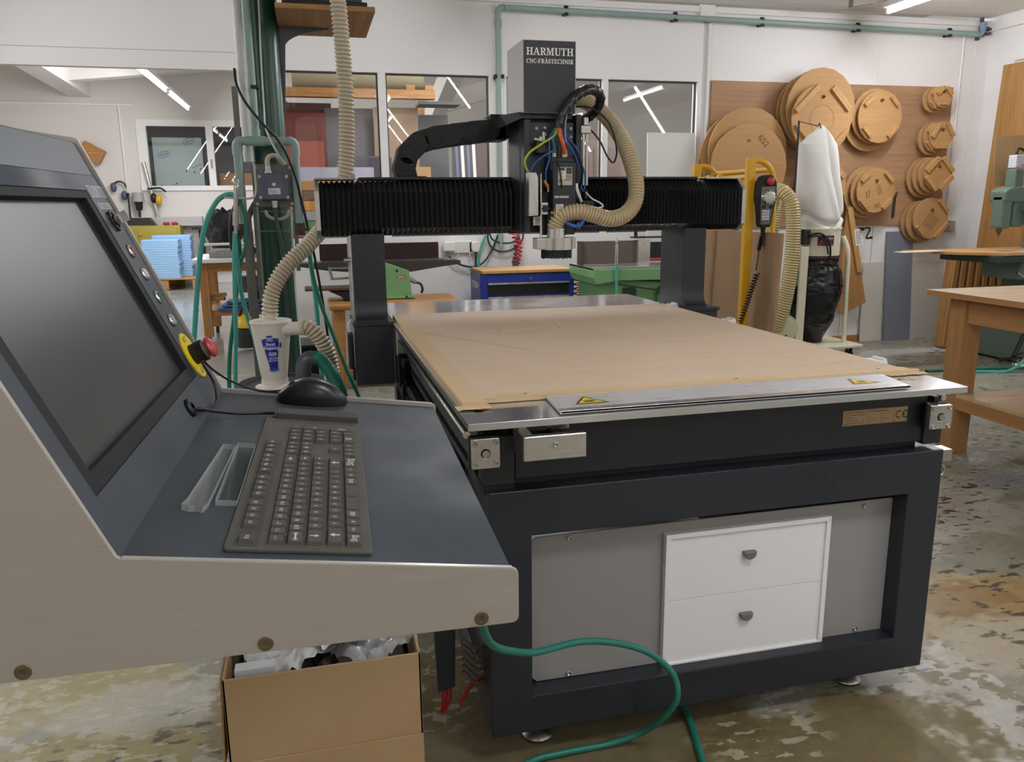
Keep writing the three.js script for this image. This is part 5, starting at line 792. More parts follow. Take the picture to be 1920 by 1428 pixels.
// ---------- green overarm machine, planks and boards behind the bench ----------
{
  const t = thing('overarm_router', 'dark green cast iron overarm router with wooden table in the right corner', 'machine', [5.75, 0, -5.55]);
  mk('stand', [ext(roundPoly([[-0.03, 0.03], [0.46, 0.03], [0.42, 0.6], [0.02, 0.6]], 0.02), 0.62, 0.01, 0, 0, -0.37), rbox(0.52, 0.04, 0.66, 0.01, 0.21, 0.04, -0.06)], M.greenD, t);
  mk('knee', [rbox(0.5, 0.16, 0.4, 0.02, 0.1, 0.785, 0.0), rbox(0.3, 0.3, 0.3, 0.03, 0.27, 0.7, -0.1)], M.greenD, t);
  mk('table_casting', [rbox(0.92, 0.06, 0.6, 0.008, -0.03, 0.885, 0)], std(0x22342b, 0.5), t);
  mk('table_board', [ext(poly([[-0.86, 0.33], [0.43, 0.36], [0.43, -0.3], [-0.4, -0.32], [-0.62, -0.1]]), 0.022, 0.001).rotateX(-PI / 2).translate(0, 0.916, 0)], W.birch, t);
  mk('column', [rbox(0.16, 0.86, 0.28, 0.03, 0.36, 1.0, -0.1)], M.greenD, t);
  mk('arm', [ext(roundPoly([[-0.31, 1.33], [0.43, 1.31], [0.43, 1.46], [-0.24, 1.45], [-0.31, 1.42]], 0.02), 0.16, 0.015, 0, 0, -0.03)], M.greenD, t);
  mk('quill_head', [rbox(0.1, 0.27, 0.12, 0.02, -0.26, 1.255, 0.06), rbox(0.14, 0.22, 0.12, 0.03, -0.12, 1.24, 0.05), cyl(0.03, 0.03, 0.09, 18, -0.1, 1.28, 0.13, PI / 2), cyl(0.045, 0.045, 0.06, 18, -0.06, 1.2, 0.14, PI / 2)], M.greenD, t);
  mk('motor_stub', [rbox(0.08, 0.16, 0.1, 0.01, -0.16, 1.51, 0.05)], M.greenD, t);
  mk('chuck', [cyl(0.022, 0.022, 0.03, 16, -0.26, 1.11, 0.06), cyl(0.018, 0.006, 0.035, 16, -0.26, 1.08, 0.06)], M.iron, t);
  mk('switch_box', [rbox(0.14, 0.1, 0.08, 0.006, -0.22, 1.645, 0.14)], std(0xbfc1c6, 0.45), t);
  mk('switch_knob', cyl(0.018, 0.018, 0.01, 18, -0.265, 1.615, 0.183, PI / 2), std(0xc9a5a8, 0.4), t); mk('switch_knob', cyl(0.012, 0.012, 0.01, 18, -0.22, 1.615, 0.183, PI / 2), std(0xc9a5a8, 0.4), t);
  mk('cable', [tube([[-0.26, 1.685, 0.14], [-0.24, 1.74, 0.13], [-0.16, 1.74, 0.1], [-0.06, 1.7, 0.05], [0.05, 1.66, 0.0]], 0.01, 40)], M.black, t);
  mk('lever', [rod([-0.16, 0.87, 0.32], [-0.2, 0.74, 0.36], 0.009), tube([[-0.36, 0.79, 0.38], [-0.27, 0.745, 0.37], [-0.18, 0.735, 0.36], [-0.07, 0.74, 0.35]], 0.009, 30), sph(0.016, -0.16, 0.875, 0.315)], M.steel, t);
  mk('pedal_rod', [rod([-0.02, 0.42, 0.26], [-0.2, 0.1, 0.3], 0.018), rbox(0.22, 0.02, 0.03, 0.006, -0.24, 0.08, 0.3), rod([-0.34, 0.06, 0.3], [-0.12, 0.12, 0.3], 0.008)], M.black, t);
  mk('levelling_foot', [cyl(0.05, 0.055, 0.02, 20, -0.06, 0.01, 0.22), cyl(0.015, 0.015, 0.06, 10, -0.06, 0.045, 0.22)], M.chrome, t);
}
tag(mk('paper_sheet', [tf(rbox(0.34, 0.4, 0.003, 0.001), 5.66, 1.665, -5.62, -0.06, 0, 0.03)], W.card), 'tan cardboard sheet standing behind the grey switch box of the green router', 'cardboard');
tag(mk('white_strip', [tf(rbox(0.42, 0.006, 0.1, 0.001), 4.83, 0.943, -5.6, 0, 0.1)], M.white), 'thin white strip jutting out over the left end of the router table', 'strip');
tag(mk('white_sheet', [rbox(0.5, 0.003, 0.3, 0.001, 5.82, 0.9405, -5.42)], M.white), 'white paper lying on the router table', 'paper');
{ const s = thing('leaning_board', 'tall birch plywood board leaning on the right wall behind the green router', 'board', [6.27, 0, -5.95]);
  mk('sheet', tf(ext(poly([[-0.585, 0], [0.48, 0], [0.48, 2.56], [-0.575, 2.57]]), 0.018, 0.001).rotateY(-PI / 2), 0, 0, 0, 0, 0, -0.04), W.ply, s); }
for (let i = 0; i < 7; i++) { const p = tag(mk('leaning_plank', rbox(0.046, 0.86 + 0.015 * (i % 3), 0.12, 0.002), W.oak, scene, { along: 'y' }), `${['leftmost', 'second', 'third', 'fourth', 'fifth', 'sixth', 'rightmost'][i]} of the seven planks leaning in a row below the router table`, 'plank', 'planks below the router table'); p.position.set(5.71 + i * 0.083, 0.445, -6.2 + 0.004 * i); p.rotation.z = -0.1 + i * 0.012; p.rotation.x = -0.05; }
tag(mk('floor_hose', tube([[4.8, 0.012, -5.12], [5.1, 0.012, -5.16], [5.35, 0.015, -5.1], [5.52, 0.12, -5.1], [5.62, 0.3, -5.12], [5.66, 0.5, -5.16], [5.68, 0.62, -5.2]], 0.013, 80), M.teal), 'teal air hose rising in a curve behind the wooden workbench', 'hose');
tag(mk('floor_hose', tube([[4.75, 0.012, -5.3], [5.2, 0.012, -5.26], [5.8, 0.012, -5.12], [6.2, 0.012, -5.0]], 0.011, 60), M.tealDark), 'darker teal hose lying straight on the floor behind the wooden workbench', 'hose');
// ---------- green steel column with its services ----------
{
  const t = thing('steel_column', 'round dark green steel column left of the gantry carrying pipes and an electrical box', 'column', [-0.185, 0, -4.78]);
  mk('shaft', [cyl(0.095, 0.095, 3.02, 48, 0, 1.51, 0)], M.greenDark, t);
  mk('base_plate', [rbox(0.28, 0.02, 0.28, 0.004, 0, 0.01, 0)], M.greenDark, t);
}
{
  const t = thing('junction_box', 'grey electrical box with four screws on a grey plate fixed to the green column', 'electrical box', [-0.168, 1.4635, -4.62]);
  mk('mount_plate', [rbox(0.218, 0.222, 0.008, 0.002)], std(0x6d6c69, 0.5), t);
  for (const x of [-0.09, 0.09]) for (const y of [-0.095, 0.095]) mk('plate_screw', [cyl(0.008, 0.009, 0.006, 16, x, y, 0.006, PI / 2), cyl(0.004, 0.004, 0.008, 6, x, y, 0.006, PI / 2)], M.steel, t);
  mk('lid', [rbox(0.158, 0.13, 0.06, 0.006, 0.002, -0.008, 0.035)], M.box, t);
  mk('body', [rbox(0.168, 0.09, 0.03, 0.004, 0.002, -0.008, 0.018), rbox(0.13, 0.14, 0.03, 0.004, 0.002, -0.008, 0.018)], M.box, t);
  for (const x of [-0.068, 0.072]) for (const y of [-0.062, 0.046]) mk('lid_screw', [cyl(0.009, 0.009, 0.012, 14, x, y, 0.063, PI / 2)], M.steel, t);
  const lt = canvasTex(256, 128, (c) => { c.fillStyle = '#dcdcda'; c.fillRect(0, 0, 256, 128); c.fillStyle = '#555'; c.font = 'bold 24px sans-serif'; c.fillText('Moeller  CE', 12, 30); for (let i = 0; i < 3; i++) c.fillRect(12, 48 + i * 24, 150 + i * 20, 7); });
  mk('label_plate', decal(0.062, 0.032, 0.004, -0.03, 0.0656), decalMat(lt), t, { keep: true }); mk('label_plate', [bx(-0.005, 0.012, -0.002, 0.013, 0.065, 0.0655)], M.white, t);
  mk('gland', [cyl(0.018, 0.018, 0.012, 8, -0.022, 0.07, 0.03), cyl(0.014, 0.014, 0.03, 14, -0.022, 0.085, 0.03), cyl(0.017, 0.017, 0.012, 8, 0.0, -0.085, 0.03), cyl(0.013, 0.013, 0.03, 14, 0.0, -0.1, 0.03)], M.pipeW, t);
  mk('conduit_arch', [tube([[-0.022, 0.09, 0.03], [-0.022, 0.13, 0.03], [-0.008, 0.152, 0.028], [0.02, 0.155, 0.02], [0.05, 0.13, 0.01], [0.06, 0.11, 0.0]], 0.0125, 40)], std(0xbdb89c, 0.5), t);
  mk('conduit_loop', [tube([[-0.055, -0.13, 0.0], [-0.04, -0.16, 0.0], [0.005, -0.178, 0.0], [0.055, -0.165, 0.0], [0.075, -0.13, 0.0]], 0.009, 40)], std(0xbdb89c, 0.5), t);
  mk('cable_down', [tube([[0, -0.1, 0.03], [0.004, -0.2, 0.035], [0.02, -0.32, 0.035], [0.02, -0.5, 0.03], [0.025, -0.7, 0.02], [0.02, -0.95, 0.0], [0.02, -1.2, -0.02]], 0.0095, 60)], std(0x3c3d3f, 0.5), t);
  mk('rail', [bx(-0.118, -0.098, -0.62, -0.11, -0.02, -0.005)], M.grey2, t); mk('rail', [bx(0.09, 0.112, -0.46, -0.11, -0.02, -0.005)], M.grey2, t);
  mk('cross_bar', [bx(-0.1, 0.095, -0.138, -0.131, -0.008, -0.003)], M.grey2, t); mk('cross_bar', [bx(-0.1, 0.1, -0.243, -0.237, -0.008, -0.003)], M.grey2, t);
  mk('wire', [tube([[0.082, -0.13, -0.004], [0.08, -0.3, -0.004], [0.075, -0.5, -0.004], [0.08, -0.8, -0.004], [0.085, -1.1, -0.004]], 0.004, 30)], M.pipeW, t);
}
tag(mk('angle_iron', [bx(-0.352, -0.322, 0.75, 1.98, -4.72, -4.705, 0.002), bx(-0.352, -0.345, 0.75, 1.98, -4.72, -4.75, 0.002), bx(-0.345, -0.3, 0.25, 1.32, -4.69, -4.68, 0.002)], std(0x77746e, 0.55, 0.3)), 'weathered grey angle iron standing along the left of the green column', 'iron');
tag(mk('drain_pipe', [cyl(0.027, 0.027, 1.4, 24, -0.288, 2.32, -4.68), cyl(0.029, 0.029, 0.06, 24, -0.288, 1.62, -4.68)], M.pipeW), 'thick white plastic pipe running up beside the green column', 'pipe');
{
  const t = thing('air_manifold', 'grey green air pipe with a tee branching into two downpipes around the electrical box', 'pipe', [-0.19, 1.69, -4.56]), e = 0.0215;
  mk('supply', [cyl(e, e, 1.33, 20, -0.05, 0.665, -0.02)], M.pipeG, t); mk('tee', [tf(cyl(e + 0.004, e + 0.004, 0.1, 20), -0.05, 0, 0, 0, 0, PI / 2), cyl(e + 0.004, e + 0.004, 0.06, 20, -0.05, 0.03, -0.01)], M.pipeG, t);
  mk('crossbar', [tf(cyl(e, e, 0.24, 20), 0, 0, 0, 0, 0, PI / 2)], M.pipeG, t);
  for (const s of [-1, 1]) { mk('elbow', [tf(new THREE.TorusGeometry(0.028, e + 0.004, 12, 12, PI / 2), 0, 0, 0, 0, s < 0 ? PI : 0, 0).translate(s * 0.118, -0.028, 0), cyl(e + 0.004, e + 0.004, 0.045, 20, s * 0.146, -0.05, 0)], M.pipeG, t); mk('downpipe', [cyl(e, e, 0.4, 20, s * 0.146, -0.25, 0)], M.pipeG, t); mk('outlet', [cyl(0.026, 0.026, 0.06, 16, s * 0.146, -0.455, 0), tf(cyl(0.02, 0.02, 0.05, 16), s * 0.165, -0.47, 0, 0, 0, PI / 2)], std(0x4a3a2c, 0.5, 0.3), t); }
  mk('clip', [box(0.04, 0.016, 0.06, -0.035, 0.27, -0.02), box(0.04, 0.016, 0.06, -0.035, 1.0, -0.02)], M.black, t);
}
tag(mk('column_cable', tube([[-0.325, 2.06, -4.66], [-0.318, 1.98, -4.6], [-0.275, 1.879, -4.52], [-0.207, 1.786, -4.5], [-0.116, 1.679, -4.51], [-0.056, 1.53, -4.52], [-0.026, 1.38, -4.54], [-0.003, 1.24, -4.56], [0.02, 1.1, -4.6], [0.05, 0.85, -4.62], [0.07, 0.62, -4.65]], 0.0075, 110), M.black), 'black cable slanting across the green column and down to the right', 'cable');
tag(mk('column_cable', tube([[-0.175, 3.0, -4.65], [-0.178, 2.386, -4.65], [-0.187, 2.13, -4.65], [-0.190, 1.86, -4.64], [-0.18, 1.74, -4.5], [-0.14, 1.64, -4.52], [-0.1, 1.578, -4.58]], 0.005, 70), M.pipeW), 'thin white cable running down the front of the green column', 'cable');
{ // shelf on the column, with the machine standing on it
  const t = thing('wall_shelf', 'brown wooden shelf on a grey gusset jutting from the top of the green column', 'shelf', [0.15, 2.313, -4.675]);
  mk('board', [rbox(0.485, 0.025, 0.65, 0.002)], W.oak, t);
  const gs = new THREE.Shape(); gs.moveTo(0, 0); gs.lineTo(0.27, 0); gs.lineTo(0.27, -0.006); gs.quadraticCurveTo(0.07, -0.028, 0.035, -0.09); gs.lineTo(0.012, -0.45); gs.lineTo(0, -0.45);
  for (const z of [-0.12]) mk('gusset', [ext(gs, 0.02, 0.002, -0.245, -0.0125, z)], std(0x55585c, 0.45), t);
}
{ const t = thing('extractor_unit', 'dark grey appliance standing on the wooden shelf at the top edge of the picture', 'appliance', [0.15, 2.3257, -4.62]);
  mk('case', [rbox(0.38, 0.22, 0.42, 0.02, 0.0, 0.125, 0)], std(0x3a3f46, 0.45), t); mk('foot', [rbox(0.42, 0.03, 0.44, 0.006, 0.0, 0.016, 0)], M.black, t); mk('grille', [rbox(0.12, 0.1, 0.01, 0.004, 0.12, 0.1, 0.212), rbox(0.12, 0.1, 0.01, 0.004, -0.12, 0.1, 0.212)], M.black, t); }
// green air hoses hanging from the column
const airHose = (label, p, r = 0.0115, m = M.teal) => tag(mk('air_hose', tube(p, r, 20 * p.length, 10), m), label, 'hose');
const zz = (a, z) => a.map(([x, y]) => [x, y, z]);
airHose('teal air hose arching out to the left from the column hook', zz([[-0.341, 1.401], [-0.379, 1.418], [-0.433, 1.397], [-0.485, 1.328], [-0.525, 1.229], [-0.554, 1.107], [-0.582, 0.942], [-0.607, 0.775], [-0.63, 0.605], [-0.64, 0.3], [-0.63, 0.02]], -4.45), 0.0135);
airHose('teal air hose hanging straight down from the chrome coupling', zz([[-0.369, 1.23], [-0.383, 1.102], [-0.394, 0.936], [-0.407, 0.709], [-0.432, 0.404], [-0.44, 0.02]], -4.42));
airHose('teal air hose swinging right behind the white cyclone', zz([[-0.377, 1.20], [-0.372, 1.047], [-0.367, 0.907], [-0.349, 0.792], [-0.317, 0.647], [-0.292, 0.455], [-0.25, 0.2], [-0.2, 0.02]], -4.47));
airHose('teal air hose curving left below the chrome coupling', zz([[-0.36, 1.19], [-0.362, 1.102], [-0.389, 0.935], [-0.419, 0.767], [-0.452, 0.596], [-0.471, 0.421], [-0.48, 0.02]], -4.5), 0.0115, M.tealDark);
airHose('short dark teal hose loop beside the left downpipe', zz([[-0.345, 1.4], [-0.328, 1.36], [-0.318, 1.294], [-0.32, 1.213], [-0.332, 1.131], [-0.36, 1.06], [-0.37, 0.95]], -4.48), 0.01, M.tealDark);
airHose('teal hose hanging to the right of the column below the beam end', zz([[-0.006, 1.23], [-0.003, 1.129], [0.004, 1.019], [0.014, 0.88], [0.018, 0.711], [0.02, 0.5], [0.03, 0.02]], -4.3), 0.0125);
airHose('darker teal hose slanting down to the right past the wooden bench leg', zz([[-0.012, 1.2], [0.010, 0.991], [0.044, 0.837], [0.086, 0.708], [0.14, 0.532], [0.207, 0.351], [0.32, 0.02]], -4.26), 0.0105, M.tealDark);
airHose('black air hose hanging behind the chrome coupling', zz([[-0.34, 1.40], [-0.369, 1.348], [-0.390, 1.281], [-0.398, 1.213], [-0.396, 1.13]], -4.52), 0.0135, M.black);
{ const t = thing('hose_coupling', 'chrome air coupling and valve hanging on a hook at the column', 'coupling', [-0.35, 1.35, -4.4]);
  mk('ring', [tor(0.012, 0.004, 16, 0.008, 0.128, 0), tor(0.01, 0.004, 16, 0.006, 0.105, 0)], M.chrome, t);
  mk('stem', [rod([0.004, 0.095, 0], [-0.006, -0.02, 0], 0.0115), rod([-0.006, -0.02, 0], [-0.012, -0.09, 0], 0.015), rod([-0.012, -0.09, 0], [-0.014, -0.13, 0], 0.009)], M.steel, t);
  mk('hook', [tube([[-0.06, 0.052, -0.03], [0.0, 0.048, -0.02], [0.08, 0.05, -0.05], [0.095, 0.08, -0.08], [0.096, 0.22, -0.09]], 0.0055, 40)], std(0xb9b6a6, 0.5), t); }
// ---------- cyclone on its drum, and the ribbed hoses ----------
{
  const t = thing('waste_drum', 'black round drum carrying the white cyclone, mostly hidden by the console', 'drum', [-0.16, 0, -3.76]);
  mk('body', lathe([[0.001, 0], [0.17, 0], [0.175, 0.02], [0.18, 0.5], [0.185, 0.53]], 48), M.black, t);
  mk('lid', lathe([[0.186, 0.52], [0.202, 0.52], [0.204, 0.555], [0.196, 0.565], [0.18, 0.56], [0.176, 0.55], [0.15, 0.548], [0.146, 0.553], [0.001, 0.553]], 56), M.rubber, t);
}
{
  const t = thing('dust_cyclone', 'off white conical dust cyclone with a blue printed label standing on the black drum', 'cyclone', [-0.19, 0.5535, -3.70]), c = std(0xdcd6cb, 0.42);
  mk('cone', lathe([[0.001, 0.0], [0.085, 0.0], [0.088, 0.006], [0.062, 0.012], [0.059, 0.02], [0.059, 0.038], [0.056, 0.042], [0.088, 0.292], [0.0915, 0.294], [0.0915, 0.303], [0.086, 0.306], [0.001, 0.306]], 56), c, t);
  mk('inlet_port', [tf(cyl(0.03, 0.03, 0.1, 28), 0.085, 0.268, 0.04, 0, 0, PI / 2)], c, t);
  mk('outlet_port', [cyl(0.033, 0.033, 0.03, 28, 0, 0.315, 0)], c, t);
  const lt = canvasTex(384, 640, (x) => {
    const blue = '#1c2590', pale = '#8ea3cf';
    x.fillStyle = pale; x.beginPath(); x.ellipse(200, 585, 112, 42, 0, 0, 7); x.fill(); x.fillRect(300, 130, 34, 90); x.fillStyle = blue; x.beginPath(); x.ellipse(336, 175, 14, 46, 0, 0, 7); x.fill();
    x.fillStyle = blue; x.beginPath(); x.moveTo(20, 82); x.quadraticCurveTo(160, 30, 302, 68); x.lineTo(274, 580); x.quadraticCurveTo(200, 612, 128, 590); x.closePath(); x.fill();
    x.strokeStyle = pale; x.lineWidth = 4; x.beginPath(); x.moveTo(24, 90); x.quadraticCurveTo(160, 140, 300, 78); x.stroke();
    x.fillStyle = pale; x.fillRect(110, 22, 100, 78); x.fillStyle = blue; x.beginPath(); x.ellipse(160, 22, 50, 14, 0, 0, 7); x.fill();
    x.fillStyle = '#f0f0ee'; x.textAlign = 'center'; x.font = 'bold 70px sans-serif'; x.fillText('Dust', 168, 178); x.font = 'bold 74px sans-serif'; x.fillText('Deputy', 176, 240, 252);
    x.font = 'italic bold 38px sans-serif'; x.fillText('Oneida', 190, 312); x.fillRect(110, 322, 160, 8); x.fillRect(130, 340, 122, 8); x.font = 'bold 26px sans-serif'; x.fillText('1.800.732.4065', 202, 392); x.fillRect(116, 402, 172, 5); x.fillText('Made in the USA', 206, 440); x.fillStyle = pale; x.fillRect(160, 560, 96, 6);
  });
  const g = new THREE.CylinderGeometry(0.0838, 0.0614, 0.175, 24, 1, true, -0.62, 1.3); mk('printed_label', tf(g, 0, 0.162, 0.001), new THREE.MeshStandardMaterial({ map: lt, transparent: true, roughness: 0.45 }), t, { keep: true });
}
const beige = { colA: [0.66, 0.58, 0.44], colB: [0.36, 0.28, 0.17], w: 1 };
tag(mk('ribbed_hose', hose([[0.18, 3.02, -3.85], [0.184, 2.32, -3.85], [0.194, 2.081, -3.85], [0.199, 1.903, -3.85], [0.198, 1.72, -3.85], [0.19, 1.58, -3.85], [0.172, 1.462, -3.85], [0.134, 1.355, -3.85], [0.061, 1.253, -3.83], [-0.013, 1.175, -3.78], [-0.086, 1.112, -3.74], [-0.148, 1.034, -3.71], [-0.182, 0.953, -3.7], [-0.19, 0.868, -3.7]], 0.0335, 0.0175, 0.0085, { ...beige, helix: true }), M.hose, scene, { keep: true, color: true }), 'long beige ribbed hose hanging from the ceiling behind the beam into the cyclone top', 'hose');
tag(mk('ribbed_hose', hose([[-0.06, 0.822, -3.66], [-0.04, 0.828, -3.655], [-0.012, 0.812, -3.65], [0.022, 0.769, -3.65], [0.049, 0.707, -3.66], [0.061, 0.632, -3.67], [0.066, 0.5, -3.7], [0.07, 0.32, -3.72]], 0.0335, 0.0175, 0.0085, { ...beige, helix: true }), M.hose, scene, { keep: true, color: true }), 'short beige ribbed hose bending down from the side of the cyclone', 'hose');
{ const t = thing('hose_elbow', 'dark grey plastic elbow on the drum lid with a thick green hose pushed on', 'elbow', [-0.062, 0.548, -3.6]);
  mk('elbow', [tube([[0, 0, 0], [0, 0.07, 0], [0.004, 0.115, 0], [0.024, 0.143, 0], [0.05, 0.148, 0]], 0.034, 40, 20)], std(0x50505c, 0.3), t);
  mk('collar', [cyl(0.037, 0.037, 0.02, 24, 0, 0.012, 0)], std(0x50505c, 0.3), t); }
tag(mk('green_hose', hose([[-0.016, 0.696, -3.6], [0.0, 0.696, -3.595], [0.02, 0.685, -3.59], [0.05, 0.645, -3.57], [0.076, 0.59, -3.55], [0.1, 0.5, -3.53], [0.12, 0.35, -3.5], [0.12, 0.1, -3.48]], 0.031, 0.006, 0.0012, { colA: [0.012, 0.17, 0.11], colB: [0.012, 0.17, 0.11] }), M.hose, scene, { keep: true, color: true }), 'thick smooth green hose running down from the grey elbow', 'hose');
tag(mk('plastic_bin', [rbox(0.2, 0.46, 0.3, 0.02, -0.02, 0.235, -5.35), rbox(0.23, 0.03, 0.33, 0.01, -0.02, 0.475, -5.35)], M.black), 'black plastic bin on the floor behind the cyclone hose', 'bin');
// ---------- along the partition under the glass ----------
{
  const t = thing('planing_machine', 'green bench planer with long dark tables and a brown fence on a wooden bench', 'machine', [0.5, 0.655, -6.25]);
  const gp = new THREE.Shape([[-0.02, 0.0], [0.265, 0.0], [0.262, 0.02], [0.245, 0.025], [0.228, 0.21], [0.04, 0.28], [-0.06, 0.27], [-0.1, 0.03]].map(([a, b]) => new THREE.Vector2(a, b)));
  mk('stand', [ext(gp, 0.22, 0.004, 0, 0, -0.14)], M.green, t);
  mk('stand_foot', [rbox(0.37, 0.016, 0.26, 0.003, 0.08, 0.009, -0.03)], M.green, t);
  mk('bed', [ext(poly([[-0.6, 0.262], [-0.57, 0.285], [0.6, 0.285], [0.635, 0.275], [0.635, 0.25], [0.5, 0.235], [0.25, 0.2], [-0.1, 0.2], [-0.38, 0.225]]), 0.2, 0.003, 0, 0, -0.14)], std(0x4b4744, 0.4, 0.5), t);
  mk('bed_top', [bx(-0.42, 0.5, 0.285, 0.29, -0.14, 0.06)], M.iron, t);
  mk('fence', [rbox(0.92, 0.125, 0.02, 0.002, 0.03, 0.352, -0.12)], std(0x2e1a17, 0.35), t);
  mk('red_knob', [tf(cyl(0.012, 0.014, 0.05, 14), -0.625, 0.268, 0, 0, 0, PI / 2)], M.red, t);
  mk('blade_guard', [bar([-0.36, 0.245, 0.09], [-0.12, 0.245, 0.09], 0.02, 0.012), bar([-0.36, 0.165, 0.09], [-0.12, 0.175, 0.09], 0.02, 0.016), bar([-0.37, 0.255, 0.09], [-0.35, 0.165, 0.09], 0.024, 0.02)], M.alu, t);
  mk('column_screw', [cyl(0.018, 0.018, 0.2, 14, -0.185, 0.1, 0.05)], M.black, t);
  mk('thickness_table', [ext(poly([[-0.38, 0.075], [-0.29, 0.03], [-0.27, 0.0], [-0.12, 0.0], [-0.12, 0.075]]), 0.2, 0.004, -0.0, 0, -0.1)], M.rubber, t);
  mk('thickness_top', [rbox(0.43, 0.02, 0.22, 0.003, -0.34, 0.09, 0)], std(0x5b4330, 0.5), t);
  const lt = canvasTex(128, 48, (c) => { c.fillStyle = '#b5533a'; c.beginPath(); c.ellipse(64, 24, 62, 22, 0, 0, 7); c.fill(); c.fillStyle = '#f0e6d8'; c.font = 'bold 30px sans-serif'; c.textAlign = 'center'; c.fillText('INCA', 64, 35); });
  mk('badge', decal(0.075, 0.026, 0.165, 0.165, 0.081), new THREE.MeshStandardMaterial({ map: lt, transparent: true, roughness: 0.4 }), t, { keep: true });
  mk('screw', [cyl(0.009, 0.009, 0.01, 12, 0.135, 0.213, 0.082, PI / 2), cyl(0.009, 0.009, 0.01, 12, 0.2, 0.014, 0.1, PI / 2)], M.black, t);
  mk('motor_plug', [tf(cyl(0.022, 0.016, 0.07, 14), 0.255, 0.13, 0.02, 0, 0, 1.1)], std(0x8a857d, 0.5), t);
  mk('plug_cord', [tube([[0.285, 0.115, 0.02], [0.32, 0.1, 0.02], [0.335, 0.06, 0.02], [0.325, 0.03, 0.02]], 0.009, 24)], M.black, t);
}
{ const t = thing('tool_bench', 'orange brown wooden bench with rounded top under the green planer', 'bench', [0.5, 0, -6.2]);
  mk('bench_top', [rbox(0.98, 0.045, 0.55, 0.02, 0.1, 0.628, -0.02)], W.orange, t);
  for (const [x, z] of [[-0.33, 0.17], [0.5, 0.17], [-0.33, -0.22], [0.5, -0.22]]) mk('leg', tf(rbox(0.085, 0.61, 0.085, 0.006, 0, 0.305, 0), x, 0, z, 0, 0, x < 0 ? -0.02 : 0.02), W.orange, t, { along: 'y' });
  mk('stretcher', [rbox(0.8, 0.05, 0.03, 0.004, 0.08, 0.12, 0.17)], W.orange, t); mk('stretcher', [rbox(0.8, 0.02, 0.4, 0.004, 0.08, 0.105, -0.02)], W.orange, t); }
tag(mk('green_netting', [...Array.from({ length: 26 }, () => tor(rr(0.02, 0.04), 0.004, 12, 0.28 + rr(0, 0.16), 0.15 + rr(0, 0.09), -6.1 + rr(-0.08, 0.1), rr(0, 3), rr(0, 3)))], std(0x3f8a3a, 0.6)), 'tangle of green cord on the low shelf of the wooden bench', 'cord', null, 'stuff');
{
  const t = thing('tool_cabinet', 'blue tool cabinet with black drawers, chrome rails and a wooden top', 'cabinet', [1.665, 0, -6.36]), bl = M.blue;
  mk('carcass', [rbox(0.76, 0.70, 0.42, 0.008, 0, 0.47, 0)], bl, t);
  mk('corner_post', [bx(-0.385, -0.33, 0.12, 0.825, 0.15, 0.215, 0.006)], bl, t); mk('corner_post', [bx(0.345, 0.385, 0.12, 0.825, 0.15, 0.215, 0.006)], bl, t);
  mk('cabinet_top', [rbox(0.74, 0.022, 0.44, 0.003, 0, 0.835, 0)], W.birch, t); mk('top_rim', [bx(-0.385, 0.385, 0.815, 0.83, -0.21, 0.216, 0.004)], std(0x232428, 0.4), t);
  mk('lock', [cyl(0.011, 0.011, 0.012, 18, 0.02, 0.78, 0.222, PI / 2), cyl(0.005, 0.005, 0.014, 10, 0.02, 0.78, 0.222, PI / 2)], M.chrome, t);
  [[0.655, 0.74], [0.545, 0.63], [0.42, 0.52], [0.28, 0.4], [0.14, 0.26]].forEach(([a, b]) => { const d = new THREE.Group(); d.name = 'drawer'; t.add(d); mk('drawer_front', bx(-0.325, 0.34, a, b, 0.2, 0.218, 0.003), std(0x131215, 0.4), d); mk('handle_rail', rbox(0.665, 0.014, 0.02, 0.004, 0.0075, b + 0.003, 0.222), M.alu, d); });
  mk('side_handle', [rbox(0.012, 0.05, 0.16, 0.003, -0.41, 0.735, 0.1), rbox(0.03, 0.04, 0.012, 0.003, -0.398, 0.735, 0.17)], M.grey, t);
  for (const x of [-0.32, 0.32]) for (const z of [-0.16, 0.16]) mk('caster', [cyl(0.05, 0.05, 0.03, 18, x, 0.05, z, 0, 0, PI / 2), box(0.04, 0.04, 0.05, x, 0.1, z)], M.black, t);
}
tag(mk('coiled_air_hose', coil((u) => [1.69 + 0.03 * Math.sin(3 * u), 1.13 - 0.27 * u, -6.66], 8, 0.0065, 0.035), std(0xa3262a, 0.35)), 'red coiled air hose hanging on the wall behind the blue cabinet', 'hose');
tag(mk('coiled_air_hose', [coil((u) => [2.12 - 0.035 * u, 0.88 - 0.42 * u, -6.28], 11, 0.0065, 0.042), tube([[2.24, 0.93, -6.2], [2.19, 0.93, -6.24], [2.162, 0.905, -6.28], [2.162, 0.88, -6.28]], 0.0065, 20)], std(0xa3262a, 0.35)), 'red coiled air hose dangling between the blue cabinet and the green surface planer', 'hose');
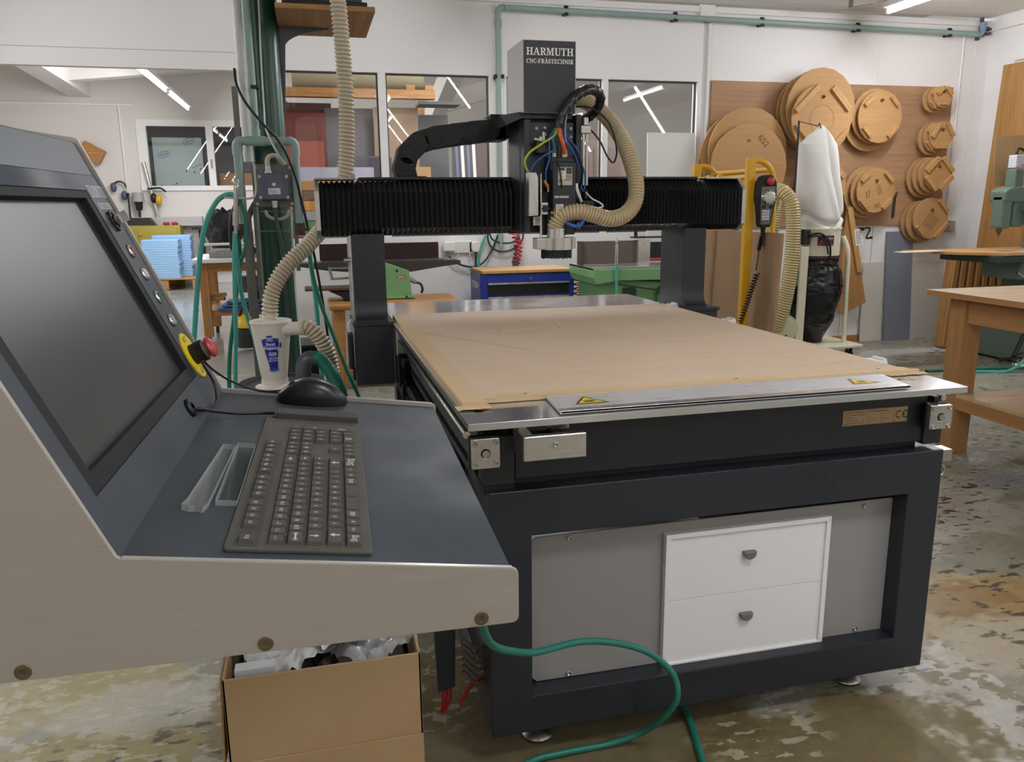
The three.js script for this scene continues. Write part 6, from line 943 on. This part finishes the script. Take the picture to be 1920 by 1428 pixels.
{ const t = thing('wall_socket', 'row of white wall sockets with two plugs under the window, left of the red coil', 'socket', [1.2, 1.005, ZW]);
  mk('plate', [rbox(0.23, 0.1, 0.035, 0.006, 0.02, 0, 0.018)], M.pipeW, t); mk('plate', [rbox(0.1, 0.1, 0.035, 0.006, 0.16, -0.005, 0.018)], M.pipeW, t);
  mk('flap', [tf(rbox(0.1, 0.075, 0.03, 0.006), -0.065, 0.005, 0.055, -0.2)], std(0xd2d1cc, 0.4), t); mk('plug', [cyl(0.04, 0.04, 0.04, 24, 0.165, 0.0, 0.05, PI / 2)], M.pipeW, t); mk('plug', [rbox(0.03, 0.05, 0.04, 0.006, -0.075, -0.05, 0.05)], M.grey2, t);
  mk('cord', [tube([[0.165, -0.03, 0.05], [0.163, -0.07, 0.05], [0.16, -0.15, 0.05], [0.158, -0.25, 0.05]], 0.008, 20)], M.black, t);
  mk('cord', [tube([[-0.07, -0.07, 0.05], [-0.02, -0.12, 0.06], [0.06, -0.155, 0.06], [0.16, -0.165, 0.06], [0.24, -0.12, 0.05], [0.31, -0.02, 0.04], [0.37, 0.11, 0.03]], 0.0085, 50)], std(0x1f3f3a, 0.5), t);
  mk('cord', [tube([[0.02, -0.05, 0.04], [0.0, -0.1, 0.04], [0.06, -0.16, 0.04], [0.12, -0.14, 0.04], [0.11, -0.05, 0.04]], 0.004, 30)], M.pipeW, t); }
tag(mk('wall_cable', [tube(zz([[1.47, 1.12], [1.47, 1.06], [1.50, 1.0], [1.56, 0.965], [1.64, 0.965], [1.72, 1.0], [1.77, 1.06], [1.78, 1.12]], -6.71), 0.008, 50), tube(zz([[1.48, 1.12], [1.5, 1.07], [1.58, 1.035], [1.68, 1.04], [1.74, 1.08]], -6.69), 0.008, 40), tube(zz([[1.74, 1.12], [1.73, 1.03], [1.71, 0.95], [1.70, 0.88]], -6.7), 0.008, 30)], std(0x1c443e, 0.45)), 'dark green extension cable hanging in loops on the wall above the blue cabinet', 'cable');
tag(mk('cable_plug', [rbox(0.05, 0.075, 0.04, 0.008, 1.70, 0.86, -6.68)], M.box), 'blue grey cable socket dangling beside the red wall coil', 'plug');
airHose('teal hose hanging down the wall left of the blue cabinet', zz([[1.45, 1.1], [1.405, 1.0], [1.385, 0.9], [1.38, 0.75], [1.37, 0.4]], -6.7), 0.011);
{
  const t = thing('surface_planer', 'green surface planer with grey fence and black cutter guard behind the gantry', 'machine', [2.5, 0, -5.85]);
  mk('base', [ext(poly([[-0.42, 0.0], [0.55, 0.0], [0.55, 0.74], [-0.42, 0.80]]), 0.5, 0.006, 0, 0, -0.28)], M.green, t);
  mk('base_recess', [bx(-0.24, -0.13, 0.3, 0.735, 0.218, 0.224)], std(0x2b4a2c, 0.6), t);
  mk('infeed_table', [ext(poly([[-0.48, 0.77], [-0.30, 0.795], [0.6, 0.785], [0.6, 0.872], [-0.5, 0.885], [-0.5, 0.82]]), 0.58, 0.006, 0, 0, -0.27)], M.green, t);
  mk('table_surface', [bx(-0.5, 0.6, 0.874, 0.892, -0.27, 0.30, 0.002)], std(0x9a948e, 0.4, 0.6), t);
  mk('support_bar', [bar([-0.32, 0.77, 0.3], [0.1, 0.70, 0.3], 0.012, 0.014), bx(0.05, 0.55, 0.70, 0.735, 0.2, 0.27)], std(0x26352a, 0.5), t);
  mk('front_panel', [rbox(0.42, 0.2, 0.03, 0.006, 0.24, 0.59, 0.235)], std(0x4f8f45, 0.45), t);
  mk('fence', [rbox(0.47, 0.175, 0.03, 0.003, -0.27, 0.985, 0.0)], std(0x6b625c, 0.4, 0.5), t); mk('fence_end', [rbox(0.02, 0.18, 0.1, 0.003, -0.5, 0.985, 0.0)], M.iron, t);
  mk('fence_bracket', [rbox(0.1, 0.2, 0.05, 0.003, 0.0, 0.978, 0.03), cyl(0.008, 0.008, 0.01, 12, 0.0, 1.05, 0.058, PI / 2), cyl(0.008, 0.008, 0.01, 12, 0.0, 0.91, 0.058, PI / 2)], M.aluPlate, t);
  mk('guard', [rbox(0.28, 0.012, 0.1, 0.004, 0.06, 1.095, 0.0), cyl(0.014, 0.014, 0.05, 14, -0.05, 1.12, 0.0), rbox(0.16, 0.14, 0.06, 0.005, 0.12, 0.985, -0.04)], M.black, t);
  mk('red_handle', [tf(cyl(0.012, 0.012, 0.16, 14), 0.13, 0.925, 0.03, 0, 0, PI / 2)], std(0xb8322c, 0.35), t);
  mk('scale_strip', [rbox(0.03, 0.2, 0.01, 0.002, 0.5, 0.6, 0.26)], M.alu, t);
}
{ const t = thing('air_gun_line', 'chrome air coupling with a teal hose hanging in front of the grey planer fence', 'hose', [2.165, 0, -5.52]);
  mk('coupling', [rod([0, 1.06, 0], [0, 0.92, 0], 0.012), tor(0.012, 0.004, 14, -0.002, 1.09, 0), rod([-0.004, 1.08, 0], [0.0, 1.05, 0], 0.008)], M.chrome, t);
  mk('hose', tube([[0, 0.92, 0], [0.003, 0.8, 0], [0.008, 0.65, 0], [0.01, 0.3, 0]], 0.011, 30), M.teal, t); }
tag(mk('brush_strip', [rbox(0.05, 0.28, 0.03, 0.004, 2.98, 1.03, ZW + 0.0155)], std(0xae8d4e, 0.9)), 'tan bristle strip on the wall half hidden by the right gantry column', 'brush');
tag(mk('white_board', [tf(rbox(0.45, 1.95, 0.019, 0.001), 3.13, 0.975, -6.69, -0.04)], std(0xd6d6d2, 0.5)), 'plain white board leaning in front of the right pane of the partition', 'board');
// ---------- the room beyond the opening at the left ----------
{
  const t = thing('packing_bench', 'wooden bench with white top standing beyond the opening at the left', 'bench', [-0.72, 0, -8.9]);
  mk('bench_top', [rbox(0.86, 0.035, 1.05, 0.003, 0.02, 0.842, 0.03)], M.white, t);
  for (const [x, z] of [[-0.32, 0.38], [0.36, 0.38], [-0.32, -0.38], [0.36, -0.38]]) mk('leg', [rbox(0.085, 0.75, 0.085, 0.004, x, 0.45, z)], W.orange, t, { along: 'y' });
  for (const [x, z] of [[-0.32, 0.38], [0.36, 0.38], [-0.32, -0.38], [0.36, -0.38]]) mk('caster', [cyl(0.035, 0.035, 0.03, 16, x, 0.036, z, 0, 0, PI / 2), box(0.03, 0.04, 0.03, x, 0.07, z)], M.black, t);
  mk('apron', [rbox(0.68, 0.09, 0.03, 0.004, 0.02, 0.775, 0.4)], W.orange, t); mk('apron', [rbox(0.03, 0.09, 0.78, 0.004, -0.33, 0.775, 0)], W.orange, t);
  mk('low_shelf', [rbox(0.68, 0.06, 0.76, 0.004, 0.02, 0.31, 0.0)], W.orange, t);
}
{ const t = thing('table_saw_unit', 'grey extruded table unit lying on the white bench top', 'machine', [-0.72, 0.8605, -8.75]);
  mk('frame', [rbox(0.5, 0.06, 0.4, 0.004, 0.08, 0.031, 0), rbox(0.12, 0.06, 0.08, 0.004, -0.2, 0.031, 0.15)], M.grey, t); mk('slide', [rbox(0.6, 0.025, 0.14, 0.003, 0.05, 0.075, 0.02)], M.alu, t); mk('slide', [rbox(0.28, 0.02, 0.16, 0.003, 0.18, 0.12, -0.05)], M.white, t); mk('bar', [rod([-0.34, 0.13, 0.1], [0.3, 0.13, 0.1], 0.014)], M.trim, t); }
{ const t = thing('tool_bag', 'dark crumpled bag lying behind the table unit on the white bench', 'bag', [-0.88, 0.91, -9.2]);
  const g = new THREE.IcosahedronGeometry(0.19, 12), p = g.attributes.position; for (let i = 0; i < p.count; i++) { const v = V(p.getX(i), p.getY(i), p.getZ(i)).normalize(), n = 0.5 * (wn(v.x, v.y, 1.7, 3, 801) + wn(v.z + 5, v.y, 1.7, 3, 811)); v.multiplyScalar(0.19 * (0.45 + 1.1 * n)); p.setXYZ(i, v.x * 0.95, v.y * 1.25 + 0.2, v.z); } g.computeVertexNormals();
  mk('sack', g, std(0x20232c, 0.6), t); mk('strap', [tube([[0.02, 0.36, 0.05], [0.0, 0.44, 0.05], [0.04, 0.40, 0.06], [0.09, 0.3, 0.08]], 0.012, 24)], M.black, t); }
tag(mk('vacuum_hose', tube([[-0.53, 0.90, -8.45], [-0.58, 1.0, -8.45], [-0.6, 1.15, -8.45], [-0.55, 1.3, -8.47], [-0.47, 1.42, -8.5], [-0.4, 1.45, -8.55]], 0.03, 50, 12), M.black), 'thick black hose rising from the white bench beside the column', 'hose');
for (let i = 0; i < 3; i++) tag(mk('blue_panel', rbox(0.5, 0.022, 0.3, 0.002, -0.68 + 0.04 * i, 0.352 + i * 0.03, -8.62 - 0.02 * i), std([0x2c5fb0, 0x48628f, 0x3b5a86][i], 0.5)), `${['bottom', 'middle', 'top'][i]} panel of the blue pile on the low shelf of the white bench`, 'panel', 'blue panels on the bench shelf');
tag(mk('wood_offcuts', [rbox(0.2, 0.03, 0.06, 0.003, -0.95, 0.49, -8.6, 0, 0.2), rbox(0.16, 0.04, 0.05, 0.003, -0.94, 0.455, -8.56, 0, -0.3)], W.ply), 'loose wood offcuts lying on the blue panels under the white bench', 'offcuts', null, 'stuff');
{ const t = thing('shop_machine', 'yellow and black shop machine standing under the white bench beside the cyclone hose', 'machine', [-0.62, 0, -8.1]);
  mk('body', [cyl(0.12, 0.14, 0.18, 24, 0, 0.12, 0), sph(0.1, 0, 0.22, 0)], M.black, t); mk('hood', [tf(new THREE.SphereGeometry(0.13, 20, 10, 0, 2 * PI, 0, PI / 2), 0, 0.22, 0)], std(0xd0a91e, 0.4), t); mk('handle', [tube([[-0.08, 0.32, 0], [-0.05, 0.4, 0], [0.05, 0.4, 0], [0.08, 0.32, 0]], 0.014, 24)], M.black, t); }
tag(mk('hanging_tool', [rbox(0.05, 0.3, 0.08, 0.02, -0.5, 0.62, -8.4), rbox(0.07, 0.08, 0.09, 0.02, -0.52, 0.5, -8.39)], M.blackGloss), 'black and yellow tool hanging under the white bench top', 'tool');
tag(mk('grey_crate', [rbox(0.4, 0.16, 0.3, 0.006, -0.52, 0.56, -8.95)], M.grey2), 'grey case standing on the back of the low bench shelf', 'case');
{ const stack = (label, x, z, w, h, n) => { const t = thing('foam_stack', label, 'foam', [x, 0.2, z]); for (let i = 0; i < n; i++) mk('foam_sheet', rbox(w + rr(-0.02, 0.02), h / n - 0.002, 0.4, 0.004, rr(-0.008, 0.008), (i + 0.5) * h / n, 0), M.foam, t); };
  stack('stack of pale blue foam sheets on the pallet, the left and nearer of two', -2.42, -14.66, 0.56, 0.64, 16); stack('stack of pale blue foam sheets on the pallet, the right and taller of two', -2.29, -15.08, 0.6, 0.70, 16);
  const p = thing('pallet', 'wooden pallet under the blue foam stacks', 'pallet', [-2.4, 0, -14.83]);
  for (let i = 0; i < 5; i++) mk('deck_board', rbox(1.2, 0.022, 0.12, 0.003, 0, 0.188, 0.36 - i * 0.18), W.ply, p); for (const x of [-0.52, 0, 0.52]) { for (const z of [0.36, -0.36]) mk('block', rbox(0.14, 0.13, 0.12, 0.003, x, 0.1, z), W.ply, p); mk('runner', rbox(0.14, 0.022, 0.84, 0.003, x, 0.018, 0), W.ply, p); } }
{ const t = thing('yellow_cabinet', 'mustard yellow cabinet against the far wall behind the console', 'cabinet', [-2.95, 0, -15.55]); const y = std(0xab9a3e, 0.5);
  mk('carcass', [rbox(1.5, 1.06, 0.4, 0.006, 0, 0.53, 0)], y, t); mk('door', [rbox(0.5, 0.98, 0.02, 0.004, -0.25, 0.52, 0.21)], y, t); mk('door', [rbox(0.64, 0.98, 0.02, 0.004, 0.38, 0.52, 0.21)], y, t); mk('knob', [sph(0.02, 0.1, 0.9, 0.23)], y, t);
  tag(mk('machine_cover', [ext(poly([[-0.5, 0], [0.5, 0], [0.4, 0.13], [-0.5, 0.13]]), 0.36, 0.004, -3.1, 1.062, -15.72)], std(0x2c2523, 0.5)), 'dark brown box lying on the yellow cabinet', 'box');
  for (let i = 0; i < 2; i++) tag(mk('red_tool', rbox(0.1, 0.05, 0.1, 0.015, -2.44 + i * 0.14, 1.086, -15.5), M.red), `${i ? 'right' : 'left'} of the two small red tools on the yellow cabinet`, 'tool'); }
tag(mk('wall_ledge', [rbox(1.1, 0.16, 0.2, 0.006, -2.4, 1.12, -15.69)], std(0xb7b5b0, 0.5)), 'grey ledge on the far wall above the yellow cabinet', 'ledge');
tag(mk('black_stand', [rbox(0.3, 0.04, 0.2, 0.01, -1.86, 1.0, -15.45), rbox(0.09, 0.97, 0.09, 0.01, -1.86, 0.486, -15.45)], M.rubber), 'small black stand behind the blue foam', 'stand');
{ const t = thing('radiator', 'beige ribbed radiator on the far wall beside the blue foam', 'radiator', [-1.15, 0.2, -15.74]); for (let i = 0; i < 22; i++) mk('rib', rbox(0.034, 0.72, 0.09, 0.012, -0.6 + i * 0.055, 0.4, 0), std(0xb9ae98, 0.5), t); mk('header_tube', [tf(cyl(0.016, 0.016, 1.2, 10), 0, 0.7, 0, 0, 0, PI / 2), tf(cyl(0.016, 0.016, 1.2, 10), 0, 0.1, 0, 0, 0, PI / 2)], std(0xb9ae98, 0.5), t); }
tag(mk('wooden_box', [tf(rbox(0.26, 0.36, 0.18, 0.006), -3.55, 2.3, -15.68, 0, 0, 1.05)], W.orange), 'small tilted wooden box on the far wall above the console edge', 'box');
{ const t = thing('ear_defender', 'grey ear defenders hanging on the far wall beside the console edge', 'ear defenders', [-3.18, 1.62, -15.72]); mk('band', [tf(new THREE.TorusGeometry(0.1, 0.014, 8, 24, PI * 1.1), 0, 0.1, 0)], M.black, t); mk('cup', [tf(new THREE.SphereGeometry(0.075, 16, 12).scale(0.7, 1.1, 0.6), 0.06, -0.04, 0)], std(0x4b5560, 0.5), t); mk('cup', [tf(new THREE.SphereGeometry(0.075, 16, 12).scale(0.7, 1.1, 0.6), -0.1, 0.1, 0)], std(0x4b5560, 0.5), t); }
{ const t = thing('hand_router', 'grey hand router hanging on the far wall beside a bar', 'tool', [-2.93, 1.35, -15.68]); mk('motor', [cyl(0.09, 0.1, 0.16, 20, 0.04, 0.2, 0)], std(0xa9a59c, 0.5), t); mk('collar', [cyl(0.07, 0.05, 0.16, 18, 0.04, 0.05, 0)], M.black, t); mk('bar', [rod([-0.12, 0.24, 0], [-0.12, -0.2, 0], 0.014), rod([-0.12, -0.19, 0], [0.04, -0.17, 0], 0.014), sph(0.025, -0.12, 0.25, 0), rod([0.04, 0.0, 0], [0.03, -0.2, 0], 0.022)], M.black, t); }
{ const t = thing('yellow_tape', 'yellow ear muff hanging on a rod beside the far window', 'ear defenders', [-2.6, 1.5, -15.66]); mk('shell', [tf(new THREE.SphereGeometry(0.085, 16, 12).scale(0.7, 1.1, 0.7), 0.05, 0, 0)], std(0xd9a82c, 0.4), t); mk('pad', [tf(new THREE.SphereGeometry(0.08, 16, 12).scale(0.7, 1.1, 0.7), -0.03, 0.03, 0)], M.black, t); mk('bracket', [tube([[-0.12, 0.19, 0], [0.1, 0.2, 0], [0.18, 0.14, 0]], 0.016, 20)], M.black, t); }
tag(mk('measuring_rod', [rod([-2.75, 2.15, -15.72], [-2.6, 1.2, -15.72], 0.03)], M.alu), 'slim aluminium rod leaning on the far wall left of the window', 'rod');
// ---------- sheet store behind the glass ----------
{ const z = -8.5;
  const t = thing('timber_rack', 'orange wooden rack beam with an upright behind the left panes', 'rack', [0.55, 0, z]);
  mk('beam', [rbox(1.72, 0.085, 0.12, 0.004, -0.08, 2.445, 0)], W.orange, t); mk('upright', [rbox(0.08, 2.4, 0.08, 0.004, -0.72, 1.2, -0.35)], W.orange, t, { along: 'y' }); mk('upright', [rbox(0.08, 2.4, 0.08, 0.004, 0.7, 1.2, -0.5)], W.orange, t, { along: 'y' });
  for (const [x, n] of [[1.08, 'left'], [1.27, 'right']]) tag(mk('wood_block', rbox(0.09, 0.045, 0.1, 0.004, x, 2.511, z), W.oak), `${n} of the two small wooden blocks on the rack beam`, 'block');
  tag(mk('supply_duct', [tf(cyl(0.16, 0.16, 1.3, 28), 0.58, 2.66, -8.7, 0, 0, PI / 2)], std(0xa39a7e, 0.6)), 'beige round duct running behind the top of the first pane', 'duct');
  const sheet = (label, x0, x1, y, zz2, hex, rough = 0.6) => tag(mk('stored_sheet', tf(rbox(x1 - x0, y, 0.02, 0.001), (x0 + x1) / 2, y / 2, zz2, -0.02), std(hex, rough)), label, 'sheet');
  sheet('dark red sheet behind the first pane', -0.24, 0.235, 2.27, -8.62, 0x6e2f26); sheet('lighter red sheet in front of the dark red one', -0.2, 0.2, 1.99, -8.52, 0x9c4a38);
  sheet('tall brown sheet at the back of the rack', -0.24, 0.3, 2.38, -8.75, 0x55382c); sheet('mid grey sheet right of the red ones', 0.23, 0.72, 2.33, -8.7, 0x6d6a6a); sheet('violet grey lower sheet right of the red ones', 0.3, 0.78, 1.85, -8.55, 0x5a5560);
  sheet('dark grey narrow sheet behind the mullion', 0.62, 0.86, 1.83, -8.42, 0x3f3b44); sheet('tan sheet behind the second pane', 0.72, 1.17, 2.335, -8.62, 0x9b8266); sheet('grey sheet behind the energy chain', 1.16, 1.5, 2.28, -8.72, 0x585858); sheet('small tan lower sheet behind the energy chain', 0.98, 1.26, 1.74, -8.45, 0xa98254);
  tag(mk('rack_arm', [tf(rbox(0.42, 0.03, 0.3, 0.003), 1.36, 2.355, -8.5)], std(0x4c4c4c, 0.6)), 'dark flat shelf end on top of the grey sheet', 'shelf');
  for (let i = 0; i < 4; i++) tag(mk('steel_profile', tf(rbox(0.03, 2.1 - i * 0.06, 0.03, 0.002), 1.54 + i * 0.06, 1.04, -8.35, -0.02, 0, 0.03), i % 2 ? M.trim : std(0x5b6480, 0.5)), `${['first', 'second', 'third', 'fourth'][i]} upright profile from the left behind the second pane`, 'profile', 'profiles behind the second pane');
  tag(mk('pale_blue_plank', [rbox(0.72, 0.13, 0.05, 0.003, 0.28, 1.648, -8.0)], std(0xa9b1c6, 0.6)), 'pale blue plank lying across behind the first pane', 'plank');
  const cs = [[0xb5393a, 'red'], [0x4f7f4a, 'green'], [0x9b9ba0, 'grey'], [0xc98b2c, 'orange'], [0x6d4a34, 'brown'], [0xb9793c, 'tan']];
  cs.forEach(([c, n], i) => tag(mk('stacked_board', rbox(0.95, 0.085, 0.5, 0.003, 0.3, 1.09 + i * 0.09, -8.0), std(c, 0.6)), `${n} board in the pile behind the lower first pane`, 'board', 'coloured boards piled behind the first pane'));
  tag(mk('board_support', [rbox(0.9, 1.04, 0.5, 0.004, 0.3, 0.5225, -8.0)], W.bench), 'low wooden cupboard under the pile of coloured boards', 'cupboard');
  { const w = thing('wardrobe', 'tall brown cupboard with panelled doors behind the right pane', 'cupboard', [3.0, 0, -9.6]); mk('carcass', [rbox(1.5, 2.15, 0.6, 0.006, 0, 1.075, 0)], std(0x6c5a4e, 0.55), w); for (const x of [-0.5, 0, 0.5]) { mk('door', rbox(0.47, 2.05, 0.02, 0.003, x, 1.06, 0.31), std(0x75635a, 0.5), w); mk('door_panel', rbox(0.34, 0.9, 0.012, 0.003, x, 1.55, 0.325), std(0x6a5a50, 0.5), w); } }
  { const w = thing('wardrobe', 'dark brown cupboard behind the narrow third pane', 'cupboard', [1.95, 0, -9.4]); mk('carcass', [rbox(0.5, 2.2, 0.6, 0.006, 0, 1.1, 0)], std(0x57473f, 0.55), w); mk('door', [rbox(0.46, 2.1, 0.02, 0.003, 0, 1.08, 0.31)], std(0x5d4c44, 0.5), w); }
  tag(mk('low_counter', [rbox(2.0, 0.06, 0.6, 0.004, 3.0, 1.62, -8.7), rbox(1.9, 1.58, 0.5, 0.004, 3.0, 0.795, -8.75)], std(0x6b564a, 0.6)), 'brown counter behind the two right panes', 'counter');
}
// ---------- cardboard box under the console ----------
{
  const t = thing('cardboard_box', 'open brown cardboard box full of waste paper under the console', 'box', [-0.024, 0, -1.63]), w = 0.378, d = 0.36, h = 0.475, c = 0.005;
  mk('front_wall', [bx(-w / 2, w / 2, 0.0, h, d / 2, d / 2 - c, 0.001), bx(-w / 2, w / 2, 0.0, 0.295, d / 2 + 0.0005, d / 2 + 0.004, 0.001)], W.card, t);
  mk('back_wall', [bx(-w / 2, w / 2, 0.0, h + 0.01, -d / 2, -d / 2 + c, 0.001)], W.card, t);
  mk('side_wall', [bx(-w / 2, -w / 2 + c, 0.0, h, -d / 2, d / 2, 0.001)], W.card, t); mk('side_wall', [bx(w / 2 - c, w / 2, 0.0, h, -d / 2, d / 2, 0.001)], W.card, t);
  mk('outer_flap', [tf(ext(roundPoly([[-0.16, -0.19], [0.16, -0.19], [0.15, 0], [-0.15, 0]], 0.01), 0.004).rotateY(-PI / 2), -w / 2 - 0.003, h - 0.01, 0.0, 0, 0, -0.04)], W.card, t);
  mk('box_floor', [bx(-w / 2, w / 2, 0.0, 0.005, -d / 2, d / 2)], W.card, t);
  const pt = canvasTex(512, 256, (x) => { x.fillStyle = '#d8d3cb'; x.fillRect(0, 0, 512, 256); x.fillStyle = '#1b1b1b'; x.font = 'bold 120px sans-serif'; x.fillText('A4', 250, 210); x.fillRect(20, 40, 150, 14); for (let i = 0; i < 8; i++) x.fillRect(20 + (i % 2) * 240, 70 + i * 16, 120 + (i * 31) % 60, 6); });
  const paper = (name, label, pos, rot, size, amp, s, m) => { const o = thing(name, label, 'paper', pos); const g = new THREE.PlaneGeometry(size[0], size[1], 26, 26).rotateX(-PI / 2), p = g.attributes.position; for (let i = 0; i < p.count; i++) { const u = p.getX(i) / size[0] + 0.5, v = p.getZ(i) / size[1] + 0.5, n = fbm(u * 0.98, v * 0.98, 5, 5, 3, s), q = Math.abs(n - 0.5) * 2; p.setY(i, amp * (1 - q)); p.setX(i, p.getX(i) * (1 - 0.25 * n)); p.setZ(i, p.getZ(i) * (1 - 0.25 * (1 - n))); } g.computeVertexNormals(); const f = mk('sheet', g, m, o, { keep: true }); o.rotation.set(...rot); return o; };
  const wp = std(0xd2d0cd, 0.7, 0, { side: THREE.DoubleSide });
  const X = -0.024, Z = -1.63;
  paper('waste_paper', 'crumpled white paper at the middle of the cardboard box', [X - 0.06, 0.425, Z + 0.05], [0.2, 0.4, 0.1], [0.2, 0.17], 0.06, 901, wp);
  paper('waste_paper', 'crinkled white foil beside the crumpled paper in the box', [X + 0.02, 0.43, Z + 0.04], [-0.1, 1.2, -0.15], [0.2, 0.2], 0.07, 911, std(0xdadada, 0.35, 0, { side: THREE.DoubleSide }));
  paper('waste_paper', 'clear crinkled plastic film in the cardboard box', [X + 0.085, 0.435, Z + 0.05], [0.1, 2.0, 0.2], [0.18, 0.16], 0.06, 921, phys(0xd8d8d8, 0.2, 0, { transmission: 0.5, thickness: 0, side: THREE.DoubleSide }));
  const spt = tex(256, 256, (u, v) => (fbm(u, v, 22, 22, 3, 931) > 0.52 ? [0.12, 0.12, 0.12] : [0.62, 0.61, 0.6]), 0.2);
  paper('waste_paper', 'black and grey patterned wrapper at the back of the box', [X + 0.06, 0.45, Z - 0.05], [0.25, 0.2, 0], [0.22, 0.16], 0.05, 941, std(0xffffff, 0.5, 0, { map: spt, side: THREE.DoubleSide }));
  paper('waste_paper', 'dark shredded wrapper at the left of the box', [X - 0.07, 0.40, Z + 0.02], [0.1, 0.2, 0.1], [0.19, 0.22], 0.04, 951, std(0x5d5d5d, 0.6, 0, { map: spt, side: THREE.DoubleSide }));
  tag(mk('paper_packet', tf(rbox(0.16, 0.10, 0.004, 0.001), X + 0.115, 0.458, Z + 0.02, -0.35, -0.15, 0.12), std(0xd4cfc6, 0.6)), 'printed packet marked A4 leaning at the right inside the box', 'packet');
  mk('print', tf(decal(0.155, 0.095), 0, 0, 0.0025), decalMat(pt), scene.children[scene.children.length - 1], { keep: true });
  { const p = scene.children[scene.children.length - 1]; const pr = p.children[0]; pr.rotation.set(-0.35, -0.15, 0.12); pr.position.set(X + 0.115 - 0.0006, 0.4588, Z + 0.0225); }
  tag(mk('styrofoam_block', rbox(0.075, 0.16, 0.03, 0.002, X - 0.13, 0.40, Z + 0.15, -0.06), std(0xcfd3d6, 0.6)), 'white block standing in the left front corner of the box', 'block');
  tag(mk('waste_fill', rbox(0.35, 0.36, 0.33, 0.01, X, 0.2, Z), std(0x8a8683, 0.8)), 'packed waste filling the cardboard box', 'waste', null, 'stuff');
}
// ---------- floor-level hoses and leads by the machine ----------
tag(mk('green_air_hose', tube([[0.16, 0.93, -1.18], [0.2, 0.8, -1.2], [0.25, 0.64, -1.26], [0.285, 0.545, -1.33], [0.355, 0.465, -1.42], [0.413, 0.42, -1.48], [0.55, 0.385, -1.55], [0.672, 0.337, -1.58], [0.735, 0.30, -1.58], [0.782, 0.245, -1.57], [0.787, 0.196, -1.56], [0.765, 0.11, -1.60], [0.735, 0.04, -1.655], [0.66, 0.012, -1.672], [0.55, 0.012, -1.67], [0.45, 0.012, -1.66], [0.36, 0.012, -1.60], [0.25, 0.012, -1.5]], 0.0078, 200, 12), M.tealDark), 'green air hose looping from under the console past the machine panel to the floor', 'hose');
tag(mk('green_air_hose', tube([[0.95, 0.012, -2.0], [0.92, 0.012, -1.82], [0.898, 0.012, -1.70], [0.865, 0.012, -1.58], [0.82, 0.012, -1.42]], 0.0085, 60, 12), M.tealDark), 'short green hose emerging from beneath the machine toward the camera', 'hose');
{ const t = thing('cable_sleeve', 'dark grey fabric cable sleeve hanging left of the machine with red leads at its end', 'sleeve', [0.27, 0.13, -1.85]);
  mk('sleeve', [ext(poly([[-0.02, 0], [0.024, 0.01], [0.032, 0.3], [0.03, 0.62], [-0.03, 0.62], [-0.03, 0.3]]), 0.03, 0.006)], std(0x2b3038, 0.7), t);
  for (let i = 0; i < 3; i++) mk('red_lead', tube([[-0.005 + i * 0.008, 0.02, 0.012], [-0.008 + i * 0.01, -0.03, 0.014], [-0.012 + i * 0.004, -0.065, 0.016]], 0.004, 12), M.red, t); }
tag(mk('cable_bundle', Array.from({ length: 6 }, (_, i) => tube([[0.31, 0.285 - i * 0.018, -1.80], [0.345, 0.262 - i * 0.02, -1.79], [0.39, 0.27 - i * 0.018, -1.80]], 0.006, 16)), std(0x6d645c, 0.6)), 'bundle of grey cables slung beside the machine leg', 'cables', null, 'stuff');
tag(mk('lead', tube([[0.37, 0.18, -1.8], [0.33, 0.16, -1.79], [0.3, 0.11, -1.79]], 0.005, 16), M.red), 'single red lead below the cable bundle', 'cable');
renderer.render(scene, camera);
